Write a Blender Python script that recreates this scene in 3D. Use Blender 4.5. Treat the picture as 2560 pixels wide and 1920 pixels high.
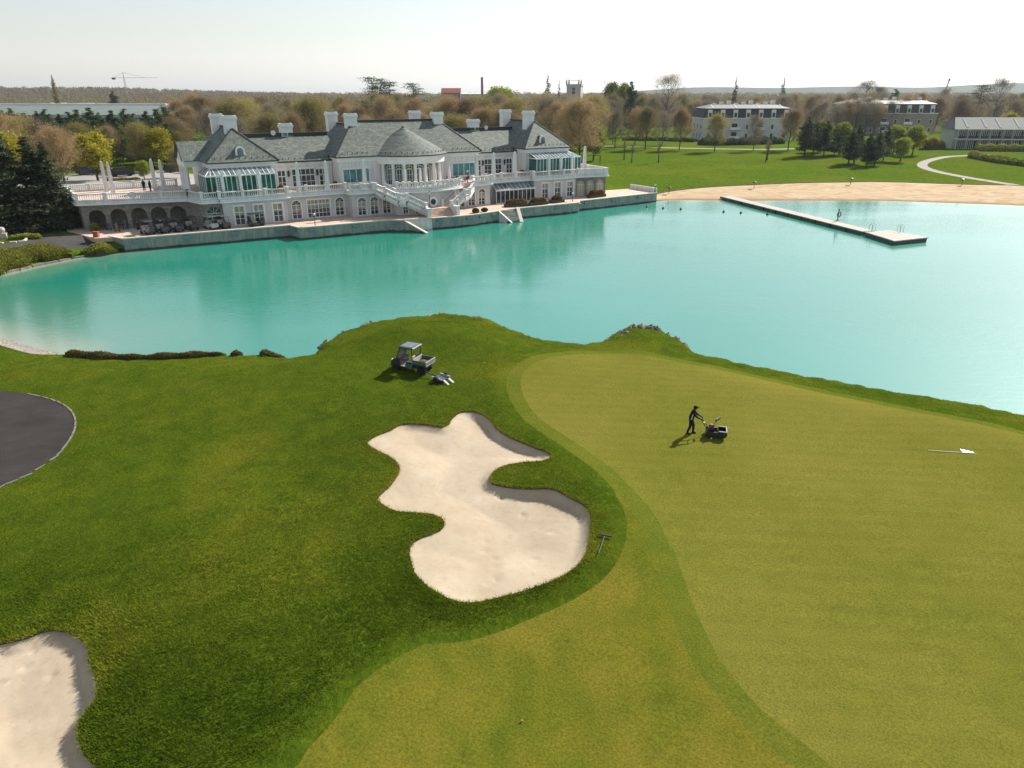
import bpy, bmesh, math, random
import numpy as np
from mathutils import Vector, Matrix
from mathutils.geometry import delaunay_2d_cdt

for o in list(bpy.data.objects):
    bpy.data.objects.remove(o, do_unlink=True)
random.seed(7)
RNG = np.random.default_rng(11)
SC = bpy.context.scene
COL = SC.collection

# ------------------------------------------------------------------ camera
F, CX, CY = 1780.0, 1280.0, 960.0          # photograph is 2560 x 1920
PITCH = math.atan((CY - 228.0) / F)
CAMH = 21.0
cam_d = bpy.data.cameras.new('camera')
cam_d.sensor_fit = 'HORIZONTAL'
cam_d.sensor_width = 36.0
cam_d.lens = F / 2560.0 * 36.0
cam_d.clip_start = 0.5
cam_d.clip_end = 60000
cam = bpy.data.objects.new('camera', cam_d)
COL.objects.link(cam)
cam.location = (0, 0, CAMH)
cam.rotation_euler = (math.pi / 2 - PITCH, 0, 0)
SC.camera = cam

# ------------------------------------------------------------------ light
SUN_AZ = math.radians(44.0)                # clockwise from +Y towards +X
SUN_EL = math.radians(37.5)
wd = bpy.data.worlds.new('World')
SC.world = wd
wd.use_nodes = True
nt = wd.node_tree
nt.nodes.clear()
sky = nt.nodes.new('ShaderNodeTexSky')
sky.sky_type = 'NISHITA'
sky.sun_disc = False
sky.sun_elevation = SUN_EL
sky.sun_rotation = SUN_AZ
sky.air_density = 1.5
sky.dust_density = 0.55
sky.ozone_density = 1.0
sky.altitude = 150
bg = nt.nodes.new('ShaderNodeBackground')
bg.inputs['Strength'].default_value = 0.080
wo = nt.nodes.new('ShaderNodeOutputWorld')
hs = nt.nodes.new('ShaderNodeHueSaturation')
hs.inputs['Saturation'].default_value = 0.38
nt.links.new(sky.outputs[0], hs.inputs['Color'])
wb = nt.nodes.new('ShaderNodeMix'); wb.data_type = 'RGBA'; wb.blend_type = 'MULTIPLY'      # the camera's cool white balance
wb.inputs[0].default_value = 1.0; wb.inputs[7].default_value = (0.915, 0.96, 1.03, 1)
nt.links.new(hs.outputs[0], wb.inputs[6])
nt.links.new(wb.outputs[2], bg.inputs[0])
nt.links.new(bg.outputs[0], wo.inputs[0])
SUN_DIR = Vector((math.sin(SUN_AZ) * math.cos(SUN_EL), math.cos(SUN_AZ) * math.cos(SUN_EL), math.sin(SUN_EL)))
sun_d = bpy.data.lights.new('sun', 'SUN')
sun_d.energy = 4.8
sun_d.angle = math.radians(0.53)
sun_d.color = (1.0, 0.95, 0.87)
sun = bpy.data.objects.new('sun', sun_d)
COL.objects.link(sun)
sun.location = (60, 60, 80)
sun.rotation_euler = SUN_DIR.to_track_quat('Z', 'Y').to_euler()
vs = SC.view_settings
vs.view_transform = 'Standard'
vs.look = 'None'
vs.exposure = 0.75
vs.gamma = 1.0
vs.use_curve_mapping = False
SC.render.engine = 'CYCLES'
SC.cycles.use_denoising = True
SC.cycles.denoiser = 'OPENIMAGEDENOISE'
SC.cycles.denoising_input_passes = 'RGB_ALBEDO_NORMAL'
SC.cycles.denoising_prefilter = 'NONE'
SC.cycles.use_adaptive_sampling = True
SC.cycles.adaptive_threshold = 0.004
try: SC.cycles.sampling_pattern = 'BLUE_NOISE'
except Exception: pass
SC.cycles.max_bounces = 6
SC.cycles.transparent_max_bounces = 8
SC.cycles.volume_bounces = 0
HAZE_DENSITY = 0.00007

# ------------------------------------------------------------------ pixel -> place
CP, SP = math.cos(PITCH), math.sin(PITCH)
def G(px, py, z=0.0):
    a, b = (px - CX) / F, (CY - py) / F
    d = (a, CP + b * SP, -SP + b * CP)
    t = (z - CAMH) / d[2]
    return (d[0] * t, d[1] * t)
def proj(x, y, z):
    dz = z - CAMH
    dep = y * CP - dz * SP
    return CX + F * x / dep, CY - F * (y * SP + dz * CP) / dep
def at_dist(px, D):
    """ground x for a pixel column at distance D along the view"""
    return (px - CX) / F * (D * CP + 18 * SP)
def z_at(x, y, py):
    lo, hi = -5.0, 120.0
    for _ in range(50):
        m = (lo + hi) / 2
        if proj(x, y, m)[1] > py: lo = m
        else: hi = m
    return lo

# clubhouse frame: local x runs along the front, local y goes back
TH = math.atan((4450.0 - CX) / (F / CP))
EU = (math.sin(TH), math.cos(TH)); EV = (-math.cos(TH), math.sin(TH))
U0, W0 = 52.35, 116.3
HROT = math.atan2(EU[1], EU[0])
HOX, HOY = EU[0] * U0 + EV[0] * W0, EU[1] * U0 + EV[1] * W0
def HW(u, w):
    return (HOX + EU[0] * u + EV[0] * w, HOY + EU[1] * u + EV[1] * w)
def to_house(x, y):
    dx, dy = x - HOX, y - HOY
    return dx * EU[0] + dy * EU[1], dx * EV[0] + dy * EV[1]

# ------------------------------------------------------------------ materials
MATS = {}
def srgb(r, g, b):
    f = lambda c: (c / 255 / 12.92) if c / 255 <= 0.04045 else ((c / 255 + 0.055) / 1.055) ** 2.4
    return (f(r), f(g), f(b))
class NB:
    def __init__(s, name):
        s.m = bpy.data.materials.new(name); s.m.use_nodes = True
        s.t = s.m.node_tree; s.t.nodes.clear()
        s.out = s.t.nodes.new('ShaderNodeOutputMaterial')
        s.p = s.t.nodes.new('ShaderNodeBsdfPrincipled')
        s.t.links.new(s.p.outputs[0], s.out.inputs['Surface'])
        MATS[name] = s.m
    def n(s, ty, **kw):
        nd = s.t.nodes.new(ty)
        for k, v in kw.items():
            setattr(nd, k, v)
        return nd
    def l(s, a, b): s.t.links.new(a, b)
    def pos(s):
        if not hasattr(s, '_pos'): s._pos = s.n('ShaderNodeNewGeometry').outputs['Position']
        return s._pos
    def obj(s):
        if not hasattr(s, '_obj'): s._obj = s.n('ShaderNodeTexCoord').outputs['Object']
        return s._obj
    def map(s, vec, scale=(1, 1, 1), rot=(0, 0, 0)):
        m = s.n('ShaderNodeMapping'); m.inputs['Scale'].default_value = scale; m.inputs['Rotation'].default_value = rot
        s.l(vec, m.inputs[0]); return m.outputs[0]
    def noise(s, vec, scale, detail=4, rough=0.55, dist=0):
        n = s.n('ShaderNodeTexNoise'); n.inputs['Scale'].default_value = scale; n.inputs['Detail'].default_value = detail
        n.inputs['Roughness'].default_value = rough; n.inputs['Distortion'].default_value = dist
        s.l(vec, n.inputs['Vector']); return n.outputs['Fac']
    def ramp(s, fac, stops):
        r = s.n('ShaderNodeValToRGB'); e = r.color_ramp.elements
        while len(e) < len(stops): e.new(0.5)
        for i, (p, c) in enumerate(stops):
            e[i].position = p; e[i].color = (*c, 1) if len(c) == 3 else c
        s.l(fac, r.inputs[0]); return r.outputs[0]
    def mix(s, fac, a, b, mode='MIX'):
        m = s.n('ShaderNodeMix', data_type='RGBA', blend_type=mode)
        for sock, v in ((m.inputs[0], fac), (m.inputs[6], a), (m.inputs[7], b)):
            if hasattr(v, 'links') or hasattr(v, 'is_linked'): s.l(v, sock)
            elif isinstance(v, (int, float)): sock.default_value = v
            else: sock.default_value = (*v, 1)
        return m.outputs[2]
    def math(s, op, a, b=0.0):
        m = s.n('ShaderNodeMath', operation=op)
        for sock, v in ((m.inputs[0], a), (m.inputs[1], b)):
            if isinstance(v, (int, float)): sock.default_value = v
            else: s.l(v, sock)
        return m.outputs[0]
    def col(s, c):
        if isinstance(c, tuple): s.p.inputs['Base Color'].default_value = (*c, 1)
        else: s.l(c, s.p.inputs['Base Color'])
    def bump(s, h, strength=0.3, dist=0.05):
        b = s.n('ShaderNodeBump'); b.inputs['Strength'].default_value = strength; b.inputs['Distance'].default_value = dist
        s.l(h, b.inputs['Height']); s.l(b.outputs[0], s.p.inputs['Normal'])
    def set(s, **kw):
        for k, v in kw.items(): s.p.inputs[k].default_value = v
def simple(name, c, rough=0.6, metal=0.0, var=0.12, scale=3.0, spec=0.4, bump=0.0, bscale=30):
    b = NB(name)
    nz = b.noise(b.pos(), scale, 5)
    lo = tuple(x * (1 - var * 1.6) for x in c); hi = tuple(min(1, x * (1 + var)) for x in c)
    b.col(b.ramp(nz, [(0.3, lo), (0.7, hi)]))
    b.p.inputs['Roughness'].default_value = rough; b.p.inputs['Metallic'].default_value = metal
    b.p.inputs['Specular IOR Level'].default_value = spec
    if bump: b.bump(b.noise(b.pos(), bscale, 4), bump, 0.03)
    return b.m

def grass_mat(name, dark, mid, yellow, patch=0.12, fine=9.0, bump=0.5, yel=(0.55, 0.75), stripes=None, streak=1.0):
    b = NB(name)
    P = b.pos()
    big = b.noise(P, patch, 5, 0.6)
    med = b.noise(b.map(P, (1.0, 1.0, 1.0)), 0.9, 6, 0.65)
    fin = b.noise(b.map(P, (1.0, streak, 1.0), (0, 0, 0.4)), fine, 5, 0.7)
    c = b.ramp(med, [(0.28, dark), (0.62, mid)])
    c = b.mix(b.ramp(big, [(yel[0], (0, 0, 0)), (yel[1], (1, 1, 1))]), c, yellow)
    shade = b.ramp(fin, [(0.25, (0.45, 0.45, 0.45)), (0.75, (1.35, 1.35, 1.35))])
    c = b.mix(1.0, c, shade, 'MULTIPLY')
    if stripes:
        w = b.n('ShaderNodeTexWave', wave_type='BANDS', bands_direction='Y')
        w.inputs['Scale'].default_value = stripes[0]; w.inputs['Distortion'].default_value = 1.2; w.inputs['Detail'].default_value = 3
        w.inputs['Detail Scale'].default_value = 0.6
        b.l(b.map(P, (1, 1, 1), (0, 0, stripes[1])), w.inputs['Vector'])
        sc = b.ramp(w.outputs['Fac'], [(0.3, (1 - stripes[2],) * 3), (0.7, (1 + stripes[2],) * 3)])
        c = b.mix(1.0, c, sc, 'MULTIPLY')
    b.col(c)
    b.set(Roughness=0.85)
    b.p.inputs['Specular IOR Level'].default_value = 0.0
    b.bump(fin, bump, 0.06)
    return b.m
grass_mat('rough_grass', (0.036, 0.068, 0.005), (0.072, 0.105, 0.008), (0.125, 0.125, 0.012), 0.10, 7.0, 0.8, (0.52, 0.72), streak=0.6)
grass_mat('fairway_grass', (0.075, 0.098, 0.010), (0.116, 0.124, 0.013), (0.168, 0.142, 0.020), 0.22, 11.0, 0.45, (0.40, 0.68))
grass_mat('collar_grass', (0.082, 0.108, 0.012), (0.110, 0.124, 0.015), (0.142, 0.136, 0.020), 0.2, 12.0, 0.4, (0.5, 0.78))
grass_mat('green_grass', (0.116, 0.124, 0.018), (0.144, 0.144, 0.022), (0.176, 0.158, 0.030), 0.07, 14.0, 0.18, (0.42, 0.70), (0.30, 0.10, 0.022))
grass_mat('lawn_grass', (0.055, 0.105, 0.008), (0.088, 0.138, 0.011), (0.128, 0.140, 0.014), 0.045, 1.6, 0.4, (0.45, 0.70))
grass_mat('far_field', (0.055, 0.070, 0.022), (0.085, 0.090, 0.032), (0.120, 0.100, 0.045), 0.012, 0.4, 0.3, (0.45, 0.70))

def sand_mat(name, a, c, d, bump=0.35, swirl=False):
    b = NB(name)
    P = b.pos()
    n1 = b.noise(P, 0.30, 5, 0.6, 0.8); n2 = b.noise(P, 3.0, 6, 0.7); n3 = b.noise(P, 14.0, 4, 0.7)
    col = b.ramp(n1, [(0.3, a), (0.7, c)])
    col = b.mix(b.ramp(n2, [(0.52, (0, 0, 0)), (0.72, (0.7, 0.7, 0.7))]), col, d)
    h = b.math('ADD', b.math('MULTIPLY', n2, 1.0), b.math('MULTIPLY', n3, 0.5))
    if swirl:
        w = b.noise(b.map(P, (0.55, 1.5, 1)), 0.16, 3, 0.5, 3.5)
        w2 = b.noise(b.map(P, (0.8, 1.6, 1), (0, 0, 0.5)), 0.5, 3, 0.5, 2.0)
        col = b.mix(b.ramp(w, [(0.46, (0, 0, 0)), (0.60, (0.8, 0.8, 0.8))]), col, d)
        col = b.mix(b.ramp(w2, [(0.50, (0, 0, 0)), (0.62, (0.45, 0.45, 0.45))]), col, d)
        h = b.math('ADD', h, b.math('MULTIPLY', w2, 2.0))
    else:
        w = b.n('ShaderNodeTexWave', wave_type='BANDS')
        w.inputs['Scale'].default_value = 1.3; w.inputs['Distortion'].default_value = 22; w.inputs['Detail'].default_value = 2
        w.inputs['Detail Scale'].default_value = 0.3
        b.l(P, w.inputs['Vector'])
        h = b.math('ADD', h, b.math('MULTIPLY', w.outputs['Fac'], 0.04))
    if swirl:        # wet margin along the waterline
        sp = b.n('ShaderNodeSeparateXYZ'); b.l(P, sp.inputs[0])
        wet = b.ramp(b.math('ADD', sp.outputs[2], b.math('MULTIPLY', b.noise(P, 0.25, 4), 0.2)), [(0.13, (1, 1, 1)), (0.26, (0, 0, 0))])
        col = b.mix(wet, col, (0.24, 0.16, 0.085))
    b.col(col); b.set(Roughness=0.95); b.p.inputs['Specular IOR Level'].default_value = 0.1
    b.bump(h, bump, 0.05)
    return b.m
sand_mat('bunker_sand', (0.355, 0.283, 0.198), (0.455, 0.380, 0.282), (0.33, 0.255, 0.172), 0.16)
sand_mat('beach_sand', (0.45, 0.345, 0.215), (0.52, 0.41, 0.27), (0.39, 0.25, 0.125), 0.5, True)
simple('soil_lip', (0.11, 0.085, 0.045), 0.95, var=0.4, scale=5, bump=0.6)
simple('gravel', (0.30, 0.27, 0.23), 0.95, var=0.45, scale=6, bump=1.0, bscale=8)
simple('path_gravel', (0.30, 0.27, 0.235), 0.95, var=0.15, scale=0.6)
simple('road_far', (0.30, 0.285, 0.26), 0.9, var=0.15, scale=0.4)

def asphalt(name, base, swirl):
    b = NB(name); P = b.pos()
    n1 = b.noise(P, 0.5, 5); n2 = b.noise(P, 25, 3)
    c = b.ramp(n1, [(0.3, tuple(x * 0.75 for x in base)), (0.7, tuple(x * 1.25 for x in base))])
    if swirl:
        w = b.noise(b.map(P, (0.35, 1.2, 1), (0, 0, 0.5)), 0.7, 6, 0.7, 1.5)
        c = b.mix(b.math('MULTIPLY', b.ramp(w, [(0.5, (0, 0, 0)), (0.72, (1, 1, 1))]), 0.4), c, tuple(x * 1.8 for x in base))
    c = b.mix(0.5, c, b.ramp(n2, [(0.3, (0.5, 0.5, 0.5)), (0.7, (1.4, 1.4, 1.4))]), 'MULTIPLY')
    b.col(c); b.set(Roughness=0.9); b.p.inputs['Specular IOR Level'].default_value = 0.2
    b.bump(n2, 0.3, 0.02)
asphalt('asphalt', (0.036, 0.031, 0.028), (22.5, -36.5))
asphalt('asphalt_drive', (0.062, 0.058, 0.056), None)

# water: opaque turquoise body under a real reflecting skin
def water_mat():
    b = NB('lake_water'); P = b.pos()
    n = b.noise(P, 0.02, 3)
    c = b.ramp(n, [(0.35, (0.005, 0.190, 0.122)), (0.65, (0.012, 0.220, 0.158))])
    shore = b.n('ShaderNodeAttribute', attribute_name='shore').outputs['Fac']
    c = b.mix(b.ramp(shore, [(0.0, (0.85, 0.85, 0.85)), (0.28, (0.25, 0.25, 0.25)), (1.0, (0, 0, 0))]), c, (0.33, 0.33, 0.24))
    b.col(c)
    b.set(Roughness=0.045, IOR=2.3)
    b.p.inputs['Specular IOR Level'].default_value = 0.5
    h1 = b.noise(b.map(P, (1.0, 2.2, 1), (0, 0, 0.5)), 0.9, 4, 0.6)
    h2 = b.noise(b.map(P, (1.0, 1.7, 1), (0, 0, 0.2)), 3.2, 3, 0.6)
    h = b.math('ADD', h1, b.math('MULTIPLY', h2, 0.35))
    gust = b.ramp(b.noise(b.map(P, (0.6, 1.6, 1), (0, 0, 0.3)), 0.035, 4, 0.6), [(0.38, (0.45, 0.45, 0.45)), (0.62, (1.5, 1.5, 1.5))])
    h = b.math('MULTIPLY', h, gust)
    b.bump(h, 0.36, 0.055)
    q = b.n('ShaderNodeBsdfPrincipled'); q.inputs['Roughness'].default_value = 0.40; q.inputs['IOR'].default_value = 2.3
    b.l(c, q.inputs['Base Color']); b.l(b.p.inputs['Normal'].links[0].from_socket, q.inputs['Normal'])
    mx = b.n('ShaderNodeMixShader'); mx.inputs[0].default_value = 0.12
    b.l(b.p.outputs[0], mx.inputs[1]); b.l(q.outputs[0], mx.inputs[2]); b.l(mx.outputs[0], b.out.inputs['Surface'])
water_mat()
# ------------------------------------------------------------------ outlines
def zpts(x0, y0, s, pts): return [(x0 + x / s, y0 + y / s) for x, y in pts]
def W2(pxs, z): return [G(x, y, z) for x, y in pxs]
def catmull(pts, closed, step):
    P = [np.array(p, float) for p in pts]; n = len(P); out = []
    rng = range(n) if closed else range(n - 1)
    for i in rng:
        p1, p2 = P[i], P[(i + 1) % n]
        p0 = P[i - 1] if (closed or i > 0) else 2 * p1 - p2
        p3 = P[(i + 2) % n] if (closed or i + 2 < n) else 2 * p2 - p1
        m = max(1, int(np.linalg.norm(p2 - p1) / step))
        for k in range(m):
            t = k / m
            out.append(tuple(0.5 * ((2 * p1) + (-p0 + p2) * t + (2 * p0 - 5 * p1 + 4 * p2 - p3) * t * t + (-p0 + 3 * p1 - 3 * p2 + p3) * t ** 3)))
    if not closed: out.append(tuple(P[-1]))
    return out
def linear(pts, step):
    out = []
    for a, b in zip(pts[:-1], pts[1:]):
        m = max(1, int(math.dist(a, b) / step))
        out += [(a[0] + (b[0] - a[0]) * k / m, a[1] + (b[1] - a[1]) * k / m) for k in range(m)]
    return out + [tuple(pts[-1])]
def area(p):
    a = np.array(p); b = np.roll(a, -1, 0)
    return 0.5 * float((a[:, 0] * b[:, 1] - b[:, 0] * a[:, 1]).sum())
def offset(pts, d):
    """closed polygon, d > 0 grows it"""
    a = np.array(pts); t = np.roll(a, -1, 0) - np.roll(a, 1, 0)
    t /= np.linalg.norm(t, axis=1)[:, None] + 1e-9
    n = np.stack([t[:, 1], -t[:, 0]], 1) * (1 if area(pts) > 0 else -1)
    return [tuple(p) for p in a + n * d]
def inside(poly, pts):
    a = np.array(poly); b = np.roll(a, -1, 0); r = np.zeros(len(pts), bool)
    x, y = pts[:, 0], pts[:, 1]
    for (x1, y1), (x2, y2) in zip(a, b):
        if y1 == y2: continue
        c = ((y1 > y) != (y2 > y)) & (x < (x2 - x1) * (y - y1) / (y2 - y1) + x1)
        r ^= c
    return r
def seg_dist(line, pts, closed=False):
    a = np.array(line, float); b = np.roll(a, -1, 0)
    if not closed: a, b = a[:-1], b[:-1]
    best = np.full(len(pts), 1e9)
    d = b - a; L = (d ** 2).sum(1) + 1e-12
    for i in range(0, len(pts), 4000):
        p = pts[i:i + 4000]
        t = np.clip(((p[:, None, :] - a) * d).sum(2) / L, 0, 1)
        q = a + t[..., None] * d
        best[i:i + 4000] = np.sqrt(((p[:, None, :] - q) ** 2).sum(2).min(1))
    return best

ZG = 1.9
# putting green
green_px = zpts(1200, 840, 1.6265, [(165, 200), (180, 150), (230, 115), (310, 86), (420, 66), (530, 61), (650, 68), (800, 88), (950, 115), (1100, 150), (1250, 187), (1400, 222), (1550, 253), (1700, 287), (1850, 320), (2000, 352), (2212, 396)]) \
    + [(2700, 1115), (2950, 1190), (3300, 1500), (3200, 2100), (2500, 2150), (2250, 2000)] \
    + zpts(600, 1300, 1.3825, [(2040, 857), (1950, 780), (1860, 710), (1790, 650), (1720, 570), (1660, 490), (1610, 390), (1565, 290), (1530, 190), (1492, 90)]) \
    + zpts(1200, 840, 1.6265, [(780, 878), (740, 780), (680, 690), (610, 620), (540, 550), (460, 490), (380, 430), (300, 375), (230, 320), (185, 260)])
GREEN = catmull(W2(green_px, ZG), True, 0.7)
COLLAR = offset(GREEN, 1.0)
# approach (closely mown, lower middle)
fair_px = zpts(1200, 840, 1.6265, [(105, 195), (115, 255), (150, 312), (212, 367), (290, 420), (380, 475), (450, 522), (500, 572), (545, 640), (580, 705), (598, 770)]) \
    + zpts(600, 1300, 1.3825, [(1337, 0), (1330, 90), (1290, 170), (1230, 230), (1150, 280), (1080, 312), (1000, 345), (940, 372), (830, 412), (740, 430), (640, 440), (560, 480), (470, 540), (400, 600), (350, 680), (300, 740), (240, 800), (205, 857), (100, 1000), (500, 1300)])
fair_w = W2(fair_px, ZG)[8:]
FAIR = catmull(fair_w + [(6, 8), (12, 14), (9, 24), (7.5, 29), (6.8, 31.5)], True, 0.7)
# bunkers
b1_px = zpts(900, 1020, 3.318, [(60, 300), (130, 250), (250, 205), (330, 160), (420, 145), (550, 150), (690, 165), (740, 140), (770, 90), (840, 40), (930, 30), (1010, 50), (1080, 95), (1130, 165), (1220, 225), (1330, 280), (1450, 335), (1540, 375), (1590, 415), (1570, 440), (1500, 460), (1350, 462), (1230, 475), (1140, 505), (1090, 550), (1070, 600), (1100, 630), (1180, 650), (1300, 672), (1450, 685), (1560, 690), (1640, 715), (1730, 770), (1830, 820), (1880, 860), (1905, 910), (1910, 1000), (1905, 1080), (1890, 1170), (1850, 1260), (1790, 1330), (1700, 1390), (1600, 1440), (1480, 1485), (1350, 1530), (1230, 1560), (1100, 1595), (1000, 1618), (900, 1630), (810, 1625), (730, 1600), (640, 1550), (550, 1495), (490, 1440), (450, 1380), (430, 1300), (410, 1210), (420, 1150), (450, 1110), (510, 1075), (600, 1045), (670, 1015), (700, 975), (700, 940), (670, 905), (610, 880), (520, 865), (400, 855), (300, 845), (230, 815), (180, 785), (142, 745), (170, 710), (240, 650), (290, 590), (325, 530), (325, 480), (290, 440), (230, 400), (140, 360), (80, 325)])
BUNK1 = catmull(W2(b1_px, ZG), True, 0.28)
b2_px = zpts(0, 1500, 2.765, [(0, 310), (80, 295), (180, 270), (280, 235), (380, 222), (450, 232), (520, 265), (580, 310), (620, 380), (640, 480), (670, 570), (690, 640), (685, 720), (650, 780), (600, 840), (560, 890), (548, 930), (555, 1000), (580, 1080), (620, 1140), (690, 1200), (700, 1300), (500, 1420), (0, 1450), (-500, 1300), (-650, 800), (-350, 400)])
BUNK2 = catmull(W2(b2_px, ZG - 0.15), True, 0.25)
# asphalt cart-path turning circle at the left edge
asp_px = zpts(0, 820, 2.765, [(0, 405), (120, 420), (250, 445), (360, 475), (440, 515), (490, 560), (515, 615), (515, 680), (490, 740), (440, 810), (370, 880), (270, 940), (170, 995), (80, 1030), (0, 1060), (-250, 1170), (-700, 1250), (-1500, 1000), (-1500, 420), (-700, 330), (-300, 355)])
ASPH = catmull(W2(asp_px, 1.75), True, 0.6)
# lake: near shore (crest line of the headland), far shore, both closed outside the frame
near_px = zpts(0, 820, 2.765, [(0, 78), (100, 107), (200, 136), (300, 162), (390, 182)])
NEAR_GRAVEL = W2([(-330, 800), (-150, 823)] + near_px, 0.05)
near2_px = zpts(0, 820, 2.765, [(560, 196), (900, 212), (1200, 206), (1500, 190), (1800, 182), (2020, 176)]) + \
    zpts(780, 770, 4.809, [(0, 532), (115, 440), (200, 372), (330, 302), (410, 265), (630, 200), (740, 150), (900, 132), (1060, 103), (1200, 92), (1380, 82), (1450, 62), (1560, 57), (1750, 77), (1980, 97), (2140, 137)]) + \
    zpts(780, 760, 2.304, [(1100, 125), (1180, 150), (1250, 180), (1320, 200), (1400, 210), (1560, 218), (1700, 210), (1725, 180), (1775, 150), (1835, 122), (1900, 113), (1990, 126), (2015, 155), (2060, 176), (2140, 222), (2165, 262), (2230, 284)]) + \
    zpts(1200, 840, 1.6265, [(1000, 92), (1200, 136), (1400, 171), (1600, 206), (1800, 241), (2000, 272), (2212, 320)]) + [(2800, 1110), (3100, 1200)]
def zcrest(p):
    x = p[0]
    return 1.0 if x < 700 else (1.5 if x < 1500 else 1.2)
crest = [G(x, y, zcrest((x, y))) for x, y in near2_px]
def shift_line(pts, d):
    a = np.array(pts); t = np.gradient(a, axis=0); t /= np.linalg.norm(t, axis=1)[:, None]
    return [tuple(p) for p in a + np.stack([-t[:, 1], t[:, 0]], 1) * d]
CREST = catmull(crest, False, 0.8)
NEAR_SHORE = catmull(NEAR_GRAVEL, False, 1.0) + shift_line(CREST, 1.3)
bank_px = [(-400, 770), (-200, 722)] + zpts(0, 560, 6.144, [(0, 790), (200, 737), (400, 692), (600, 642), (800, 602), (1000, 562), (1200, 522), (1400, 492), (1600, 468), (1800, 445)])
BANK = catmull(W2(bank_px, 0.0), False, 1.5)
QUAY = [(-47.0, -2.1), (-24.0, -3.3), (-23.3, -6.3), (-9.3, -6.7), (-7.0, -8.1), (-4.6, -11.6), (-2.3, -8.6)] + \
       [(-2.3 + 13.1 * t, -8.6 + 0.7 * t - 0.9 * math.sin(math.pi * t)) for t in (0.2, 0.4, 0.6, 0.8)] + \
       [(10.8, -7.9), (12.0, -9.2), (14.6, -9.0), (15.2, -6.9), (28.6, -7.0), (30.0, -5.2), (50.6, -3.9), (50.8, -2.0)]
QUAYW = [HW(*p) for p in QUAY]
beach_px = [(1650, 500), (1731, 500.7), (1847, 502), (1963, 501.5), (2140, 502), (2209, 502), (2354, 507), (2499, 512), (2560, 514.6), (2800, 530), (3200, 580)]
BEACH_W = catmull([HW(51.0, -2.0)] + W2(beach_px[1:], 0.0), False, 3.0)
FAR_SHORE = BANK[:-1] + [HW(*p) for k_, p in enumerate(QUAY) if k_ not in (5, 12, 13)] + BEACH_W
LAKEQ = [HW(*p) for k_, p in enumerate(QUAY) if k_ not in (5, 12, 13)]
LAKE = [p for p in NEAR_SHORE] + [(95, 25), (150, 30), (190, 60), (180, 100)] + FAR_SHORE[::-1] + [(-92, 85), (-98, 70), (-90, 58)]
# beach / lawn line
lawn_px = [(1624, 477), (1674, 470), (1760, 464), (1876, 460), (1992, 457), (2140, 455), (2180, 454), (2296, 457), (2412, 461), (2560, 464), (2800, 474), (3300, 520)]
LAWN_EDGE = catmull([HW(50.9, 1.5)] + W2(lawn_px[1:], 1.35), False, 3.0)
BEACH = BEACH_W + [(200, 100)] + LAWN_EDGE[::-1]

def smooth(t):
    t = np.clip(t, 0, 1); return t * t * (3 - 2 * t)
CRA, LAKEA = np.array(CREST), np.array(LAKE)
def gauss(x, y, cx, cy, sx, sy, a, rot=0.0):
    c, s = math.cos(rot), math.sin(rot); dx, dy = x - cx, y - cy
    return a * np.exp(-0.5 * (((dx * c + dy * s) / sx) ** 2 + ((-dx * s + dy * c) / sy) ** 2))
HEAD = G(1060, 830, 2.6)
def near_land(y): return y < 84
HU, HV = np.array(EU), np.array(EV)
def hgt(pts, lake_d=None):
    pts = np.asarray(pts, float)
    x, y = pts[:, 0], pts[:, 1]
    d = seg_dist(LAKE, pts, True) if lake_d is None else lake_d
    z = np.zeros(len(pts))
    # the headland
    n = near_land(y)
    base = ZG + gauss(x, y, HEAD[0], HEAD[1], 7, 3.2, 1.0, 0.12) + gauss(x, y, -17, 46, 8, 5, 0.35) \
        - 0.9 * smooth((-x - 14) / 26) * smooth((60 - y) / 25) + gauss(x, y, -9.5, 21, 4.5, 3, 0.55, 0.5) + gauss(x, y, 3.2, 33, 1.8, 4.5, 0.25, 0.35) \
        + gauss(x, y, G(1600, 850, 1.5)[0], G(1600, 850, 1.5)[1], 2.6, 2.2, 0.5) + 0.10 * np.sin(x * 0.35 + 1) * np.sin(y * 0.28)
    zc = np.interp(x, [-40, -19, -15, 5, 9, 60], [1.0, 1.0, 1.5, 1.5, 1.2, 1.2])
    prof = np.where(d < 1.3, -0.03 + (zc + 0.03) * d / 1.3, zc + (base - zc) * smooth((d - 1.3) / 7.0))
    gr = smooth((-36 - x) / 6)
    soft = -0.03 + np.minimum(d * 0.14, 0.45) + (base - 0.45) * smooth((d - 3) / 9)
    z[n] = (prof * (1 - gr) + soft * gr)[n]
    # the far side
    u = (x - HOX) * EU[0] + (y - HOY) * EU[1]; w = (x - HOX) * EV[0] + (y - HOY) * EV[1]
    beach = -0.04 + np.minimum(d, 20) * 0.068 + smooth((d - 20) / 90) * 0.9
    bank = -0.03 + np.minimum(d, 1.0) * 0.45 + smooth((d - 0.8) / 6) * 1.32
    quay = np.full(len(pts), 1.62)
    a = smooth((u - 48) / 4); b = smooth((-46 - u) / 2)
    zf = quay * (1 - a) * (1 - b) + beach * a + bank * b
    zf = np.where(a + b > 0.98, zf, np.where((u > 30) & (w > 12), 1.62 + 0.25 * smooth((w - 12) / 20), zf))
    zf = zf + 1.9 * smooth((w - 12) / 12) * smooth((-20 - u) / 14) * (1 - smooth((w - 250) / 100))
    R = np.hypot(x, y)
    zf = zf + 0.6 * smooth((R - 230) / 300)
    z[~n] = zf[~n]
    return z
def h1(x, y): return float(hgt(np.array([[x, y]]))[0])

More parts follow.
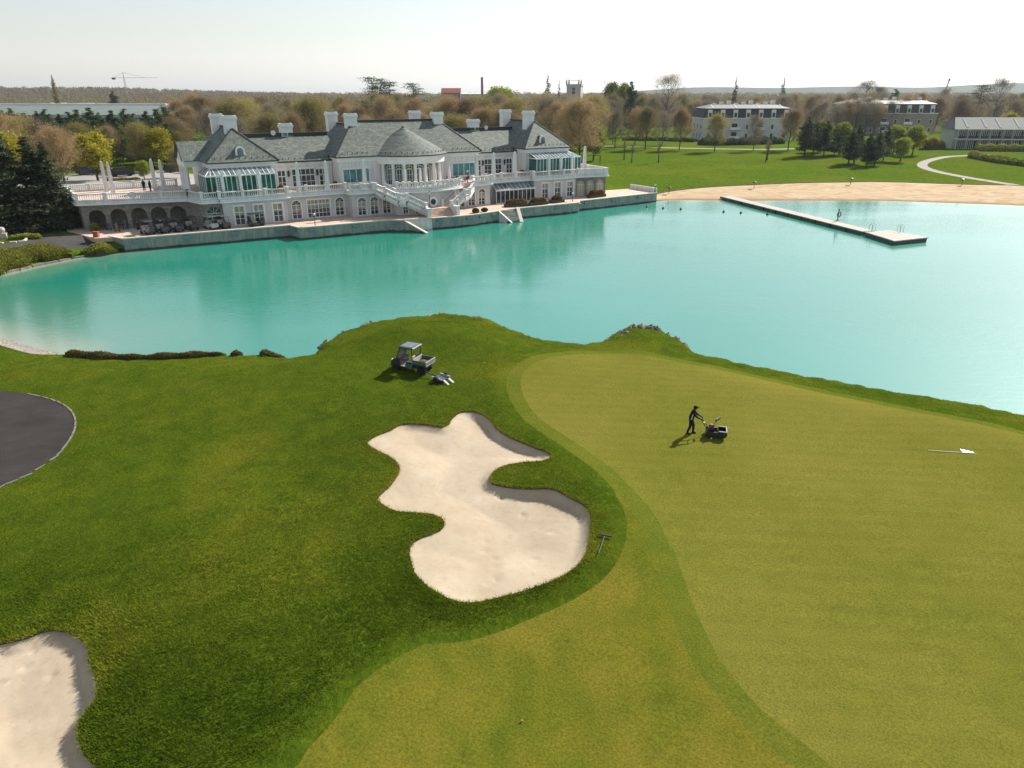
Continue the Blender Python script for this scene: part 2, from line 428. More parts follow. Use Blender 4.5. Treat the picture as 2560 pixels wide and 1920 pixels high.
# ------------------------------------------------------------------ mesh tools
def mesh_np(name, V, Fc, mat=None, parent=None, smooth_=False):
    me = bpy.data.meshes.new(name)
    V = np.asarray(V, np.float32); Fc = np.asarray(Fc, np.int32)
    k = Fc.shape[1]
    me.vertices.add(len(V)); me.vertices.foreach_set('co', V.ravel())
    me.loops.add(Fc.size); me.loops.foreach_set('vertex_index', Fc.ravel())
    me.polygons.add(len(Fc)); me.polygons.foreach_set('loop_start', np.arange(0, Fc.size, k, dtype=np.int32))
    me.polygons.foreach_set('loop_total', np.full(len(Fc), k, np.int32))
    if smooth_: me.polygons.foreach_set('use_smooth', np.ones(len(Fc), bool))
    me.update(calc_edges=True)
    if mat: me.materials.append(MATS[mat])
    o = bpy.data.objects.new(name, me); COL.objects.link(o)
    if parent: o.parent = parent
    return o
def tag(o, label=None, cat=None, group=None, kind=None):
    if label: o['label'] = label
    if cat: o['category'] = cat
    if group: o['group'] = group
    if kind: o['kind'] = kind
    return o

# ------------------------------------------------------------------ the ground as one partition
def closest_ring(poly, step=None):
    return poly
PATH1 = [G(x, y, 2.1) for x, y in zpts(1500, 150, 3.456, [(-250, 722), (70, 748), (400, 757), (700, 765), (1000, 771), (1400, 776), (1700, 770), (2000, 772), (2250, 778)])]
PATH1 = catmull(PATH1, False, 6)
def ribbon(line, w):
    return shift_line(line, w / 2) + shift_line(line, -w / 2)[::-1]
PATH1P = ribbon(PATH1, 3.2)
p2 = [G(x, y, 1.9) for x, y in zpts(1920, 150, 3.456, [(1900, 828), (1730, 835), (1560, 842), (1430, 862), (1340, 890), (1350, 920), (1470, 953), (1700, 993), (1950, 1030), (2212, 1067), (2500, 1110)])]
PATH2P = ribbon(catmull(p2, False, 2.5), 2.6)
ROAD_L = catmull([G(x, y, 1.8) for x, y in zpts(0, 560, 6.144, [(1365, 160), (1100, 155), (700, 160), (500, 140), (250, 110), (-300, 60), (-900, 0), (-900, 420), (-300, 395), (0, 350), (400, 325), (800, 290), (1100, 265), (1440, 245)])], True, 2.0)
BED_L = catmull([G(x, y, 1.85) for x, y in zpts(0, 560, 6.144, [(-60, 160), (100, 110), (230, 145), (330, 185), (400, 225), (340, 262), (200, 275), (0, 285), (-200, 285), (-250, 220)])], True, 1.0)
CARP = [HW(*p) for p in [(-70, 25), (-40, 23.5), (-24, 24), (-20, 78), (-75, 80), (-90, 40)]]
CARP = linear(CARP + [CARP[0]], 4)[:-1]
polys = [('bunker_near_green', BUNK1), ('bunker_left', BUNK2), ('putting_green', GREEN), ('green_collar', COLLAR), ('approach_fairway', FAIR),
         ('cart_path', ASPH), ('planting_bed', BED_L), ('drive_road', ROAD_L), ('car_park', CARP), ('park_path', PATH1P), ('beach_path', PATH2P), ('lake', LAKE), ('beach', BEACH)]
pts, edges = [], []
def add_loop(p, closed=True):
    i0 = len(pts); pts.extend(p); n = len(p)
    edges.extend([(i0 + i, i0 + (i + 1) % n) for i in range(n if closed else n - 1)])
for _, p in polys: add_loop([tuple(map(float, q)) for q in p])
def grid(x0, x1, y0, y1, s, jit=0.25):
    X, Y = np.meshgrid(np.arange(x0, x1, s), np.arange(y0, y1, s))
    P = np.stack([X.ravel(), Y.ravel()], 1)
    return P + RNG.uniform(-jit, jit, P.shape) * s
g1 = grid(-42, 55, 6, 78, 0.75)
g1 = g1[np.abs(g1[:, 0]) < g1[:, 1] * 0.85 + 12]
g2 = grid(-140, 190, 4, 260, 5.0); g2 = g2[~((g2[:, 0] > -42) & (g2[:, 0] < 55) & (g2[:, 1] < 78))]
g3 = grid(-420, 520, -60, 700, 28.0); g3 = g3[~((g3[:, 0] > -140) & (g3[:, 0] < 190) & (g3[:, 1] < 260) & (g3[:, 1] > 4))]
g4 = grid(-3000, 3000, -300, 4200, 300.0); g4 = g4[~((np.abs(g4[:, 0] - 50) < 470) & (g4[:, 1] < 700) & (g4[:, 1] > -60))]
gb = []
for poly, s in ((BUNK1, 0.17), (BUNK2, 0.14)):
    a = np.array(poly); q = grid(a[:, 0].min(), a[:, 0].max(), max(a[:, 1].min(), 13), a[:, 1].max(), s)
    q = q[inside(poly, q)]; q = q[seg_dist(poly, q, True) > 0.12]; gb.append(q)
allg = np.concatenate([g1, g2, g3, g4] + gb + [np.array([(-5800, -370), (5800, -370), (5800, 5800), (-5800, 5800), (0, 5800), (-3000, 5800), (3000, 5800), (0, 5000)], float)])
pts.extend([tuple(p) for p in allg])
res = delaunay_2d_cdt([Vector(p) for p in pts], edges, [], 0, 1e-4)
TV = np.array([(v.x, v.y) for v in res[0]]); TF = np.array([f for f in res[2] if len(f) == 3], np.int32)
cent = TV[TF].mean(1)
lab = np.full(len(TF), -1)
isl = {}
for i, (nme, p) in reversed(list(enumerate(polys))):
    m = inside(p, cent); isl[nme] = m
    if nme in ('green_collar', 'approach_fairway', 'putting_green'):
        m = m & (lab != 11)
    lab[m] = i
lab[isl['lake']] = 11
LD = seg_dist(LAKE, TV, True)
HZ = hgt(TV, LD)
names = [n for n, _ in polys]
def region(name, sel, mat, zf=None, smooth_=True):
    f = TF[sel]
    if len(f) == 0: return None
    idx, inv = np.unique(f, return_inverse=True)
    z = HZ[idx] if zf is None else zf(idx)
    V = np.column_stack([TV[idx], z])
    F3 = inv.reshape(-1, 3)
    return mesh_np(name, V, F3, mat, None, smooth_)
# lawn / rough split
far = cent[:, 1] > 84
R_ = np.hypot(cent[:, 0], cent[:, 1])
field = (R_ > 420) | (cent[:, 1] < -5)
rest = lab == -1
tag(region('rough_turf', rest & ~far & ~field, 'rough_grass'), kind='structure')
tag(region('lawn', rest & far & ~field, 'lawn_grass'), kind='structure')
tag(region('ground', rest & field, 'far_field'), kind='structure')
for nme, mat in (('putting_green', 'green_grass'), ('green_collar', 'collar_grass'), ('approach_fairway', 'fairway_grass'), ('cart_path', 'asphalt'),
                 ('planting_bed', 'rough_grass'), ('drive_road', 'asphalt_drive'), ('car_park', 'road_far'), ('park_path', 'path_gravel'), ('beach_path', 'path_gravel'), ('beach', 'beach_sand')):
    o = region(nme, lab == names.index(nme), mat)
    if o: tag(o, kind='structure')
shallow = np.minimum(seg_dist(NEAR_GRAVEL, TV) * 0.8, np.minimum(seg_dist(BANK, TV) * 2.2, seg_dist(BEACH_W, TV) * 2.5))
wsel = lab == 11
wo_ = region('lake', wsel, 'lake_water', lambda idx: np.zeros(len(idx)))
idx = np.unique(TF[wsel])
at = wo_.data.attributes.new('shore', 'FLOAT', 'POINT')
at.data.foreach_set('value', np.clip(shallow[idx] / 14.0, 0, 1).astype(np.float32))
tag(wo_, kind='structure')
# shore gravel strip on the left, lying 5 mm above the turf
def strip_mesh(name, line, d0, d1, mat, lift=0.006, n=3, zabs=None):
    L0 = [shift_line(line, d0 + (d1 - d0) * k / n) for k in range(n + 1)]
    V = np.array([p for l in L0 for p in l]); m = len(line)
    z = (hgt(V) + lift) if zabs is None else np.full(len(V), zabs)
    Fq = [(k * m + i, k * m + i + 1, (k + 1) * m + i + 1, (k + 1) * m + i) for k in range(n) for i in range(m - 1)]
    return mesh_np(name, np.column_stack([V, z]), Fq, mat, None, True)
tag(strip_mesh('gravel_shore', catmull(NEAR_GRAVEL, False, 1.0), 0.3, -1.0, 'gravel', 0.02), kind='structure')

# bunkers: sand bowl below a grassy lip
SUNXY = np.array([math.sin(SUN_AZ), math.cos(SUN_AZ)])
def bunker(name, poly, lipname, lip0, lip1, depth, i):
    A = np.array(poly); t = np.roll(A, -2, 0) - np.roll(A, 2, 0); t /= np.linalg.norm(t, axis=1)[:, None]
    nrm = np.stack([t[:, 1], -t[:, 0]], 1) * (1 if area(poly) > 0 else -1)
    lip = lip0 + 0.06 * np.clip(nrm @ SUNXY, 0, 1)
    ss_ = np.arange(len(A)) * 0.28
    face = lip1 * np.clip(nrm @ SUNXY + 0.15, 0, 1) ** 0.7 * (1 + 0.28 * np.sin(ss_ * 1.9 + 1) * np.sin(ss_ * 0.77) + 0.15 * np.sin(ss_ * 4.3))
    face = np.convolve(np.concatenate([face[-6:], face, face[:6]]), np.ones(13) / 13, 'valid')
    k = np.ones(9) / 9
    lip = np.convolve(np.concatenate([lip[-4:], lip, lip[:4]]), k, 'valid')
    hA = hgt(A)
    rimz = hA - lip
    def zf(idx):
        P = TV[idx]; D = seg_dist(poly, P, True)
        w = np.zeros((len(P))); zz = np.zeros(len(P))
        for s in range(0, len(P), 3000):
            q = P[s:s + 3000]; dd = ((q[:, None, :] - A) ** 2).sum(2)
            wt = 1 / (dd + 0.02) ** 1.6
            zz[s:s + 3000] = (wt * rimz).sum(1) / wt.sum(1)
            w[s:s + 3000] = (wt * face).sum(1) / wt.sum(1)
        exact = D < 1e-3
        zz = zz - depth * smooth(D / 4.2) - w * smooth(D / 0.55) * (1 - 0.5 * smooth((D - 2.0) / 3))
        x, y = P[:, 0], P[:, 1]
        zz += (0.004 * np.sin(x * 9 + 3 * np.sin(y * 2.1)) * np.sin(y * 7 + 2 * np.sin(x * 1.7)) + 0.05 * np.sin(x * 0.9) * np.sin(y * 1.1 + 1)) * smooth(D / 0.6)
        zz += RNG.normal(0, 0.0025, len(P)) * (D > 0.2)
        for (fx, fy) in FOOT:
            zz -= 0.085 * np.exp(-((x - fx) ** 2 + (y - fy) ** 2) / 0.016)
        return zz
    o = tag(region(name, lab == i, 'bunker_sand', zf), kind='structure')
    sidx = np.unique(TF[lab == i])
    V, Fq = [], []
    n = len(A)
    out = offset(poly, 0.03)
    # sample the sand edge height at its own vertices
    zs = zf_edge = rimz
    for j in range(n):
        V.append((out[j][0], out[j][1], hA[j] + 0.015)); V.append((A[j, 0], A[j, 1], rimz[j] - 0.25))
    for j in range(n):
        b = (j + 1) % n
        Fq.append((2 * j, 2 * b, 2 * b + 1, 2 * j + 1))
    l = mesh_np('turf_edge', V, Fq, 'soil_lip', o, True)
    return o
FOOT = [G(*p, 1.3) for p in zpts(900, 1020, 3.318, [(1130, 1470), (1110, 1490), (1125, 1515), (1130, 1385), (1120, 1300), (1040, 1235), (1050, 1160), (1035, 1075), (1065, 1545), (1355, 915), (1345, 925), (1600, 1080), (1440, 1300), (1190, 790), (1160, 785), (1780, 930), (1700, 960), (1750, 800)])] + \
       [G(*p, 1.1) for p in zpts(0, 1500, 2.765, [(240, 300), (265, 325), (245, 355), (235, 370), (80, 360), (70, 375), (50, 425), (40, 440), (240, 415), (635, 705), (190, 525), (380, 590), (20, 640)])]
bunker('sand_bunker', BUNK1, 'lip', 0.05, 0.36, 0.36, 0)
bunker('sand_bunker', BUNK2, 'lip', 0.05, 0.30, 0.26, 1)
# ------------------------------------------------------------------ builders
class MB:
    def __init__(s): s.V = []; s.F = []
    def add(s, V, Fc):
        k = len(s.V); s.V += [tuple(v) for v in V]; s.F += [tuple(i + k for i in f) for f in Fc]; return s
    def box(s, x0, x1, y0, y1, z0, z1):
        return s.add([(x0, y0, z0), (x1, y0, z0), (x1, y1, z0), (x0, y1, z0), (x0, y0, z1), (x1, y0, z1), (x1, y1, z1), (x0, y1, z1)],
                     [(0, 3, 2, 1), (4, 5, 6, 7), (0, 1, 5, 4), (1, 2, 6, 5), (2, 3, 7, 6), (3, 0, 4, 7)])
    def bar(s, p, q, w, h, up=(0, 0, 1)):
        """box beam from p to q, w wide, h tall"""
        p, q = Vector(p), Vector(q); d = (q - p).normalized(); u = Vector(up)
        r = d.cross(u)
        if r.length < 1e-4: r = d.cross(Vector((1, 0, 0)))
        r.normalize(); t = r.cross(d).normalized()
        V = [c + r * a * w / 2 + t * b * h / 2 for c in (p, q) for a, b in ((-1, -1), (1, -1), (1, 1), (-1, 1))]
        return s.add(V, [(0, 1, 2, 3), (7, 6, 5, 4), (0, 4, 5, 1), (1, 5, 6, 2), (2, 6, 7, 3), (3, 7, 4, 0)])
    def tube(s, p, q, r0, r1=None, n=8, cap=True):
        r1 = r0 if r1 is None else r1
        p, q = Vector(p), Vector(q); d = (q - p)
        if d.length < 1e-6: return s
        d.normalize(); a = d.orthogonal().normalized(); b = d.cross(a)
        V = []
        for c, r in ((p, r0), (q, r1)):
            for i in range(n):
                t = 2 * math.pi * i / n; V.append(c + (a * math.cos(t) + b * math.sin(t)) * r)
        Fc = [(i, (i + 1) % n, n + (i + 1) % n, n + i) for i in range(n)]
        if cap: Fc += [tuple(range(n - 1, -1, -1)), tuple(range(n, 2 * n))]
        return s.add(V, Fc)
    def path(s, pts, r, n=6):
        for a, b in zip(pts[:-1], pts[1:]): s.tube(a, b, r, r, n)
        return s
    def lathe(s, c, prof, n=12, axis='z'):
        V = []
        for r, h in prof:
            for i in range(n):
                t = 2 * math.pi * i / n
                v = (r * math.cos(t), r * math.sin(t), h)
                if axis == 'y': v = (v[0], v[2], v[1])
                if axis == 'x': v = (v[2], v[0], v[1])
                V.append((c[0] + v[0], c[1] + v[1], c[2] + v[2]))
        m = len(prof)
        Fc = [(j * n + i, j * n + (i + 1) % n, (j + 1) * n + (i + 1) % n, (j + 1) * n + i) for j in range(m - 1) for i in range(n)]
        Fc += [tuple(range(n - 1, -1, -1)), tuple(range((m - 1) * n, m * n))]
        return s.add(V, Fc)
    def prism(s, poly, z0, z1):
        n = len(poly)
        if area(poly) < 0: poly = poly[::-1]
        V = [(x, y, z0) for x, y in poly] + [(x, y, z1) for x, y in poly]
        return s.add(V, [tuple(range(n - 1, -1, -1)), tuple(range(n, 2 * n))] + [(i, (i + 1) % n, n + (i + 1) % n, n + i) for i in range(n)])
    def quad(s, a, b, c, d): return s.add([a, b, c, d], [(0, 1, 2, 3)])
    def ball(s, c, r, n=10, m=6, sq=(1, 1, 1)):
        return s.lathe_s(c, [(r * math.sin(math.pi * (j + 0.02) / (m + 0.04)), -r * math.cos(math.pi * (j + 0.02) / (m + 0.04))) for j in range(m + 1)], n, sq)
    def lathe_s(s, c, prof, n, sq):
        t = MB(); t.lathe((0, 0, 0), prof, n)
        return s.add([(c[0] + x * sq[0], c[1] + y * sq[1], c[2] + z * sq[2]) for x, y, z in t.V], t.F)
    def xf(s, M):
        s.V = [tuple(M @ Vector(v)) for v in s.V]; return s
    def mesh(s, name, mat, smooth_=False):
        me = bpy.data.meshes.new(name); me.from_pydata(s.V, [], s.F); me.update()
        if smooth_:
            me.polygons.foreach_set('use_smooth', np.ones(len(me.polygons), bool))
        if mat: me.materials.append(MATS[mat])
        return me
    def build(s, name, mat, parent=None, smooth_=False):
        return link(name, s.mesh(name, mat, smooth_), parent)
def link(name, me, parent=None, loc=None, rz=None):
    o = bpy.data.objects.new(name, me); COL.objects.link(o)
    if parent: o.parent = parent
    if loc is not None: o.location = loc
    if rz is not None: o.rotation_euler = (0, 0, rz)
    return o
def empty(name, loc=(0, 0, 0), rz=0.0, label=None, cat=None, group=None):
    o = bpy.data.objects.new(name, None); COL.objects.link(o)
    o.empty_display_size = 0.3
    o.location = loc; o.rotation_euler = (0, 0, rz)
    return tag(o, label, cat, group)
KIDS = {}
def copy_tree(o, parent=None):
    c = o.copy(); COL.objects.link(c); c.parent = parent
    for ch in list(o.children): copy_tree(ch, c)
    return c

# materials of buildings
simple('white_paint', (0.76, 0.76, 0.75), 0.6, var=0.06, scale=0.8)
def plaster():
    b = NB('white_plaster'); P = b.pos()
    n = b.noise(P, 0.5, 5); st = b.noise(b.map(P, (1.4, 1.4, 0.12)), 1.6, 5, 0.65)
    c = b.ramp(n, [(0.3, (0.66, 0.655, 0.64)), (0.7, (0.73, 0.725, 0.715))])
    b.col(b.mix(0.8, c, b.ramp(st, [(0.36, (0.78, 0.77, 0.75)), (0.56, (1, 1, 1))]), 'MULTIPLY')); b.set(Roughness=0.8)
plaster()
def siding(name, c, pitch, depth=0.5):
    b = NB(name); P = b.obj()
    sp = b.n('ShaderNodeSeparateXYZ'); b.l(P, sp.inputs[0])
    f = b.math('FRACT', b.math('MULTIPLY', sp.outputs[2], 1 / pitch))
    nz = b.noise(b.pos(), 0.7, 5)
    cc = b.ramp(nz, [(0.3, tuple(x * 0.86 for x in c)), (0.7, tuple(x * 1.08 for x in c))])
    j = b.ramp(f, [(0.0, (0.55, 0.55, 0.55)), (0.07, (1, 1, 1)), (1.0, (1, 1, 1))])
    b.col(b.mix(1.0, cc, j, 'MULTIPLY')); b.set(Roughness=0.75)
    b.bump(f, depth, 0.05)
siding('grey_banded_wall', (0.55, 0.54, 0.55), 0.42)
def stone_mat(name, c1, c2, mortar, sx, sy, obj=True):
    b = NB(name)
    v = b.n('ShaderNodeTexBrick'); v.inputs['Scale'].default_value = 1.0
    v.inputs['Brick Width'].default_value = sx; v.inputs['Row Height'].default_value = sy; v.inputs['Mortar Size'].default_value = 0.012
    v.inputs['Color1'].default_value = (*c1, 1); v.inputs['Color2'].default_value = (*c2, 1); v.inputs['Mortar'].default_value = (*mortar, 1)
    sp = b.n('ShaderNodeSeparateXYZ'); b.l(b.obj(), sp.inputs[0])
    cm = b.n('ShaderNodeCombineXYZ'); b.l(b.math('ADD', sp.outputs[0], sp.outputs[1]), cm.inputs[0]); b.l(sp.outputs[2], cm.inputs[1])
    b.l(cm.outputs[0], v.inputs['Vector'])
    nz = b.noise(b.pos(), 2.0, 5)
    b.col(b.mix(0.7, v.outputs[0], b.ramp(nz, [(0.3, (0.65, 0.65, 0.65)), (0.7, (1.25, 1.25, 1.25))]), 'MULTIPLY'))
    b.set(Roughness=0.9); b.bump(v.outputs['Fac'], -0.4, 0.03)
stone_mat('grey_stone', (0.20, 0.185, 0.165), (0.27, 0.25, 0.22), (0.14, 0.13, 0.12), 0.6, 0.3)
def slate():
    b = NB('roof_slate'); P = b.obj()
    sp = b.n('ShaderNodeSeparateXYZ'); b.l(P, sp.inputs[0])
    cm = b.n('ShaderNodeCombineXYZ'); b.l(b.math('ADD', sp.outputs[0], b.math('MULTIPLY', sp.outputs[1], 0.63)), cm.inputs[0]); b.l(b.math('MULTIPLY', sp.outputs[2], 1.5), cm.inputs[1])
    v = b.n('ShaderNodeTexBrick'); v.inputs['Scale'].default_value = 1.0; v.inputs['Brick Width'].default_value = 0.42; v.inputs['Row Height'].default_value = 0.27
    v.inputs['Mortar Size'].default_value = 0.02; v.inputs['Bias'].default_value = 0.0
    v.inputs['Color1'].default_value = (0.098, 0.114, 0.100, 1); v.inputs['Color2'].default_value = (0.180, 0.202, 0.172, 1); v.inputs['Mortar'].default_value = (0.07, 0.078, 0.075, 1)
    b.l(cm.outputs[0], v.inputs['Vector'])
    n = b.noise(b.map(b.pos(), (1, 1, 2.5)), 1.1, 6, 0.7)
    c = b.mix(0.75, v.outputs[0], b.ramp(n, [(0.3, (0.62, 0.64, 0.6)), (0.7, (1.3, 1.3, 1.25))]), 'MULTIPLY')
    b.col(c); b.set(Roughness=0.7); b.p.inputs['Specular IOR Level'].default_value = 0.25
    b.bump(v.outputs['Fac'], -0.5, 0.03)
slate()
simple('ridge_lead', (0.035, 0.033, 0.034), 0.6, var=0.2)
simple('gutter_brown', (0.045, 0.028, 0.022), 0.6, var=0.2)
simple('terrace_tile', (0.52, 0.40, 0.31), 0.85, var=0.12, scale=1.5)
def paving():
    b = NB('promenade_paving'); P = b.obj()
    v = b.n('ShaderNodeTexBrick'); v.inputs['Scale'].default_value = 1.0; v.inputs['Brick Width'].default_value = 2.4; v.inputs['Row Height'].default_value = 1.2
    v.inputs['Mortar Size'].default_value = 0.04
    v.inputs['Color1'].default_value = (0.50, 0.375, 0.285, 1); v.inputs['Color2'].default_value = (0.56, 0.43, 0.33, 1); v.inputs['Mortar'].default_value = (0.40, 0.33, 0.27, 1)
    b.l(P, v.inputs['Vector'])
    b.col(b.mix(0.6, v.outputs[0], b.ramp(b.noise(b.pos(), 0.9, 5), [(0.3, (0.75, 0.75, 0.75)), (0.7, (1.15, 1.15, 1.15))]), 'MULTIPLY')); b.set(Roughness=0.85)
paving()
def glass(name, c, rough=0.06, spec=0.6):
    b = NB(name)
    n = b.noise(b.pos(), 0.6, 3)
    b.col(b.ramp(n, [(0.35, tuple(x * 0.5 for x in c)), (0.65, tuple(x * 1.4 for x in c))]))
    b.set(Roughness=rough, IOR=1.5); b.p.inputs['Specular IOR Level'].default_value = spec
glass('glass_green', (0.012, 0.105, 0.085))
glass('glass_teal', (0.06, 0.20, 0.22))
glass('glass_dark', (0.030, 0.036, 0.042))
glass('glass_roof', (0.17, 0.20, 0.215), 0.12, 0.8)
simple('curtain', (0.36, 0.33, 0.26), 0.9, var=0.25, scale=2.5)
simple('cream_panel', (0.50, 0.44, 0.32), 0.8, var=0.1)
simple('void_dark', (0.02, 0.02, 0.022), 0.9)
simple('black_metal', (0.02, 0.02, 0.022), 0.45, var=0.1)
simple('grey_metal', (0.30, 0.31, 0.32), 0.4, metal=0.6, var=0.1)
simple('white_plastic', (0.70, 0.70, 0.68), 0.45, var=0.05)
simple('blue_lamp', (0.10, 0.24, 0.27), 0.5, var=0.1)
simple('terracotta', (0.32, 0.10, 0.05), 0.8)
simple('brown_planter', (0.07, 0.045, 0.04), 0.8)

CL = empty('clubhouse', (HOX, HOY, 0), HROT, 'long white clubhouse with grey slate hipped roofs and rotunda on the lakeside quay', 'clubhouse')
TZ, BZ = 6.0, 1.8

def seg_frame(A, B):
    A, B = Vector((A[0], A[1])), Vector((B[0], B[1])); d = (B - A); L = d.length; d.normalize()
    inn = Vector((-d.y, d.x))
    return (lambda s, dd, z: (A.x + d.x * s + inn.x * dd, A.y + d.y * s + inn.y * dd, z)), L
def arc_pts(s, hw, zs, n=10):
    return [(s - hw * math.cos(math.pi * k / n), zs + hw * math.sin(math.pi * k / n)) for k in range(n + 1)]
def pierced(mb, A, B, z0, z1, ops, depth=0.25):
    """wall face from A to B with real openings and reveals"""
    pt, L = seg_frame(A, B)
    x = 0.0
    for (s, hw, zb, zt, kind) in sorted(ops):
        mb.quad(pt(x, 0, z0), pt(s - hw, 0, z0), pt(s - hw, 0, z1), pt(x, 0, z1))
        if zb > z0 + 0.01: mb.quad(pt(s - hw, 0, z0), pt(s + hw, 0, z0), pt(s + hw, 0, zb), pt(s - hw, 0, zb))
        top = arc_pts(s, hw, zt) if kind == 'arch' else [(s - hw, zt), (s + hw, zt)]
        for (a, b) in zip(top[:-1], top[1:]):
            mb.quad(pt(a[0], 0, a[1]), pt(b[0], 0, b[1]), pt(b[0], 0, z1), pt(a[0], 0, z1))
        ring = [(s - hw, zb)] + top + [(s + hw, zb)]
        for (a, b) in zip(ring[:-1], ring[1:]):
            mb.quad(pt(a[0], 0, a[1]), pt(a[0], depth, a[1]), pt(b[0], depth, b[1]), pt(b[0], 0, b[1]))
        mb.quad(pt(s - hw, 0, zb), pt(s + hw, 0, zb), pt(s + hw, depth, zb), pt(s - hw, depth, zb))
        x = s + hw
    mb.quad(pt(x, 0, z0), pt(L, 0, z0), pt(L, 0, z1), pt(x, 0, z1))
def window(parent, A, B, s, hw, zb, zt, kind, nx=2, nz=3, depth=0.22, glassm='glass_dark', surround=0.16, curtain=True, bar_=0.07, name='window'):
    pt, L = seg_frame(A, B)
    m = MB()
    top = arc_pts(s, hw, zt) if kind == 'arch' else [(s - hw, zt), (s + hw, zt)]
    ring = [(s - hw, zb)] + top + [(s + hw, zb)]
    if surround:
        k = (hw + surround) / hw
        top2 = arc_pts(s, hw + surround, zt) if kind == 'arch' else [(s - hw - surround, zt + surround * 1.3), (s + hw + surround, zt + surround * 1.3)]
        ring2 = [(s - hw - surround, zb)] + top2 + [(s + hw + surround, zb)]
        f = -0.06
        for a, b, c, d in zip(ring[:-1], ring[1:], ring2[1:], ring2[:-1]):
            m.quad(pt(a[0], f, a[1]), pt(b[0], f, b[1]), pt(c[0], f, c[1]), pt(d[0], f, d[1]))
            m.quad(pt(d[0], f, d[1]), pt(c[0], f, c[1]), pt(c[0], 0.01, c[1]), pt(d[0], 0.01, d[1]))
            m.quad(pt(a[0], f, a[1]), pt(a[0], 0.02, a[1]), pt(b[0], 0.02, b[1]), pt(b[0], f, b[1]))
    dd = depth - 0.08
    ztop = zt + (hw if kind == 'arch' else 0)
    def bar(a, b, w=bar_): m.bar(pt(a[0], dd, a[1]), pt(b[0], dd, b[1]), w, 0.06, up=pt(0, 1, 0)[0:2] + (0,) if False else (0, 0, 1))
    def vb(x, za, zb_, w=bar_):
        p0, p1 = pt(x - w / 2, dd, za), pt(x + w / 2, dd, za)
        m.add([pt(x - w / 2, dd, za), pt(x + w / 2, dd, za), pt(x + w / 2, dd, zb_), pt(x - w / 2, dd, zb_), pt(x - w / 2, dd + 0.05, za), pt(x + w / 2, dd + 0.05, za), pt(x + w / 2, dd + 0.05, zb_), pt(x - w / 2, dd + 0.05, zb_)],
              [(0, 1, 2, 3), (0, 3, 7, 4), (1, 5, 6, 2), (3, 2, 6, 7)])
    def hb(z, xa, xb, w=bar_):
        m.add([pt(xa, dd, z - w / 2), pt(xb, dd, z - w / 2), pt(xb, dd, z + w / 2), pt(xa, dd, z + w / 2), pt(xa, dd + 0.05, z - w / 2), pt(xb, dd + 0.05, z - w / 2), pt(xb, dd + 0.05, z + w / 2), pt(xa, dd + 0.05, z + w / 2)],
              [(0, 1, 2, 3), (3, 2, 6, 7), (1, 0, 4, 5)])
    for i in range(nx + 1):
        x = s - hw + 2 * hw * i / nx
        x = min(max(x, s - hw + bar_ / 2), s + hw - bar_ / 2)
        vb(x, zb, zt, bar_ * (1.5 if i * 2 == nx else 1))
    for j in range(nz + 1):
        z = zb + (zt - zb) * j / nz
        hb(min(max(z, zb + bar_ / 2), ztop - bar_ / 2), s - hw, s + hw, bar_ * (1.6 if j == nz - 1 and kind == 'rect' else 1.2 if j in (0, nz) else 1))
    if kind == 'arch':
        for k in range(1, 4):
            t = math.pi * k / 4
            p, q = pt(s, dd + 0.02, zt), pt(s - hw * math.cos(t), dd + 0.02, zt + hw * math.sin(t))
            m.bar(p, q, bar_ * 0.8, 0.04)
    o = m.build(name, 'white_paint', parent)
    g = MB(); n = len(ring)
    g.add([pt(a, depth - 0.02, b) for a, b in ring], [tuple(range(n))])
    g.build('pane', glassm, o)
    if curtain:
        zc = zb + (zt - zb) * random.uniform(0.45, 0.62)
        c = MB(); c.quad(pt(s - hw, depth - 0.028, zc), pt(s + hw, depth - 0.028, zc), pt(s + hw, depth - 0.028, zt), pt(s - hw, depth - 0.028, zt))
        c.build('curtain', 'curtain', o)
    return o

# ---- lower storey
CC, RR = (0.0, 6.5), 10.9
def circ(a, r=RR, c=CC): return (c[0] + r * math.sin(a), c[1] - r * math.cos(a))
A0 = math.asin(6.0 / RR)
arcade = []
segs = []
def lower(A, B, mat, ops=(), wins=True, **kw): segs.append((A, B, mat, list(ops), wins, kw))
lower((-51.2, 8.2), (-36.7, 4.9), 'grey_stone', [(1.9, 1.12, BZ, 3.55, 'arch'), (4.8, 1.12, BZ, 3.6, 'arch'), (7.6, 1.12, BZ, 3.65, 'arch'), (10.3, 1.12, BZ, 3.7, 'arch'), (13.0, 1.12, BZ, 3.75, 'arch')], False)
lower((-36.7, 4.9), (-35.4, 0.5), 'grey_stone')
lower((-35.4, 0.5), (-32.8, 0.5), 'grey_stone', [(1.35, 1.0, 1.95, 3.9, 'arch')], nx=3, nz=2)
lower((-32.8, 0.5), (-32.8, 0.0), 'grey_banded_wall')
lower((-32.8, 0.0), (-23.2, 0.0), 'grey_banded_wall', [(2.3, 0.70, 1.95, 4.75, 'rect'), (5.2, 0.70, 1.95, 4.75, 'rect'), (8.1, 0.70, 1.95, 4.75, 'rect')], surround=0.22)
lower((-23.2, 0.0), (-23.2, 1.0), 'grey_banded_wall')
lower((-23.2, 1.0), (-13.0, 1.0), 'grey_banded_wall', [(1.7, 0.72, 1.95, 4.1, 'arch'), (5.3, 1.85, 1.95, 4.75, 'rect'), (8.8, 0.72, 1.95, 4.1, 'arch')])
lower((-13.0, 1.0), (-13.0, -1.0), 'grey_banded_wall')
lower((-13.0, -1.0), (-6.0, -1.2), 'grey_banded_wall', [(1.7, 0.68, 1.95, 4.1, 'arch'), (3.85, 0.68, 1.95, 4.1, 'arch'), (6.0, 0.68, 1.95, 4.1, 'arch')])
lower((-6.0, -1.2), circ(-A0), 'grey_banded_wall')
na = 12
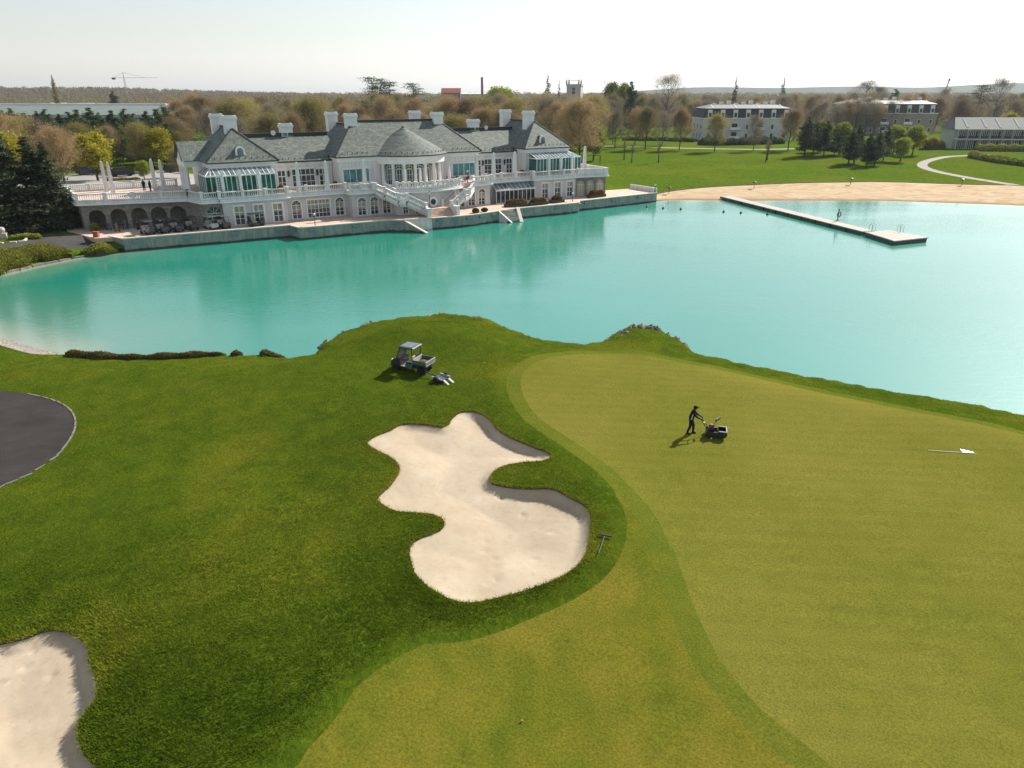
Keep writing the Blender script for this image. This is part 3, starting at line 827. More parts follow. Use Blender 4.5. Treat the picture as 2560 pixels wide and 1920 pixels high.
for k in range(na):
    a, b = circ(-A0 + 2 * A0 * k / na), circ(-A0 + 2 * A0 * (k + 1) / na)
    L_ = math.dist(a, b)
    ops = [(L_ / 2, 0.42, 1.95, 3.95, 'rect')] if k in (1, 3, 8, 10) else []
    lower(a, b, 'grey_banded_wall', ops)
lower(circ(A0), (6.0, -1.2), 'grey_banded_wall')
lower((6.0, -1.2), (13.0, -1.0), 'grey_banded_wall', [(1.0, 0.68, 1.95, 4.1, 'arch'), (3.15, 0.68, 1.95, 4.1, 'arch'), (5.3, 0.68, 1.95, 4.1, 'arch')])
lower((13.0, -1.0), (13.0, 1.0), 'grey_banded_wall')
lower((13.0, 1.0), (23.2, 1.0), 'grey_banded_wall')
lower((23.2, 1.0), (23.2, 0.0), 'grey_banded_wall')
lower((23.2, 0.0), (32.8, 0.0), 'grey_banded_wall', [(2.5, 0.70, 1.95, 4.75, 'rect'), (5.4, 0.70, 1.95, 4.75, 'rect'), (8.3, 0.70, 1.95, 4.75, 'rect')], surround=0.22)
lower((32.8, 0.0), (32.8, 0.2), 'grey_stone')
lower((32.8, 0.2), (39.4, -1.1), 'grey_stone', [(1.3, 0.85, 1.9, 4.0, 'arch'), (3.4, 0.85, 1.9, 4.0, 'arch'), (5.5, 0.85, 1.9, 4.0, 'arch')], nx=3, nz=1, glassm='cream_panel')
lower((39.4, -1.1), (40.2, 9.5), 'grey_stone')
lower((-52.4, 21.0), (-51.2, 8.2), 'grey_stone')
wm = {}
for A, B, mat, ops, wins, kw in segs:
    m = wm.setdefault((mat, round(A[0] / 7)), MB())
    pierced(m, A, B, 1.4, 5.62, ops, 0.45 if not wins else 0.25)
for (mat, _), m in wm.items(): m.build('wall', mat, CL)
for A, B, mat, ops, wins, kw in segs:
    if not wins: continue
    for (s, hw, zb, zt, kind) in ops:
        big = hw > 1.5
        k2 = dict(nx=6 if big else 2, nz=4 if big else 3); k2.update(kw)
        if mat == 'grey_stone': k2['curtain'] = False; k2['surround'] = 0.0
        window(CL, A, B, s, hw, zb, zt, kind, depth=0.25, **k2)
# arcade interior
m = MB(); pt, L_ = seg_frame((-51.2, 8.2), (-36.7, 4.9))
m.quad(pt(0, 4, 1.4), pt(L_, 4, 1.4), pt(L_, 4, 5.6), pt(0, 4, 5.6)); m.quad(pt(0, 0.4, 5.5), pt(L_, 0.4, 5.5), pt(L_, 4, 5.5), pt(0, 4, 5.5))
m.quad(pt(0.1, 0.4, 1.4), pt(0.1, 4, 1.4), pt(0.1, 4, 5.6), pt(0.1, 0.4, 5.6)); m.quad(pt(L_ - .1, 0.4, 1.4), pt(L_ - .1, 4, 1.4), pt(L_ - .1, 4, 5.6), pt(L_ - .1, 0.4, 5.6))
m.build('arcade_lining', 'grey_stone', CL)
m = MB()
for s in (1.9, 4.8, 7.6, 10.3, 13.0):
    for k in range(9):
        a, b = arc_pts(s, 1.14, 3.62)[k], arc_pts(s, 1.14, 3.62)[k + 1]
        a2, b2 = arc_pts(s, 1.42, 3.62)[k], arc_pts(s, 1.42, 3.62)[k + 1]
        m.quad(pt(a[0], -0.05, a[1]), pt(b[0], -0.05, b[1]), pt(b2[0], -0.05, b2[1]), pt(a2[0], -0.05, a2[1]))
m.build('arch_trim', 'grey_stone', CL)
# round niche under the balcony, centre
m = MB(); pt, L_ = seg_frame(circ(-0.05), circ(0.05))
for k in range(16):
    t0, t1 = 2 * math.pi * k / 16, 2 * math.pi * (k + 1) / 16
    f = lambda t, r, d: pt(L_ / 2 + r * math.cos(t), d, 3.75 + r * math.sin(t))
    m.quad(f(t0, 0.5, -0.12), f(t1, 0.5, -0.12), f(t1, 0.85, -0.12), f(t0, 0.85, -0.12)); m.quad(f(t0, 0.85, -0.12), f(t1, 0.85, -0.12), f(t1, 0.85, 0.1), f(t0, 0.85, 0.1))
o = m.build('round_window', 'white_paint', CL)
m = MB(); m.add([f(2 * math.pi * k / 16, 0.5, -0.05) for k in range(16)], [tuple(range(16))]); m.build('pane', 'glass_dark', o)

# ---- terrace slab and floor
arcp = [circ(-A0 + 2 * A0 * k / 14, RR + 0.4) for k in range(15)]
EDGE = [(-52.8, 21.3), (-51.6, 7.8), (-36.9, 4.4), (-35.7, 0.1), (-33.1, 0.1), (-33.1, -0.4), (-22.9, -0.4), (-22.9, 0.6), (-13.3, 0.6), (-13.3, -1.4), (-9.4, -1.6)] + [(-6.9, -1.7)] + arcp + [(6.9, -1.7)] + \
       [(9.4, -1.6), (13.3, -1.4), (13.3, 0.6), (22.9, 0.6), (22.9, -0.4), (33.1, -0.4), (39.7, -1.5), (40.5, 9.6)]
back = [(34, 9.6), (34, 23), (-34, 23), (-36, 21.3)]
m = MB(); m.prism(EDGE + back, 5.60, 5.96); m.build('terrace_slab', 'white_plaster', CL)
m = MB(); m.prism(offset((EDGE + back)[::-1], -0.25)[::-1], 5.9, TZ); m.build('terrace_floor', 'terrace_tile', CL)
m = MB()
for a, b in zip(EDGE[:-1], EDGE[1:]):
    m.bar((*a, 5.52), (*b, 5.52), 0.5, 0.16)
m.build('cornice', 'white_paint', CL)

# ---- balustrades
POSTM = MB().box(-0.2, 0.2, -0.2, 0.2, 0, 1.12).box(-0.26, 0.26, -0.26, 0.26, 1.12, 1.2).mesh('post', 'white_plaster')
def balustrade(pts, name='balustrade', solid=False, posts=True, gap=3.4, h=1.05, parent=None):
    pts = [p if len(p) == 3 else (*p, TZ) for p in pts]
    m, bl, hr_ = MB(), MB(), MB()
    P = []
    for a, b in zip(pts[:-1], pts[1:]):
        a, b = Vector(a), Vector(b)
        m.bar(a + Vector((0, 0, 0.11)), b + Vector((0, 0, 0.11)), 0.30, 0.22)
        hr_.bar(a + Vector((0, 0, h - 0.07)), b + Vector((0, 0, h - 0.07)), 0.34, 0.15)
        L = (b - a).length; n = max(1, round(L / 0.30))
        if solid: m.bar(a + Vector((0, 0, h / 2)), b + Vector((0, 0, h / 2)), 0.2, h - 0.3)
        else:
            for k in range(n):
                c = a + (b - a) * ((k + 0.5) / n)
                bl.lathe((c.x, c.y, c.z), [(0.055, 0.2), (0.095, 0.38), (0.05, 0.62), (0.07, h - 0.14)], 5)
        np_ = max(1, round(L / gap)); P += [a + (b - a) * (k / np_) for k in range(np_)]
    P.append(Vector(pts[-1]))
    o = m.build(name, 'white_plaster', parent or CL)
    hr_.build('handrail', 'white_plaster', o)
    if bl.V: tag(bl.build('balusters', 'white_plaster', o), kind='stuff')
    if posts:
        for p in P: link('post', POSTM, o, p)
    return o
E2 = offset((EDGE + back)[::-1], -0.2)[::-1][:len(EDGE)]
bl1 = E2[0:11]
i0 = 12
balustrade(bl1[0:3]); balustrade(bl1[2:5]); balustrade(bl1[5:7]); balustrade(bl1[7:9]); balustrade(bl1[9:11], gap=2.0)
balustrade([(-52.6, 21.1), (-36.2, 21.1)])
arcb = [circ(-A0 * 0.93 + 2 * A0 * 0.93 * k / 12, RR + 0.15) for k in range(13)]
balustrade(arcb, gap=2.2)
n_ = len(EDGE)
br = E2[n_ - 8:]
balustrade(br[0:2], gap=2.0); balustrade(br[2:4]); balustrade(br[4:6])
balustrade(br[5:8], solid=True, posts=False)

# ---- twin curved stairs
STEPM = MB().box(-1.05, 1.05, -0.19, 0.19, -0.22, 0).mesh('step', 'terrace_tile')
for sg in (-1, 1):
    P = [Vector((sg * 8.15, -1.6, 6.0)), Vector((sg * 7.4, -2.9, 5.5)), Vector((sg * 5.9, -4.2, 4.55)), Vector((sg * 4.9, -4.75, 4.5)), Vector((sg * 2.0, -5.6, 2.9))]
    m = MB()
    for a, b in zip(P[:-1], P[1:]):
        m.bar(a - Vector((0, 0, 0.42)), b - Vector((0, 0, 0.42)), 2.5, 0.5)
        m.bar(a - Vector((0, 0, 0.85)), b - Vector((0, 0, 0.85)), 1.6, 0.5)
    st = m.build('staircase', 'white_plaster', CL)
    fl = [(P[0], P[1], 3), (P[1], P[2], 6), (P[3], P[4], 10)]
    for a, b, n in fl:
        d = (b - a); ang = math.atan2(d.y, d.x) - math.pi / 2
        for k in range(n + 1):
            link('step', STEPM, st, a + d * ((k + 0.5) / (n + 1)), ang)
    def side(off):
        out = []
        for i, p in enumerate(P):
            q0, q1 = P[max(0, i - 1)], P[min(len(P) - 1, i + 1)]
            t = (q1 - q0); t.z = 0; t.normalize(); r = Vector((t.y, -t.x, 0))
            out.append(p + r * off)
        return out
    for off in (-1.12, 1.12):
        balustrade([tuple(v) for v in side(off)], parent=CL, posts=True, gap=9, name='stair_balustrade')
m = MB(); m.prism([(-2.2, -6.3), (2.2, -6.3), (2.2, -4.3), (-2.2, -4.3)], 1.7, 2.9); m.build('stair_landing', 'terrace_tile', CL)
fs = MB().box(-2.15, 2.15, -0.16, 0.16, -1.2, 0).mesh('step', 'terrace_tile')
for k in range(6):
    link('step', fs, CL, (0, -6.44 - 0.28 * k, 2.72 - 0.18 * k))
for sg in (-1, 1):
    m = MB(); m.bar((sg * 2.35, -6.2, 3.2), (sg * 2.55, -8.0, 2.35), 0.35, 1.3); m.box(sg * 2.6 - 0.3, sg * 2.6 + 0.3, -8.5, -7.9, 1.75, 3.2); m.box(sg * 2.6 - 0.38, sg * 2.6 + 0.38, -8.58, -7.82, 3.2, 3.35)
    m.build('newel_wall', 'white_plaster', CL)

# ---- upper storey
def wallbox(name, u0, u1, w0, w1, z0, z1, mat='white_plaster'):
    return MB().box(u0, u1, w0, w1, z0, z1).build(name, mat, CL)
def eave_band(u0, u1, w0, w1, z):
    m = MB().box(u0 - 0.2, u1 + 0.2, w0 - 0.2, w1 + 0.2, z - 0.75, z - 0.28).box(u0 - 0.42, u1 + 0.42, w0 - 0.42, w1 + 0.42, z - 0.28, z - 0.06); m.build('cornice', 'white_paint', CL)
    m = MB().box(u0 - 0.6, u1 + 0.6, w0 - 0.6, w1 + 0.6, z - 0.06, z + 0.14); m.build('gutter', 'gutter_brown', CL)
def hip(u0, u1, w0, w1, z0, z1, axis, i0, i1, name='roof'):
    cu, cw = (u0 + u1) / 2, (w0 + w1) / 2
    if axis == 'w': r0, r1 = (cu, w0 + i0, z1), (cu, w1 - i1, z1); Fc = [(0, 1, 4), (1, 2, 5, 4), (2, 3, 5), (3, 0, 4, 5)]
    else: r0, r1 = (u0 + i0, cw, z1), (u1 - i1, cw, z1); Fc = [(0, 1, 5, 4), (1, 2, 5), (2, 3, 4, 5), (3, 0, 4)]
    m = MB(); m.add([(u0, w0, z0), (u1, w0, z0), (u1, w1, z0), (u0, w1, z0), r0, r1], Fc)
    o = m.build(name, 'roof_slate', CL)
    c = MB(); c.bar(Vector(r0) + Vector((0, 0, 0.06)), Vector(r1) + Vector((0, 0, 0.06)), 0.5, 0.22)
    for k, r in ((0, r0 if axis == 'w' else r0), (1, r0 if axis == 'w' else r1)):
        c.bar(Vector(m.V[k]) + Vector((0, 0, 0.03)), Vector(r) + Vector((0, 0, 0.03)), 0.22, 0.1)
    c.build('ridge_cap', 'ridge_lead', o)
    # snow guards along the front eave
    return o
CHIM = {}
def chimney(u, w, zb, zt, a=0.92, b=0.72):
    m = MB().box(u - a, u + a, w - b, w + b, zb - 2.2, zt - 0.55).box(u - a - 0.08, u + a + 0.08, w - b - 0.08, w + b + 0.08, zt - 0.75, zt - 0.62).box(u - a - 0.16, u + a + 0.16, w - b - 0.16, w + b + 0.16, zt - 0.55, zt - 0.3).box(u - a - 0.05, u + a + 0.05, w - b - 0.05, w + b + 0.05, zt - 0.3, zt)
    m.box(u - 0.06, u + 0.06, w - b - 0.05, w - b + 0.02, zb - 0.5, zt - 0.8)
    o = m.build('chimney', 'white_paint', CL)
    MB().box(u - a + 0.3, u + a - 0.3, w - b + 0.3, w + b - 0.3, zt - 0.02, zt + 0.06).build('flue', 'void_dark', o)
def dormer(u, w, z, sc=1.0):
    m = MB(); pr = [(-1.0, 0), (1.0, 0), (0.78, 0.28), (0.72, 0.75)] + [(0.72 * math.cos(math.pi * k / 10), 0.95 + 0.72 * math.sin(math.pi * k / 10)) for k in range(1, 10)] + [(-0.72, 0.75), (-0.78, 0.28)]
    n = len(pr)
    m.add([(u + x * sc, w, z + h * sc) for x, h in pr] + [(u + x * sc, w + 0.35, z + h * sc) for x, h in pr], [tuple(range(n)), tuple(range(2 * n - 1, n - 1, -1))] + [(i, n + i, n + (i + 1) % n, (i + 1) % n) for i in range(n)])
    o = m.build('dormer', 'white_paint', CL)
    h = MB(); pr2 = [(x * 0.94, hh * 0.97) for x, hh in pr]
    h.add([(u + x * sc, w + 0.3, z + hh * sc) for x, hh in pr2] + [(u + x * sc, w + 2.6, z + hh * sc) for x, hh in pr2], [(i, n + i, n + (i + 1) % n, (i + 1) % n) for i in range(n)])
    h.build('hood', 'ridge_lead', o)
    g = MB(); pg = [(-0.45, 0.3), (0.45, 0.3)] + [(0.45 * math.cos(math.pi * k / 8), 0.95 + 0.45 * math.sin(math.pi * k / 8)) for k in range(9)]
    g.add([(u + x * sc, w - 0.02, z + hh * sc) for x, hh in pg], [tuple(range(len(pg)))]); g.build('pane', 'glass_roof', o)
def flat_window(u0, u1, w, z0, z1, nx, nz, gm, bar_=0.08, fr=0.16, name='window', door=False):
    A, B = (u0 - 1, w), (u1 + 1, w)
    return window(CL, A, B, 1 + (u1 - u0) / 2, (u1 - u0) / 2, z0, z1, 'rect', nx, nz, 0.0, gm, fr, False, bar_, name)

def conservatory(sg):
    """glazed room in front of an end pavilion; every pane is its own piece"""
    ua, ub = (24.3, 34.5); wf, wb = 0.9, 3.6
    X = (lambda u: sg * u)
    fr = MB()
    zt, zr = 9.2, 10.15
    o = None
    cu = [ua + (ub - ua) * k / 14 for k in range(15)]
    cs = [wf + (7.5 - wf) * k / 4 for k in range(5)]
    for i, u in enumerate(cu): fr.box(X(u) - 0.05, X(u) + 0.05, wf - 0.05, wf + 0.05, TZ, zt)
    for w in cs: fr.box(X(ub) - 0.05, X(ub) + 0.05, w - 0.05, w + 0.05, TZ, zt)
    for z in (TZ + 0.15, zt):
        fr.bar((X(ua), wf, z), (X(ub), wf, z), 0.14, 0.18); fr.bar((X(ub), wf, z), (X(ub), 7.5, z), 0.14, 0.18); fr.bar((X(ua), wf, z), (X(ua), wb, z), 0.14, 0.18)
    for i, u in enumerate(cu):
        if i % 1 == 0: fr.bar((X(u), wf, zt + 0.04), (X(min(u, 33.2)), wb, zr), 0.09, 0.12)
    fr.bar((X(ub), wf, zt), (X(33.2), wb, zr), 0.12, 0.12)
    for w in cs[1:]: fr.bar((X(ub), w, zt), (X(33.2), max(w, wb), zr), 0.09, 0.12)
    o = fr.build('conservatory', 'white_paint', CL)
    for i in range(14):
        a, b = sorted((X(cu[i]), X(cu[i + 1])))
        lattice = i in (3, 7, 11)
        pm = MB().box(a + 0.05, b - 0.05, wf - 0.01, wf + 0.02, TZ + 0.2, zt - 0.08)
        pm.build('pane', 'glass_green', o)
        if lattice:
            l = MB()
            for k in range(9): l.box(a + 0.06, b - 0.06, wf - 0.05, wf - 0.012, TZ + 0.35 + k * 0.33, TZ + 0.43 + k * 0.33)
            for k in range(3): l.box(a + 0.08 + k * 0.25, a + 0.15 + k * 0.25, wf - 0.06, wf - 0.014, TZ + 0.25, zt - 0.1)
            l.build('lattice', 'white_paint', o)
        r = MB(); p = [(X(cu[i]), wf, zt + 0.06), (X(cu[i + 1]), wf, zt + 0.06), (X(min(cu[i + 1], 33.2)), wb, zr + 0.02), (X(min(cu[i], 33.2)), wb, zr + 0.02)]
        r.quad(*p); r.build('roof_pane', 'glass_roof', o)
    for k in range(4):
        MB().box(*sorted((X(ub) - 0.01, X(ub) + 0.02)), cs[k] + 0.05, cs[k + 1] - 0.05, TZ + 0.2, zt - 0.08).build('pane', 'glass_green', o)
        r = MB(); r.quad((X(ub), cs[k], zt + 0.06), (X(ub), cs[k + 1], zt + 0.06), (X(33.2), max(cs[k + 1], wb), zr + 0.02), (X(33.2), max(cs[k], wb), zr + 0.02)); r.build('roof_pane', 'glass_roof', o)
    MB().box(*sorted((X(ua) - 0.01, X(ua) + 0.02)), wf + 0.06, wb, TZ + 0.2, zt - 0.08).build('pane', 'glass_green', o)
    # tapered white fins standing on the front
    for u in (26.9, 29.6, 32.2):
        MB().box(X(u) - 0.2, X(u) + 0.2, wf - 0.45, wf - 0.08, TZ, zt + 0.5).box(X(u) - 0.15, X(u) + 0.15, wf - 0.4, wf - 0.12, zt + 0.5, zt + 0.8).build('pilaster', 'white_paint', o)
for sg in (-1, 1):
    lo, hi = sorted((sg * 23.5, sg * 33.1))
    wallbox('wall', lo, hi, 3.6, 22.0, TZ, 10.6)
    eave_band(lo, hi, 3.6, 22.0, 10.85)
    hip(lo - 0.7, hi + 0.7, 2.9, 22.7, 10.97, 15.6, 'w', 5.4, 5.4)
    chimney(sg * 28.3 - (0.9 if sg > 0 else 0.1), 8.9, 15.3, 17.5); chimney(sg * 28.3 - (1.0 if sg > 0 else 0.5), 17.6, 15.3, 17.55)
    dormer(sg * 28.0 - 0.4, 3.9, 11.5, 1.0)
    conservatory(sg)
    # link
    lo, hi = sorted((sg * 13.2, sg * 23.6))
    wallbox('wall', lo, hi, 7.0, 20.4, TZ, 10.2)
    lo2, hi2 = sorted((sg * 12.9, sg * 23.0))
    MB().box(lo2, hi2, 6.75, 7.0, 9.75, 10.2).box(lo2, hi2, 6.55, 6.75, 10.05, 10.2).build('cornice', 'white_paint', CL)
    MB().box(lo2, hi2, 6.25, 6.6, 10.2, 10.42).build('gutter', 'gutter_brown', CL)
    m = MB(); a, b = sorted((sg * 11.5, sg * 26.5))
    m.add([(a, 6.3, 10.42), (b, 6.3, 10.42), (b, 13.7, 13.95), (a, 13.7, 13.95), (b, 21.1, 10.42), (a, 21.1, 10.42)], [(0, 1, 2, 3), (3, 2, 4, 5)])
    o = m.build('roof', 'roof_slate', CL)
    MB().box(a, b, 13.5, 14.1, 13.9, 14.45).build('ridge_cap', 'ridge_lead', o)
    chimney(sg * 18.2 - 0.2, 14.2, 13.8, 15.95, 1.0, 0.7)
    flat_window(sg * 18.2 - 1.9, sg * 18.2 + 1.9, 6.98, TZ + 0.05, 9.1, 5, 3, 'glass_dark')
    for uu in (21.8, 14.9): flat_window(sg * uu - 0.65, sg * uu + 0.65, 6.98, TZ + 0.05, 9.0, 2, 3, 'glass_dark')
    for uu in (20.7, 15.9):
        l = MB().tube((sg * uu, 6.7, 8.0), (sg * uu, 6.7, 8.7), 0.16, 0.2, 6).tube((sg * uu, 6.7, 8.7), (sg * uu, 6.7, 8.95), 0.24, 0.03, 6).bar((sg * uu, 7.0, 7.9), (sg * uu, 6.7, 8.0), 0.06, 0.06); l.build('wall_lantern', 'black_metal', CL)
# centre
wallbox('wall', -13.1, 13.1, 3.7, 22.0, TZ, 10.6)
eave_band(-13.1, 13.1, 3.7, 22.0, 10.85)
hip(-13.8, 13.8, 3.0, 16.8, 10.97, 16.2, 'u', 5.7, 5.7)
for sg in (-1, 1):
    hip(sg * 8.0 - 5.75, sg * 8.0 + 5.75, 6.6, 24.8, 10.99, 15.6, 'w', 4.0, 5.5)
    chimney(sg * 8.2 - 0.2, 9.6, 15.3, 17.5); chimney(sg * 8.2 - 0.6, 18.6, 15.4, 17.55)
    flat_window(sg * 10.2 - 2.3, sg * 10.2 + 2.3, 3.68, TZ + 0.7, 8.95, 4, 1, 'glass_teal', 0.07, 0.12)
# rotunda
RC = (0.0, 6.7)
def rp(a, r): return (RC[0] + r * math.sin(a), RC[1] - r * math.cos(a))
m = MB(); n = 64
ring = [rp(2 * math.pi * k / n, 7.55) for k in range(n)]
m.add([(*p, 10.97) for p in ring] + [(*rp(2 * math.pi * k / n, 3.7), 13.15) for k in range(n)] + [(*RC, 15.25)],
      [(k, (k + 1) % n, n + (k + 1) % n, n + k) for k in range(n)] + [(n + k, n + (k + 1) % n, 2 * n) for k in range(n)])
o = m.build('conical_roof', 'roof_slate', CL)
MB().lathe((RC[0], RC[1], 15.1), [(0.25, 0), (0.3, 0.12), (0.08, 0.3)], 10).build('finial', 'ridge_lead', o)
MB().lathe((RC[0], RC[1], 0), [(7.0, 9.55), (7.1, 9.6), (7.1, 10.3), (7.3, 10.5), (7.42, 10.8)], 64).build('entablature', 'white_paint', CL)
MB().lathe((RC[0], RC[1], 0), [(7.5, 10.8), (7.58, 10.8), (7.58, 10.98)], 64).build('gutter', 'gutter_brown', CL)
nb = 9; amax = math.radians(74)
for k in range(nb + 1):
    a = -amax + 2 * amax * k / nb
    p = rp(a, 6.6)
    MB().lathe((p[0], p[1], TZ), [(0.4, 0), (0.4, 0.12), (0.3, 0.2), (0.29, 1.5), (0.25, 3.3), (0.36, 3.42), (0.38, 3.6)], 12).build('column', 'white_paint', CL, True)
for k in range(nb):
    a, b = -amax + 2 * amax * k / nb, -amax + 2 * amax * (k + 1) / nb
    A, B = rp(a, 5.9), rp(b, 5.9); L_ = math.dist(A, B)
    o = window(CL, A, B, L_ / 2, L_ / 2 - 0.05, TZ + 0.02, 9.55, 'rect', 4, 4, 0.02, 'glass_green', 0.0, False, 0.05, 'glazed_bay')
    pt, _ = seg_frame(A, B); m = MB()
    for r in (0.52, 0.92):
        ap = [(L_ / 2 - r * math.cos(math.pi * j / 10), 8.3 + r * math.sin(math.pi * j / 10)) for j in range(11)]
        ap = [(ap[0][0], TZ)] + ap + [(ap[-1][0], TZ)]
        for p, q in zip(ap[:-1], ap[1:]): m.bar(pt(p[0], -0.1, p[1]), pt(q[0], -0.1, q[1]), 0.09, 0.09)
    m.build('arched_mullion', 'white_paint', o)
# gabled portico on the left end
m = MB(); m.add([(-36.2, 9.3, 10.9), (-30, 9.3, 10.9), (-30, 13.2, 13.6), (-36.2, 13.2, 13.6), (-30, 17.1, 10.9), (-36.2, 17.1, 10.9)], [(0, 1, 2, 3), (3, 2, 4, 5)])
o = m.build('roof', 'roof_slate', CL)
m = MB(); m.bar((-36.25, 9.2, 10.95), (-36.25, 13.2, 13.68), 0.12, 0.25).bar((-36.25, 17.2, 10.95), (-36.25, 13.2, 13.68), 0.12, 0.25); m.build('verge', 'gutter_brown', o)
MB().box(-36.0, -33.0, 9.5, 16.9, 10.0, 10.8).build('cornice', 'white_paint', CL)
m = MB(); m.add([(-35.9, 9.6, 10.8), (-35.9, 16.8, 10.8), (-35.9, 13.2, 13.3)], [(0, 2, 1)]); m.build('pediment', 'white_plaster', CL)
for w in (9.9, 12.0, 14.4, 16.5):
    MB().lathe((-35.7, w, TZ), [(0.36, 0), (0.36, 0.15), (0.28, 0.22), (0.24, 3.7), (0.36, 3.85), (0.36, 4.0)], 12).build('column', 'white_paint', CL, True)
# lower lean-to conservatory on the right
m = MB(); uu = [14.6 + (23.0 - 14.6) * k / 9 for k in range(10)]
for u in uu:
    m.box(u - 0.045, u + 0.045, -0.55, -0.45, BZ, 4.1); m.bar((u, -0.6, 4.16), (u, 1.0, 5.15), 0.08, 0.1)
m.box(14.5, 23.1, -0.62, -0.4, 4.05, 4.28).box(14.5, 23.1, -0.6, -0.42, BZ, BZ + 0.15)
o = m.build('lean_to', 'white_paint', CL)
for a, b in zip(uu[:-1], uu[1:]):
    MB().box(a + 0.05, b - 0.05, -0.51, -0.48, BZ + 0.15, 4.06).build('pane', 'glass_dark', o)
    r = MB(); r.quad((a, -0.6, 4.2), (b, -0.6, 4.2), (b, 0.98, 5.18), (a, 0.98, 5.18)); r.build('roof_pane', 'glass_roof', o)
# snow guards along the eaves
m = MB()
def guards(p, q, n):
    for k in range(n):
        t = (k + 0.5) / n; x, y, z = (p[i] + (q[i] - p[i]) * t for i in range(3)); m.box(x - 0.05, x + 0.05, y - 0.03, y + 0.03, z, z + 0.28)
for sg in (-1, 1):
    for u0, u1, w, z, n in ((22.9, 33.7, 3.4, 11.35, 12), (13.0, 22.9, 6.8, 10.65, 10), (7.6, 13.7, 3.5, 11.35, 7)):
        guards((sg * u0, w, z), (sg * u1, w, z), n)
for k in range(22):
    a = math.radians(-80 + 160 * k / 21); p = rp(a, 7.0); m.box(p[0] - 0.05, p[0] + 0.05, p[1] - 0.03, p[1] + 0.03, 11.25, 11.55)
tag(m.build('snow_guards', 'ridge_lead', CL), kind='stuff')
# satellite dishes on the ridges
for u, w, z in ((-20.8, 13.4, 14.5), (20.5, 13.6, 14.4)):
    MB().lathe((u, w, z), [(0.02, 0.0), (0.28, -0.03), (0.42, -0.12)], 12, 'y').tube((u, w, z - 0.5), (u, w, z), 0.04).build('satellite_dish', 'white_plastic', CL)
# floor wall masses behind the glass
wallbox('rear_wall', -33, 33, 21.5, 22.2, 1.5, 10.6)
# ------------------------------------------------------------------ promenade and quay
def concrete():
    b = NB('quay_concrete'); P = b.pos()
    n = b.noise(P, 0.8, 6, 0.65); st = b.noise(b.map(P, (1.6, 1.6, 0.18)), 2.2, 4, 0.6)
    c = b.ramp(n, [(0.3, (0.22, 0.265, 0.235)), (0.7, (0.31, 0.35, 0.315))])
    c = b.mix(0.6, c, b.ramp(st, [(0.35, (0.55, 0.6, 0.56)), (0.65, (1.1, 1.1, 1.1))]), 'MULTIPLY')
    sp = b.n('ShaderNodeSeparateXYZ'); b.l(P, sp.inputs[0])
    wet = b.ramp(b.math('ADD', sp.outputs[2], b.math('MULTIPLY', b.noise(P, 0.7, 4), 0.5)), [(0.42, (1, 1, 1)), (0.56, (0, 0, 0))])
    b.col(b.mix(wet, c, (0.045, 0.05, 0.042))); b.set(Roughness=0.85); b.bump(n, 0.2, 0.03)
concrete()
simple('coping_stone', (0.60, 0.52, 0.44), 0.8, var=0.08)
def house_empty(name, u, w, z, rz, label, cat, group=None):
    x, y = HW(u, w); return empty(name, (x, y, z), HROT + rz, label, cat, group)
prom = MB().prism([(-53.6, 9.0), (-50.4, 0.4), (-48.0, 0.0), (-47.0, -2.0)] + [(u, w + 0.12) for u, w in QUAY[1:5]] + [(-2.4, -8.45)] + [(u, w + 0.12) for u, w in QUAY[7:12]] + [(15.1, -6.8)] + [(u, w + 0.1) for u, w in QUAY[15:18]] + [(50.6, 4.2), (41.5, 4.6), (41, 13), (-34, 13), (-53.6, 13)], 1.2, 1.8)
pr = prom.build('promenade', 'promenade_paving'); pr.location = (HOX, HOY, 0); pr.rotation_euler = (0, 0, HROT); tag(pr, kind='structure')
QW = house_empty('quay_wall', 0, 0, 0, 0, 'greenish concrete quay wall along the lake below the clubhouse', 'quay wall')
def panel(a, b, z0a=-0.6, zta=1.72, ztb=None, mat='quay_concrete', th=0.35, name='panel'):
    ztb = zta if ztb is None else ztb
    a, b = Vector((*a, 0)), Vector((*b, 0)); d = (b - a).normalized(); n = Vector((-d.y, d.x, 0)) * th
    m = MB()
    V = [(a.x, a.y, z0a), (b.x, b.y, z0a), (b.x, b.y, ztb), (a.x, a.y, zta)]; V += [(v[0] + n.x, v[1] + n.y, v[2]) for v in V]
    m.add(V, [(0, 1, 2, 3), (7, 6, 5, 4), (3, 2, 6, 7), (0, 3, 7, 4), (1, 5, 6, 2)])
    return m.build(name, mat, QW)
LAMPM = MB().box(-0.55, 0.55, -0.38, 0.02, -0.16, 0.16).box(-0.5, 0.5, -0.34, 0.0, 0.16, 0.2).mesh('wall_lamp', 'blue_lamp')
COPE = MB()
def run(a, b, lamps=True, z=1.8):
    L = math.dist(a, b); n = max(1, round(L / 3.2)); d = ((b[0] - a[0]) / L, (b[1] - a[1]) / L); nn = (d[1], -d[0])
    for k in range(n):
        p = (a[0] + d[0] * (L * k / n + 0.015), a[1] + d[1] * (L * k / n + 0.015)); q = (a[0] + d[0] * (L * (k + 1) / n - 0.015), a[1] + d[1] * (L * (k + 1) / n - 0.015))
        panel(p, q)
        if lamps and n > 1 and k % 2 == 0 or (lamps and n == 1 and L > 2.2):
            c = ((p[0] + q[0]) / 2, (p[1] + q[1]) / 2)
            link('wall_lamp', LAMPM, QW, (c[0] + nn[0] * 0.0, c[1] + nn[1] * 0.0, 1.28), math.atan2(d[1], d[0]))
    c = MB().bar((a[0] + nn[0] * -0.12, a[1] + nn[1] * -0.12, z), (b[0] + nn[0] * -0.12, b[1] + nn[1] * -0.12, z), 0.5, 0.16)
    c.build('coping', 'coping_stone', QW)
run((-48.6, 1.2), QUAY[0], False)
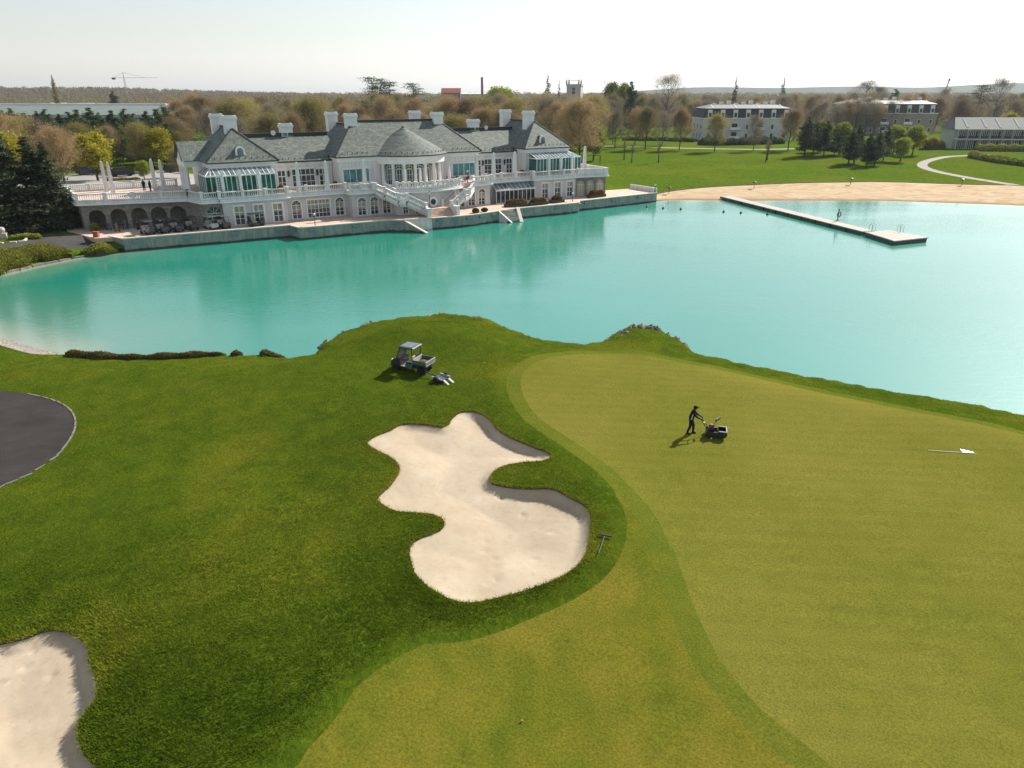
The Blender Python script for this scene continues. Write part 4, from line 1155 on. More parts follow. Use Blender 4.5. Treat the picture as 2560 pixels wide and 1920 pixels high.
for i in (0, 1, 2, 3): run(QUAY[i], QUAY[i + 1])
panel(QUAY[4], QUAY[5], -0.6, 1.72, -0.05); c = MB().bar((*QUAY[4], 1.8), (QUAY[5][0], QUAY[5][1], 0.02), 0.5, 0.16); c.build('coping', 'coping_stone', QW)
panel(QUAY[4], QUAY[6], -0.6, 1.72, mat='white_plaster'); MB().bar((*QUAY[4], 1.86), (*QUAY[6], 1.86), 0.5, 0.22).build('coping', 'coping_stone', QW)
for i in range(6, 11): run(QUAY[i], QUAY[i + 1])
panel(QUAY[11], (12.0, -10.2), -0.6, 1.72, -0.05, 'white_plaster'); panel((10.9, -7.7), (11.2, -7.7), -0.6, 1.72)
panel((15.2, -6.9), (13.9, -10.4), -0.6, 1.9, -0.05, 'white_plaster'); panel((13.9, -10.4), (15.2, -6.9), -0.6, -0.05, 1.9, 'white_plaster')
MB().bar((15.2, -6.9, 1.98), (13.85, -10.5, 0.02), 0.5, 0.14).build('coping', 'coping_stone', QW)
MB().bar((10.8, -7.9, 1.8), (12.0, -10.3, 0.02), 0.4, 0.12).build('coping', 'coping_stone', QW)
WST = MB().box(-1.0, 1.0, -0.17, 0.17, -0.6, 0).mesh('water_step', 'quay_concrete')
for k in range(9): link('water_step', WST, QW, (12.9 - 0.05 * k, -7.5 - 0.3 * k, 1.66 - 0.19 * k), -0.15)
for i in (14, 15, 16): run(QUAY[i], QUAY[i + 1])
run(QUAY[17], (50.8, 4.2), False)
MB().bar((50.7, -3.6, 2.25), (50.4, 4.2, 2.25), 0.3, 0.9).build('end_parapet', 'white_plaster', QW)

# ---- obelisks on the terrace
OBM = MB()
OBM.add([(x * w, y * w, z) for z, w in ((0, 0.32), (0.5, 0.31), (4.3, 0.21), (4.6, 0.16), (4.75, 0.06)) for x, y in ((-1, -1), (1, -1), (1, 1), (-1, 1))],
        [(4 * j + i, 4 * j + (i + 1) % 4, 4 * j + 4 + (i + 1) % 4, 4 * j + 4 + i) for j in range(4) for i in range(4)] + [(16, 17, 18, 19)])
OBM = OBM.mesh('obelisk', 'white_plaster')
def lob(u, w, txt, z=TZ, sc=1.0):
    x, y = HW(u, w); o = link('obelisk', OBM, None, (x, y, z), HROT); o.scale = (sc, sc, sc)
    tag(o, txt, 'obelisk', 'white obelisks on the clubhouse terrace')
lob(-20.8, 0.9, 'white obelisk on the terrace beside the left conservatory'); lob(-16.2, 0.9, 'white obelisk on the terrace in the middle of the left link wing')
lob(-10.3, -0.4, 'white obelisk before the teal window left of the rotunda'); lob(10.7, -0.4, 'white obelisk at the head of the right stairs')
lob(14.9, 0.9, 'white obelisk on the terrace above the left end of the lean-to glazing'); lob(19.4, 0.9, 'white obelisk on the terrace just left of the right conservatory')
lob(38.6, 14.5, 'white obelisk behind the right conservatory, farther from the lake'); lob(38.9, 5.5, 'white obelisk at the right end of the terrace by the lawn')
for (px_, py_), t in zip(((925, 1135), (980, 1148), (1345, 1110), (1420, 1120)), ('leftmost white obelisk on the open left terrace', 'white obelisk second from left on the open left terrace', 'white obelisk behind the two people on the left terrace', 'white obelisk on the left terrace nearest the gabled portico')):
    x, y = G(px_ / 3.456, 150 + py_ / 3.456, TZ); o = link('obelisk', OBM, None, (x, y, TZ), HROT); tag(o, t, 'obelisk', 'white obelisks on the clubhouse terrace')

# ---- closed parasols before the rotunda
PAR = MB().lathe((0, 0, 0), [(0.22, 0), (0.22, 0.08), (0.03, 0.1), (0.03, 0.9), (0.18, 1.0), (0.24, 1.3), (0.2, 2.2), (0.1, 2.9), (0.03, 3.1)], 8).mesh('closed_parasol', 'white_plastic')
for u, t in ((-3.6, 'closed white parasol left of the rotunda centre'), (-0.9, 'closed white parasol in front of the rotunda centre'), (1.9, 'closed white parasol right of the rotunda centre'), (4.6, 'closed white parasol at the right edge of the rotunda')):
    x, y = HW(u, -1.6); tag(link('closed_parasol', PAR, None, (x, y, TZ)), t, 'parasol', 'closed parasols before the rotunda')
# ---- terrace furniture
simple('rattan', (0.10, 0.07, 0.05), 0.9)
def table(u, w, t):
    e = house_empty('garden_table', u, w, TZ, 0.3, t, 'table', 'tables on the terrace')
    MB().lathe((0, 0, 0), [(0.3, 0), (0.05, 0.05), (0.05, 0.7)], 8).build('leg', 'black_metal', e); MB().lathe((0, 0, 0.7), [(0.5, 0), (0.5, 0.04)], 14).build('top', 'rattan', e)
def chair(u, w, rz, t):
    e = house_empty('garden_chair', u, w, TZ, rz, t, 'chair', 'chairs on the terrace')
    MB().box(-0.24, 0.24, -0.24, 0.24, 0.4, 0.46).build('seat', 'rattan', e); MB().box(-0.24, 0.24, 0.2, 0.26, 0.46, 0.9).build('backrest', 'rattan', e)
    for a in (-0.2, 0.2):
        for b in (-0.2, 0.2): MB().tube((a, b, 0), (a, b, 0.4), 0.025, n=5).build('leg', 'black_metal', e)
for i, (u, w) in enumerate(((7.0, 1.8), (9.2, 1.5), (16.8, 3.8))):
    tt = ('table by the rotunda, right of it', 'table under the right teal window', 'table on the right link terrace')[i]
    table(u, w, 'small dark round garden ' + tt)
    for k, a in enumerate((0.4, 2.5, 4.6)):
        chair(u + math.cos(a) * 0.85, w + math.sin(a) * 0.85, a - math.pi / 2, 'dark garden chair at the ' + tt)
for u, w, t in ((-23.0, 3.2, 'terracotta plant tub beside the left conservatory'), (-14.2, 3.0, 'terracotta plant tub in the corner left of the teal window'), (22.3, 3.0, 'terracotta plant tub beside the right conservatory')):
    e = house_empty('plant_tub', u, w, TZ, 0, t, 'plant pot'); MB().box(-0.55, 0.55, -0.5, 0.5, 0, 0.85).build('tub', 'terracotta', e)
    MB().ball((0, 0, 0.95), 0.45, 8, 5, (1, 1, 0.6)).build('plant', 'rough_grass', e)
# ---- lamp posts
def lamp_post(u, w, z, t, h=2.2):
    e = house_empty('lamp_post', u, w, z, 0, t, 'lamp post', 'small lamp posts of the clubhouse')
    MB().lathe((0, 0, 0), [(0.14, 0), (0.06, 0.15), (0.04, h)], 8).build('post', 'black_metal', e)
    MB().ball((0, 0, h + 0.18), 0.2, 10, 6).build('globe', 'white_plastic', e); MB().tube((0, 0, h + 0.36), (0, 0, h + 0.62), 0.12, 0.01, 6).build('finial', 'black_metal', e)
lamp_post(-20.8, -5.9, 1.8, 'globe lamp post on the quay left of the jog', 1.6); lamp_post(-0.9, -5.0, 2.9, 'globe lamp post on the left of the stair landing'); lamp_post(3.3, -6.9, 1.8, 'globe lamp post at the right stair newel')
lamp_post(28.7, -4.8, 1.8, 'globe lamp post on the quay by the right end windows', 1.3); lamp_post(50.4, -3.4, 1.8, 'globe lamp post on the far corner of the quay', 1.4); lamp_post(8.7, -0.6, 6.0, 'globe lamp post on the terrace at the right stair head', 1.8)

# ------------------------------------------------------------------ foliage meshes
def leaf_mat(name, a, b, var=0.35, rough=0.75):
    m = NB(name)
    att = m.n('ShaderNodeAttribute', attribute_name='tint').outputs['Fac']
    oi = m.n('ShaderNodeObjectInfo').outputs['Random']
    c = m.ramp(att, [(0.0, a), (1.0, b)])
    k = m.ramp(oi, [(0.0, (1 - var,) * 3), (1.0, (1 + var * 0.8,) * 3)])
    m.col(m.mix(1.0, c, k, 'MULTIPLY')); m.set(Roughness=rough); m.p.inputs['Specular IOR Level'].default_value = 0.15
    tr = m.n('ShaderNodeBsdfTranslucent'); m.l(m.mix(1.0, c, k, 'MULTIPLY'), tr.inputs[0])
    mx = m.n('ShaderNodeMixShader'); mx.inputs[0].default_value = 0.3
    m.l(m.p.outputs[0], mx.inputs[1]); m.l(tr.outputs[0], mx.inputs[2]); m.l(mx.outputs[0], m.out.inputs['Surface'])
leaf_mat('leaf_hedge', (0.13, 0.165, 0.022), (0.31, 0.30, 0.045))
leaf_mat('leaf_shrub', (0.080, 0.085, 0.012), (0.24, 0.13, 0.02))
leaf_mat('leaf_reed', (0.13, 0.105, 0.036), (0.25, 0.19, 0.07))
leaf_mat('leaf_maple', (0.26, 0.26, 0.018), (0.46, 0.38, 0.03))
leaf_mat('leaf_lime', (0.17, 0.22, 0.018), (0.32, 0.35, 0.035))
leaf_mat('leaf_bud', (0.245, 0.172, 0.085), (0.385, 0.28, 0.142))
leaf_mat('leaf_bud_olive', (0.24, 0.205, 0.070), (0.36, 0.30, 0.10))
leaf_mat('leaf_bud_grey', (0.20, 0.165, 0.12), (0.30, 0.25, 0.185))
leaf_mat('leaf_pine', (0.030, 0.056, 0.020), (0.075, 0.105, 0.036))
leaf_mat('leaf_spruce', (0.030, 0.050, 0.028), (0.105, 0.125, 0.065))
leaf_mat('leaf_blossom', (0.10, 0.07, 0.055), (0.17, 0.125, 0.09))
leaf_mat('bark', (0.075, 0.060, 0.045), (0.12, 0.10, 0.075), 0.2)
def tri_cloud(C, size, up=0.0, aspect=0.55, seed=0, flat=None):
    """one leaf triangle per centre, random turn"""
    r = np.random.default_rng(seed); n = len(C)
    d = r.normal(size=(n, 3)); d /= np.linalg.norm(d, axis=1)[:, None]
    if flat is not None: d[:, 2] *= flat; d /= np.linalg.norm(d, axis=1)[:, None] + 1e-9
    e = np.cross(d, r.normal(size=(n, 3))); e /= np.linalg.norm(e, axis=1)[:, None]
    s = (np.asarray(size) * r.uniform(0.6, 1.4, n))[:, None]
    V = np.stack([C - d * s * 0.5 - e * s * aspect * 0.5, C - d * s * 0.5 + e * s * aspect * 0.5, C + d * s * 0.5], 1).reshape(-1, 3)
    return V, np.arange(3 * n).reshape(n, 3)
def cloud_mesh(name, V, Fc, mat, tint):
    me = bpy.data.meshes.new(name); V = np.asarray(V, np.float32); Fc = np.asarray(Fc, np.int32)
    me.vertices.add(len(V)); me.vertices.foreach_set('co', V.ravel())
    me.loops.add(Fc.size); me.loops.foreach_set('vertex_index', Fc.ravel())
    me.polygons.add(len(Fc)); me.polygons.foreach_set('loop_start', np.arange(0, Fc.size, 3, dtype=np.int32)); me.polygons.foreach_set('loop_total', np.full(len(Fc), 3, np.int32))
    me.update(calc_edges=True)
    a = me.attributes.new('tint', 'FLOAT', 'POINT'); a.data.foreach_set('value', np.clip(tint, 0, 1).astype(np.float32))
    me.materials.append(MATS[mat]); return me
def bush_mesh(name, line, wid, hgt_, size, n, mat, seed, zf=None, lump=0.25):
    """long or round shrub as a shell of leaves along a line (local coords)"""
    r = np.random.default_rng(seed); A = np.array(line, float)
    seg = np.linalg.norm(np.diff(A, axis=0), axis=1) if len(A) > 1 else np.array([1e-3]); cum = np.concatenate([[0], np.cumsum(seg)])
    t = r.uniform(0, cum[-1], n); i = np.clip(np.searchsorted(cum, t) - 1, 0, max(0, len(A) - 2))
    if len(A) > 1:
        f = ((t - cum[i]) / seg[i])[:, None]; P = A[i] * (1 - f) + A[i + 1] * f
        D = (A[i + 1] - A[i]) / seg[i][:, None]; N = np.stack([-D[:, 1], D[:, 0]], 1)
        endd = np.minimum(t, cum[-1] - t); taper = np.sqrt(np.clip(endd / (wid * 0.5), 0.02, 1))
    else:
        th = r.uniform(0, 2 * np.pi, n); P = np.repeat(A, n, 0); N = np.stack([np.cos(th), np.sin(th)], 1); taper = np.ones(n)
    ang = r.uniform(0, np.pi, n); rad = r.uniform(0.72, 1.0, n) ** 0.5
    lum = 1 + lump * np.sin(t * 2.1 / max(wid, .5) + seed) * np.sin(t * 0.83 + 1.3)
    off = np.cos(ang) * wid / 2 * rad * taper * lum; z = np.sin(ang) ** 0.7 * hgt_ * rad * taper * lum
    C = np.column_stack([P + N * off[:, None], z + (0 if zf is None else zf(P + N * off[:, None]))])
    V, Fc = tri_cloud(C, size, seed=seed)
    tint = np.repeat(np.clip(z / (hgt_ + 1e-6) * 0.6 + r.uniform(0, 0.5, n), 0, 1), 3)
    # dark core so the shrub is not see-through
    return cloud_mesh(name, V, Fc, mat, tint)
def bush(name, line, wid, h, size, n, mat, seed, label, cat, group=None):
    A = np.array(line, float); c = A.mean(0); z0 = h1(*c)
    me = bush_mesh('foliage', A - c, wid, h, size, n, mat, seed, zf=lambda P: hgt(P + c) - z0)
    e = empty(name, (c[0], c[1], z0), 0, label, cat, group)
    link('foliage', me, e)
    m = MB()
    L2 = [tuple(p - c) for p in A]
    if len(L2) > 1:
        for a, b in zip(L2[:-1], L2[1:]):
            za, zb = h1(a[0] + c[0], a[1] + c[1]) - z0, h1(b[0] + c[0], b[1] + c[1]) - z0
            m.bar((*a, za + h * 0.25), (*b, zb + h * 0.25), wid * 0.3, h * 0.45)
    else: m.ball((0, 0, h * 0.3), wid * 0.25, 8, 6)
    m.build('branches', 'rough_grass', e)
    return e
# hedge bank on the left
hl = catmull([G(x, y, 1.2) for x, y in zpts(0, 560, 6.144, [(-900, 760), (-300, 640), (0, 560), (300, 480), (600, 430), (900, 395), (1120, 390)])], False, 2.0)
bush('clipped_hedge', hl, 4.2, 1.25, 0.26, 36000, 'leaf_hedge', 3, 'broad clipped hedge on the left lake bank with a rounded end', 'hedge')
hl = catmull([G(x, y, 1.2) for x, y in zpts(0, 560, 6.144, [(1230, 365), (1450, 340), (1700, 315), (1790, 305)])], False, 1.0)
bush('clipped_hedge', hl, 3.0, 1.1, 0.24, 13000, 'leaf_hedge', 4, 'shorter clipped hedge between the rounded hedge and the quay corner', 'hedge')
# stone edging below the hedge
simple('edging_stone', (0.20, 0.175, 0.145), 0.9, var=0.25, scale=1.2)
ED = empty('bank_edging', (*G(100, 660, 0), 0), 0, 'pale stone edging along the water below the left hedge', 'edging')
ebl = MB().box(-0.8, 0.8, -0.12, 0.28, -0.3, 0.26).mesh('stone', 'edging_stone')
bl = linear(BANK, 1.0)
for a, b in zip(bl[:-1], bl[1:]):
    o = link('stone', ebl, ED, (a[0] - ED.location.x, a[1] - ED.location.y, random.uniform(-0.05, 0.04)), math.atan2(b[1] - a[1], b[0] - a[0]))
# reeds along the near shore
rl = catmull([G(x, y, 1.0) for x, y in zpts(0, 820, 2.765, [(430, 192), (560, 200), (800, 215), (1050, 215), (1300, 203), (1550, 192)])], False, 1.0)
bush('shore_shrubs', shift_line(rl, 0.5), 1.2, 0.5, 0.12, 20000, 'leaf_reed', 5, 'long low row of dry brown shrubs on the near left shore', 'shrubs')
rl = catmull([G(x, y, 1.0) for x, y in zpts(0, 820, 2.765, [(1590, 192), (1670, 188)])], False, 0.5)
bush('shore_shrubs', shift_line(rl, 0.3), 1.0, 0.4, 0.14, 700, 'leaf_reed', 6, 'tiny tuft of shrub at the right tip of the long shore row', 'shrubs')
rl = catmull([G(x, y, 1.0) for x, y in zpts(0, 820, 2.765, [(1790, 187), (1880, 185), (1980, 186)])], False, 0.5)
bush('shore_shrubs', shift_line(rl, 0.3), 1.0, 0.45, 0.12, 2200, 'leaf_reed', 7, 'short isolated clump of dry shrubs on the near shore', 'shrubs')
# planters on the quay
def planter(u, w, rz, L, t, box=True, h=0.75):
    e = house_empty('planter', u, w, BZ, rz, t, 'planter', 'shrub planters on the quay')
    if box: MB().box(-L / 2, L / 2, -0.6, 0.6, 0, 0.55).build('trough', 'brown_planter', e)
    else: MB().lathe((0, 0, 0), [(L * 0.34, 0), (L * 0.42, 0.3)], 12).build('trough', 'brown_planter', e)
    me = bush_mesh('shrub', [(-L / 2 + 0.2, 0), (L / 2 - 0.2, 0)] if L > 1.6 else [(0, 0)], 1.2 if L > 1.6 else L, h, 0.17, 2600, 'leaf_shrub', int(u * 7 + 200))
    s = link('shrub', me, e, (0, 0, 0.45 if box else 0.2))
planter(16.2, -4.9, -0.35, 4.4, 'long brown planter of orange-tipped shrub by the water steps'); planter(20.6, -5.2, 0.05, 4.0, 'brown planter of yellow-green shrub before the lean-to glazing'); planter(25.2, -4.6, 0.05, 2.9, 'short brown planter of shrub before the right pavilion windows')
planter(6.4, -7.6, 0, 1.5, 'round clipped orange shrub on the quay right of the stairs', False); planter(8.3, -7.3, 0, 1.1, 'low red-brown shrub on the quay right of the round clipped shrub', False, 0.4)
planter(36.0, -2.6, 0.1, 4.2, 'dark low planted trough before the three stone arches on the right')

# ------------------------------------------------------------------ left island bed: globe on plinth
simple('pale_stone', (0.50, 0.46, 0.40), 0.85, var=0.12)
gx, gy = G(48 / 6.144, 560 + 200 / 6.144, 1.9)
e = empty('stone_globe', (gx, gy, h1(gx, gy)), 0.4, 'pale stone globe on a square plinth in the left planting bed', 'sculpture')
MB().box(-0.5, 0.5, -0.5, 0.5, 0, 0.62).box(-0.56, 0.56, -0.56, 0.56, 0.62, 0.72).build('plinth', 'pale_stone', e)
MB().ball((0, 0, 1.15), 0.45, 18, 12).build('globe', 'pale_stone', e, True)
bl = catmull([(x, y) for x, y in BED_L], True, 0.9)
KB = empty('bed_kerb', (gx, gy, 0), 0, 'pinkish kerb around the left planting bed', 'kerb')
km = MB().box(-0.42, 0.42, -0.14, 0.14, -0.1, 0.16).mesh('kerb_stone', 'coping_stone')
for a, b in zip(bl, bl[1:] + bl[:1]):
    if math.dist(a, b) > 0.3: link('kerb_stone', km, KB, (a[0] - gx, a[1] - gy, h1(*a)), math.atan2(b[1] - a[1], b[0] - a[0]))
bush('bed_hedge', [(gx + 1.5, gy - 1.2), (gx + 4.0, gy + 0.2), (gx + 5.5, gy - 0.5)], 1.2, 0.7, 0.2, 1800, 'leaf_hedge', 9, 'low dark hedge in the left planting bed beside the globe', 'hedge')
# kerb round the asphalt turning circle
KA = empty('path_kerb', (-22, 36, 0), 0, 'light stone kerb along the black asphalt cart path', 'kerb')
km = MB().box(-0.34, 0.34, -0.05, 0.05, -0.12, 0.03).mesh('kerb_stone', 'edging_stone')
kl = linear(ASPH + [ASPH[0]], 0.62)
zk = hgt(np.array(kl))
for a, b, z in zip(kl[:-1], kl[1:], zk):
    if a[0] > -34: link('kerb_stone', km, KA, (a[0] + 22, a[1] - 36, z + random.uniform(-0.015, 0.015)), math.atan2(b[1] - a[1], b[0] - a[0]))

# ------------------------------------------------------------------ boulders on the headland
simple('boulder_stone', (0.21, 0.185, 0.165), 0.95, var=0.35, scale=1.6, bump=0.8, bscale=5)
def boulder(px_, py_, z, s, seed, t):
    r = np.random.default_rng(seed); bm = bmesh.new(); bmesh.ops.create_icosphere(bm, subdivisions=2, radius=1.0)
    for v in bm.verts:
        q = Vector((round(v.co.x * 1.6) / 1.6, round(v.co.y * 1.6) / 1.6, round(v.co.z * 1.6) / 1.6)); v.co = v.co.lerp(q, 0.75) * r.uniform(0.9, 1.08)
    me = bpy.data.meshes.new('boulder'); bm.to_mesh(me); bm.free(); me.materials.append(MATS['boulder_stone'])
    x, y = G(px_, py_, z); o = link('boulder', me, None, (x, y, z - s[2] * 0.55), r.uniform(0, 3)); o.scale = tuple(0.72 * q for q in s)
    tag(o, t, 'boulder', 'boulders edging the headland')
BD = [(808, 862, 1.0, (0.7, 0.55, 0.5)), (823, 858, 1.0, (0.8, 0.5, 0.45)), (838, 852, 1.1, (0.7, 0.5, 0.4)), (850, 845, 1.3, (0.6, 0.5, 0.3)), (817, 851, 1.1, (0.6, 0.5, 0.4)), (860, 828, 1.4, (0.6, 0.3, 0.25)), (918, 808, 1.5, (0.9, 0.35, 0.35)), (928, 803, 1.5, (0.6, 0.3, 0.3)),
      (1074, 786, 1.5, (0.7, 0.3, 0.25)), (1100, 782, 1.5, (0.9, 0.4, 0.35)), (1140, 786, 1.5, (0.7, 0.4, 0.3)), (1185, 791, 1.5, (1.1, 0.3, 0.25)),
      (1527, 848, 1.1, (0.8, 0.5, 0.55)), (1540, 844, 1.1, (0.8, 0.6, 0.5)), (1553, 840, 1.2, (0.8, 0.6, 0.45)), (1552, 828, 1.3, (0.5, 0.5, 0.5)), (1562, 826, 1.4, (0.6, 0.4, 0.35)), (1576, 816, 1.3, (0.5, 0.4, 0.6)), (1585, 812, 1.4, (0.6, 0.4, 0.4)), (1605, 811, 1.5, (0.8, 0.4, 0.4)), (1628, 813, 1.5, (0.8, 0.4, 0.45)), (1644, 817, 1.4, (0.5, 0.5, 0.6)),
      (1672, 832, 1.2, (0.6, 0.3, 0.3)), (1690, 842, 1.1, (0.6, 0.4, 0.4)), (1700, 856, 1.0, (0.8, 0.5, 0.5)), (1712, 862, 0.9, (0.8, 0.6, 0.65)), (1695, 868, 1.1, (0.7, 0.3, 0.25))]
for i, (a, b, z, s) in enumerate(BD):
    t = 'grey boulder in the rock pile at the left foot of the grassy headland' if a < 852 else 'single pale stone on the left rim of the grassy headland' if a == 860 else 'long pale rock on the left rim of the grassy headland' if a < 1000 else 'flat rock along the top rim of the grassy headland' if a < 1300 else \
        'rough grey boulder stacked on the left flank of the small rocky point' if a < 1570 else 'rock capping the small rocky point beside the green' if a < 1660 else 'dark block of rock on the right flank of the small rocky point'
    boulder(a, b, z, s, 50 + i, t)

# ------------------------------------------------------------------ jetty
simple('deck_boards', (0.40, 0.355, 0.31), 0.8, var=0.10, scale=2)
simple('jetty_float', (0.05, 0.10, 0.085), 0.7, var=0.2)
jr, je = G(1815, 487, 0.9), G(2172, 578, 0.6)
J = empty('jetty', (jr[0], jr[1], 0), math.atan2(je[1] - jr[1], je[0] - jr[0]), 'long narrow pale jetty running from the beach into the lake', 'jetty')
JL = math.dist(jr, je); n = 11
sec = MB().box(0.02, JL / n - 0.02, -1.15, 1.15, 0.5, 0.62).mesh('deck_section', 'deck_boards')
flt = MB().box(0.1, JL / n - 0.1, -1.05, 1.05, -0.2, 0.5).mesh('float', 'jetty_float')
bol = MB().box(-0.12, 0.12, -0.12, 0.12, 0.2, 0.55).mesh('fender', 'black_metal')
for k in range(n):
    s = link('deck_section', sec, J, (k * JL / n, 0, 0)); link('float', flt, J, (k * JL / n, 0, 0)); link('fender', bol, J, (k * JL / n, -1.2, 0))
Jm = Matrix.Translation(J.location) @ Matrix.Rotation(J.rotation_euler.z, 4, 'Z'); Ji = Jm.inverted()
pc = [Ji @ Vector((*G(x, y, 0.62), 0)) for x, y in ((2161, 580), (2236, 603), (2322, 594), (2224, 576))]
pl_ = [(v.x, v.y) for v in pc]
def lerp2(a, b, t): return (a[0] + (b[0] - a[0]) * t, a[1] + (b[1] - a[1]) * t)
for k in range(4):
    q = [lerp2(pl_[0], pl_[3], k / 4 + 0.004), lerp2(pl_[1], pl_[2], k / 4 + 0.004), lerp2(pl_[1], pl_[2], (k + 1) / 4 - 0.004), lerp2(pl_[0], pl_[3], (k + 1) / 4 - 0.004)]
    MB().prism(q, 0.52, 0.66).build('platform_deck', 'deck_boards', J)
MB().prism([lerp2(p, (sum(q[0] for q in pl_) / 4, sum(q[1] for q in pl_) / 4), 0.04) for p in pl_], -0.2, 0.52).build('platform_float', 'jetty_float', J)
def ladder(px_, py_, t):
    x, y = G(px_, py_, 0.66); e = empty('bathing_ladder', (x, y, 0.66), 0.3, t, 'ladder')
    for a in (-0.28, 0.28):
        MB().path([(a, -0.35, 0), (a, -0.3, 0.95), (a, 0.05, 1.15), (a, 0.35, 0.9), (a, 0.4, -0.9)], 0.03, 6).build('rail', 'grey_metal', e)
    for k in range(3): MB().tube((-0.28, 0.4, -0.25 - 0.25 * k), (0.28, 0.4, -0.25 - 0.25 * k), 0.025, n=6).build('rung', 'grey_metal', e)
ladder(2180, 577, 'steel bathing ladder where the jetty meets its platform'); ladder(2250, 580, 'taller steel bathing ladder on the far edge of the jetty platform')
lx, ly = G(1920 + 600 / 3.456, 150 + 1388 / 3.456, 0.62)
e = empty('lifebuoy_stand', (lx, ly, 0.62), 0.5, 'red-brown lifebuoy hanging on a post on the jetty', 'lifebuoy')
simple('lifebuoy_red', (0.22, 0.045, 0.03), 0.6)
MB().box(-0.06, 0.06, -0.06, 0.06, 0, 2.0).build('post', 'black_metal', e)
MB().bar((-0.3, 0, 0.05), (0.3, 0, 0.05), 0.3, 0.1).build('foot', 'black_metal', e)
m = MB()
for i in range(20):
    t0, t1 = 2 * math.pi * i / 20, 2 * math.pi * (i + 1) / 20
    m.tube((0.42 * math.cos(t0), -0.14, 1.05 + 0.42 * math.sin(t0)), (0.42 * math.cos(t1), -0.14, 1.05 + 0.42 * math.sin(t1)), 0.09, n=8, cap=False)
m.build('ring', 'lifebuoy_red', e, True)
# buoys
for i, (a, b) in enumerate([(405, 1272), (545, 1283), (697, 1292), (1068, 1315), (1217, 1324), (1446, 1337)]):
    x, y = G(1500 + a / 3.456, 150 + b / 3.456, 0); o = MB().ball((0, 0, 0.05), 0.24, 10, 6).tube((0, 0, 0.25), (0, 0, 0.4), 0.06, n=6).build('buoy', 'black_metal'); o.location = (x, y, 0)
    tag(o, ('small dark buoy nearest the quay corner', 'second small dark buoy from the quay corner', 'third small dark buoy from the quay corner', 'fourth small dark buoy from the quay, in open water', 'fifth small dark buoy from the quay, in open water', 'small dark buoy nearest the jetty')[i], 'buoy', 'line of small buoys')
# low lamps at the top of the beach
for i, (a, b) in enumerate([(598, 1117), (1332, 1088), (2165, 1068), (3122, 1080)]):
    x, y = G(1500 + a / 3.456, 150 + b / 3.456, 1.4)
    e = empty('beach_lamp', (x, y, h1(x, y)), 0, ('dark mushroom lamp at the beach edge nearest the quay', 'dark mushroom lamp at the beach edge, second from the quay', 'dark mushroom lamp at the beach edge, above the jetty', 'dark mushroom lamp at the beach edge, rightmost')[i], 'lamp', 'mushroom lamps along the beach')
    MB().tube((0, 0, 0), (0, 0, 1.3), 0.06, n=6).build('post', 'black_metal', e); MB().lathe((0, 0, 1.25), [(0.55, 0), (0.45, 0.15), (0.05, 0.28)], 10).build('shade', 'black_metal', e)
# dark timber edge between beach and lawn
o = MB(); le = LAWN_EDGE; zz = hgt(np.array(le))
for a, b, za, zb in zip(le[:-1], le[1:], zz[:-1], zz[1:]): o.bar((*a, za + 0.02), (*b, zb + 0.02), 0.25, 0.22)
tag(o.build('beach_edge', 'brown_planter'), kind='structure')
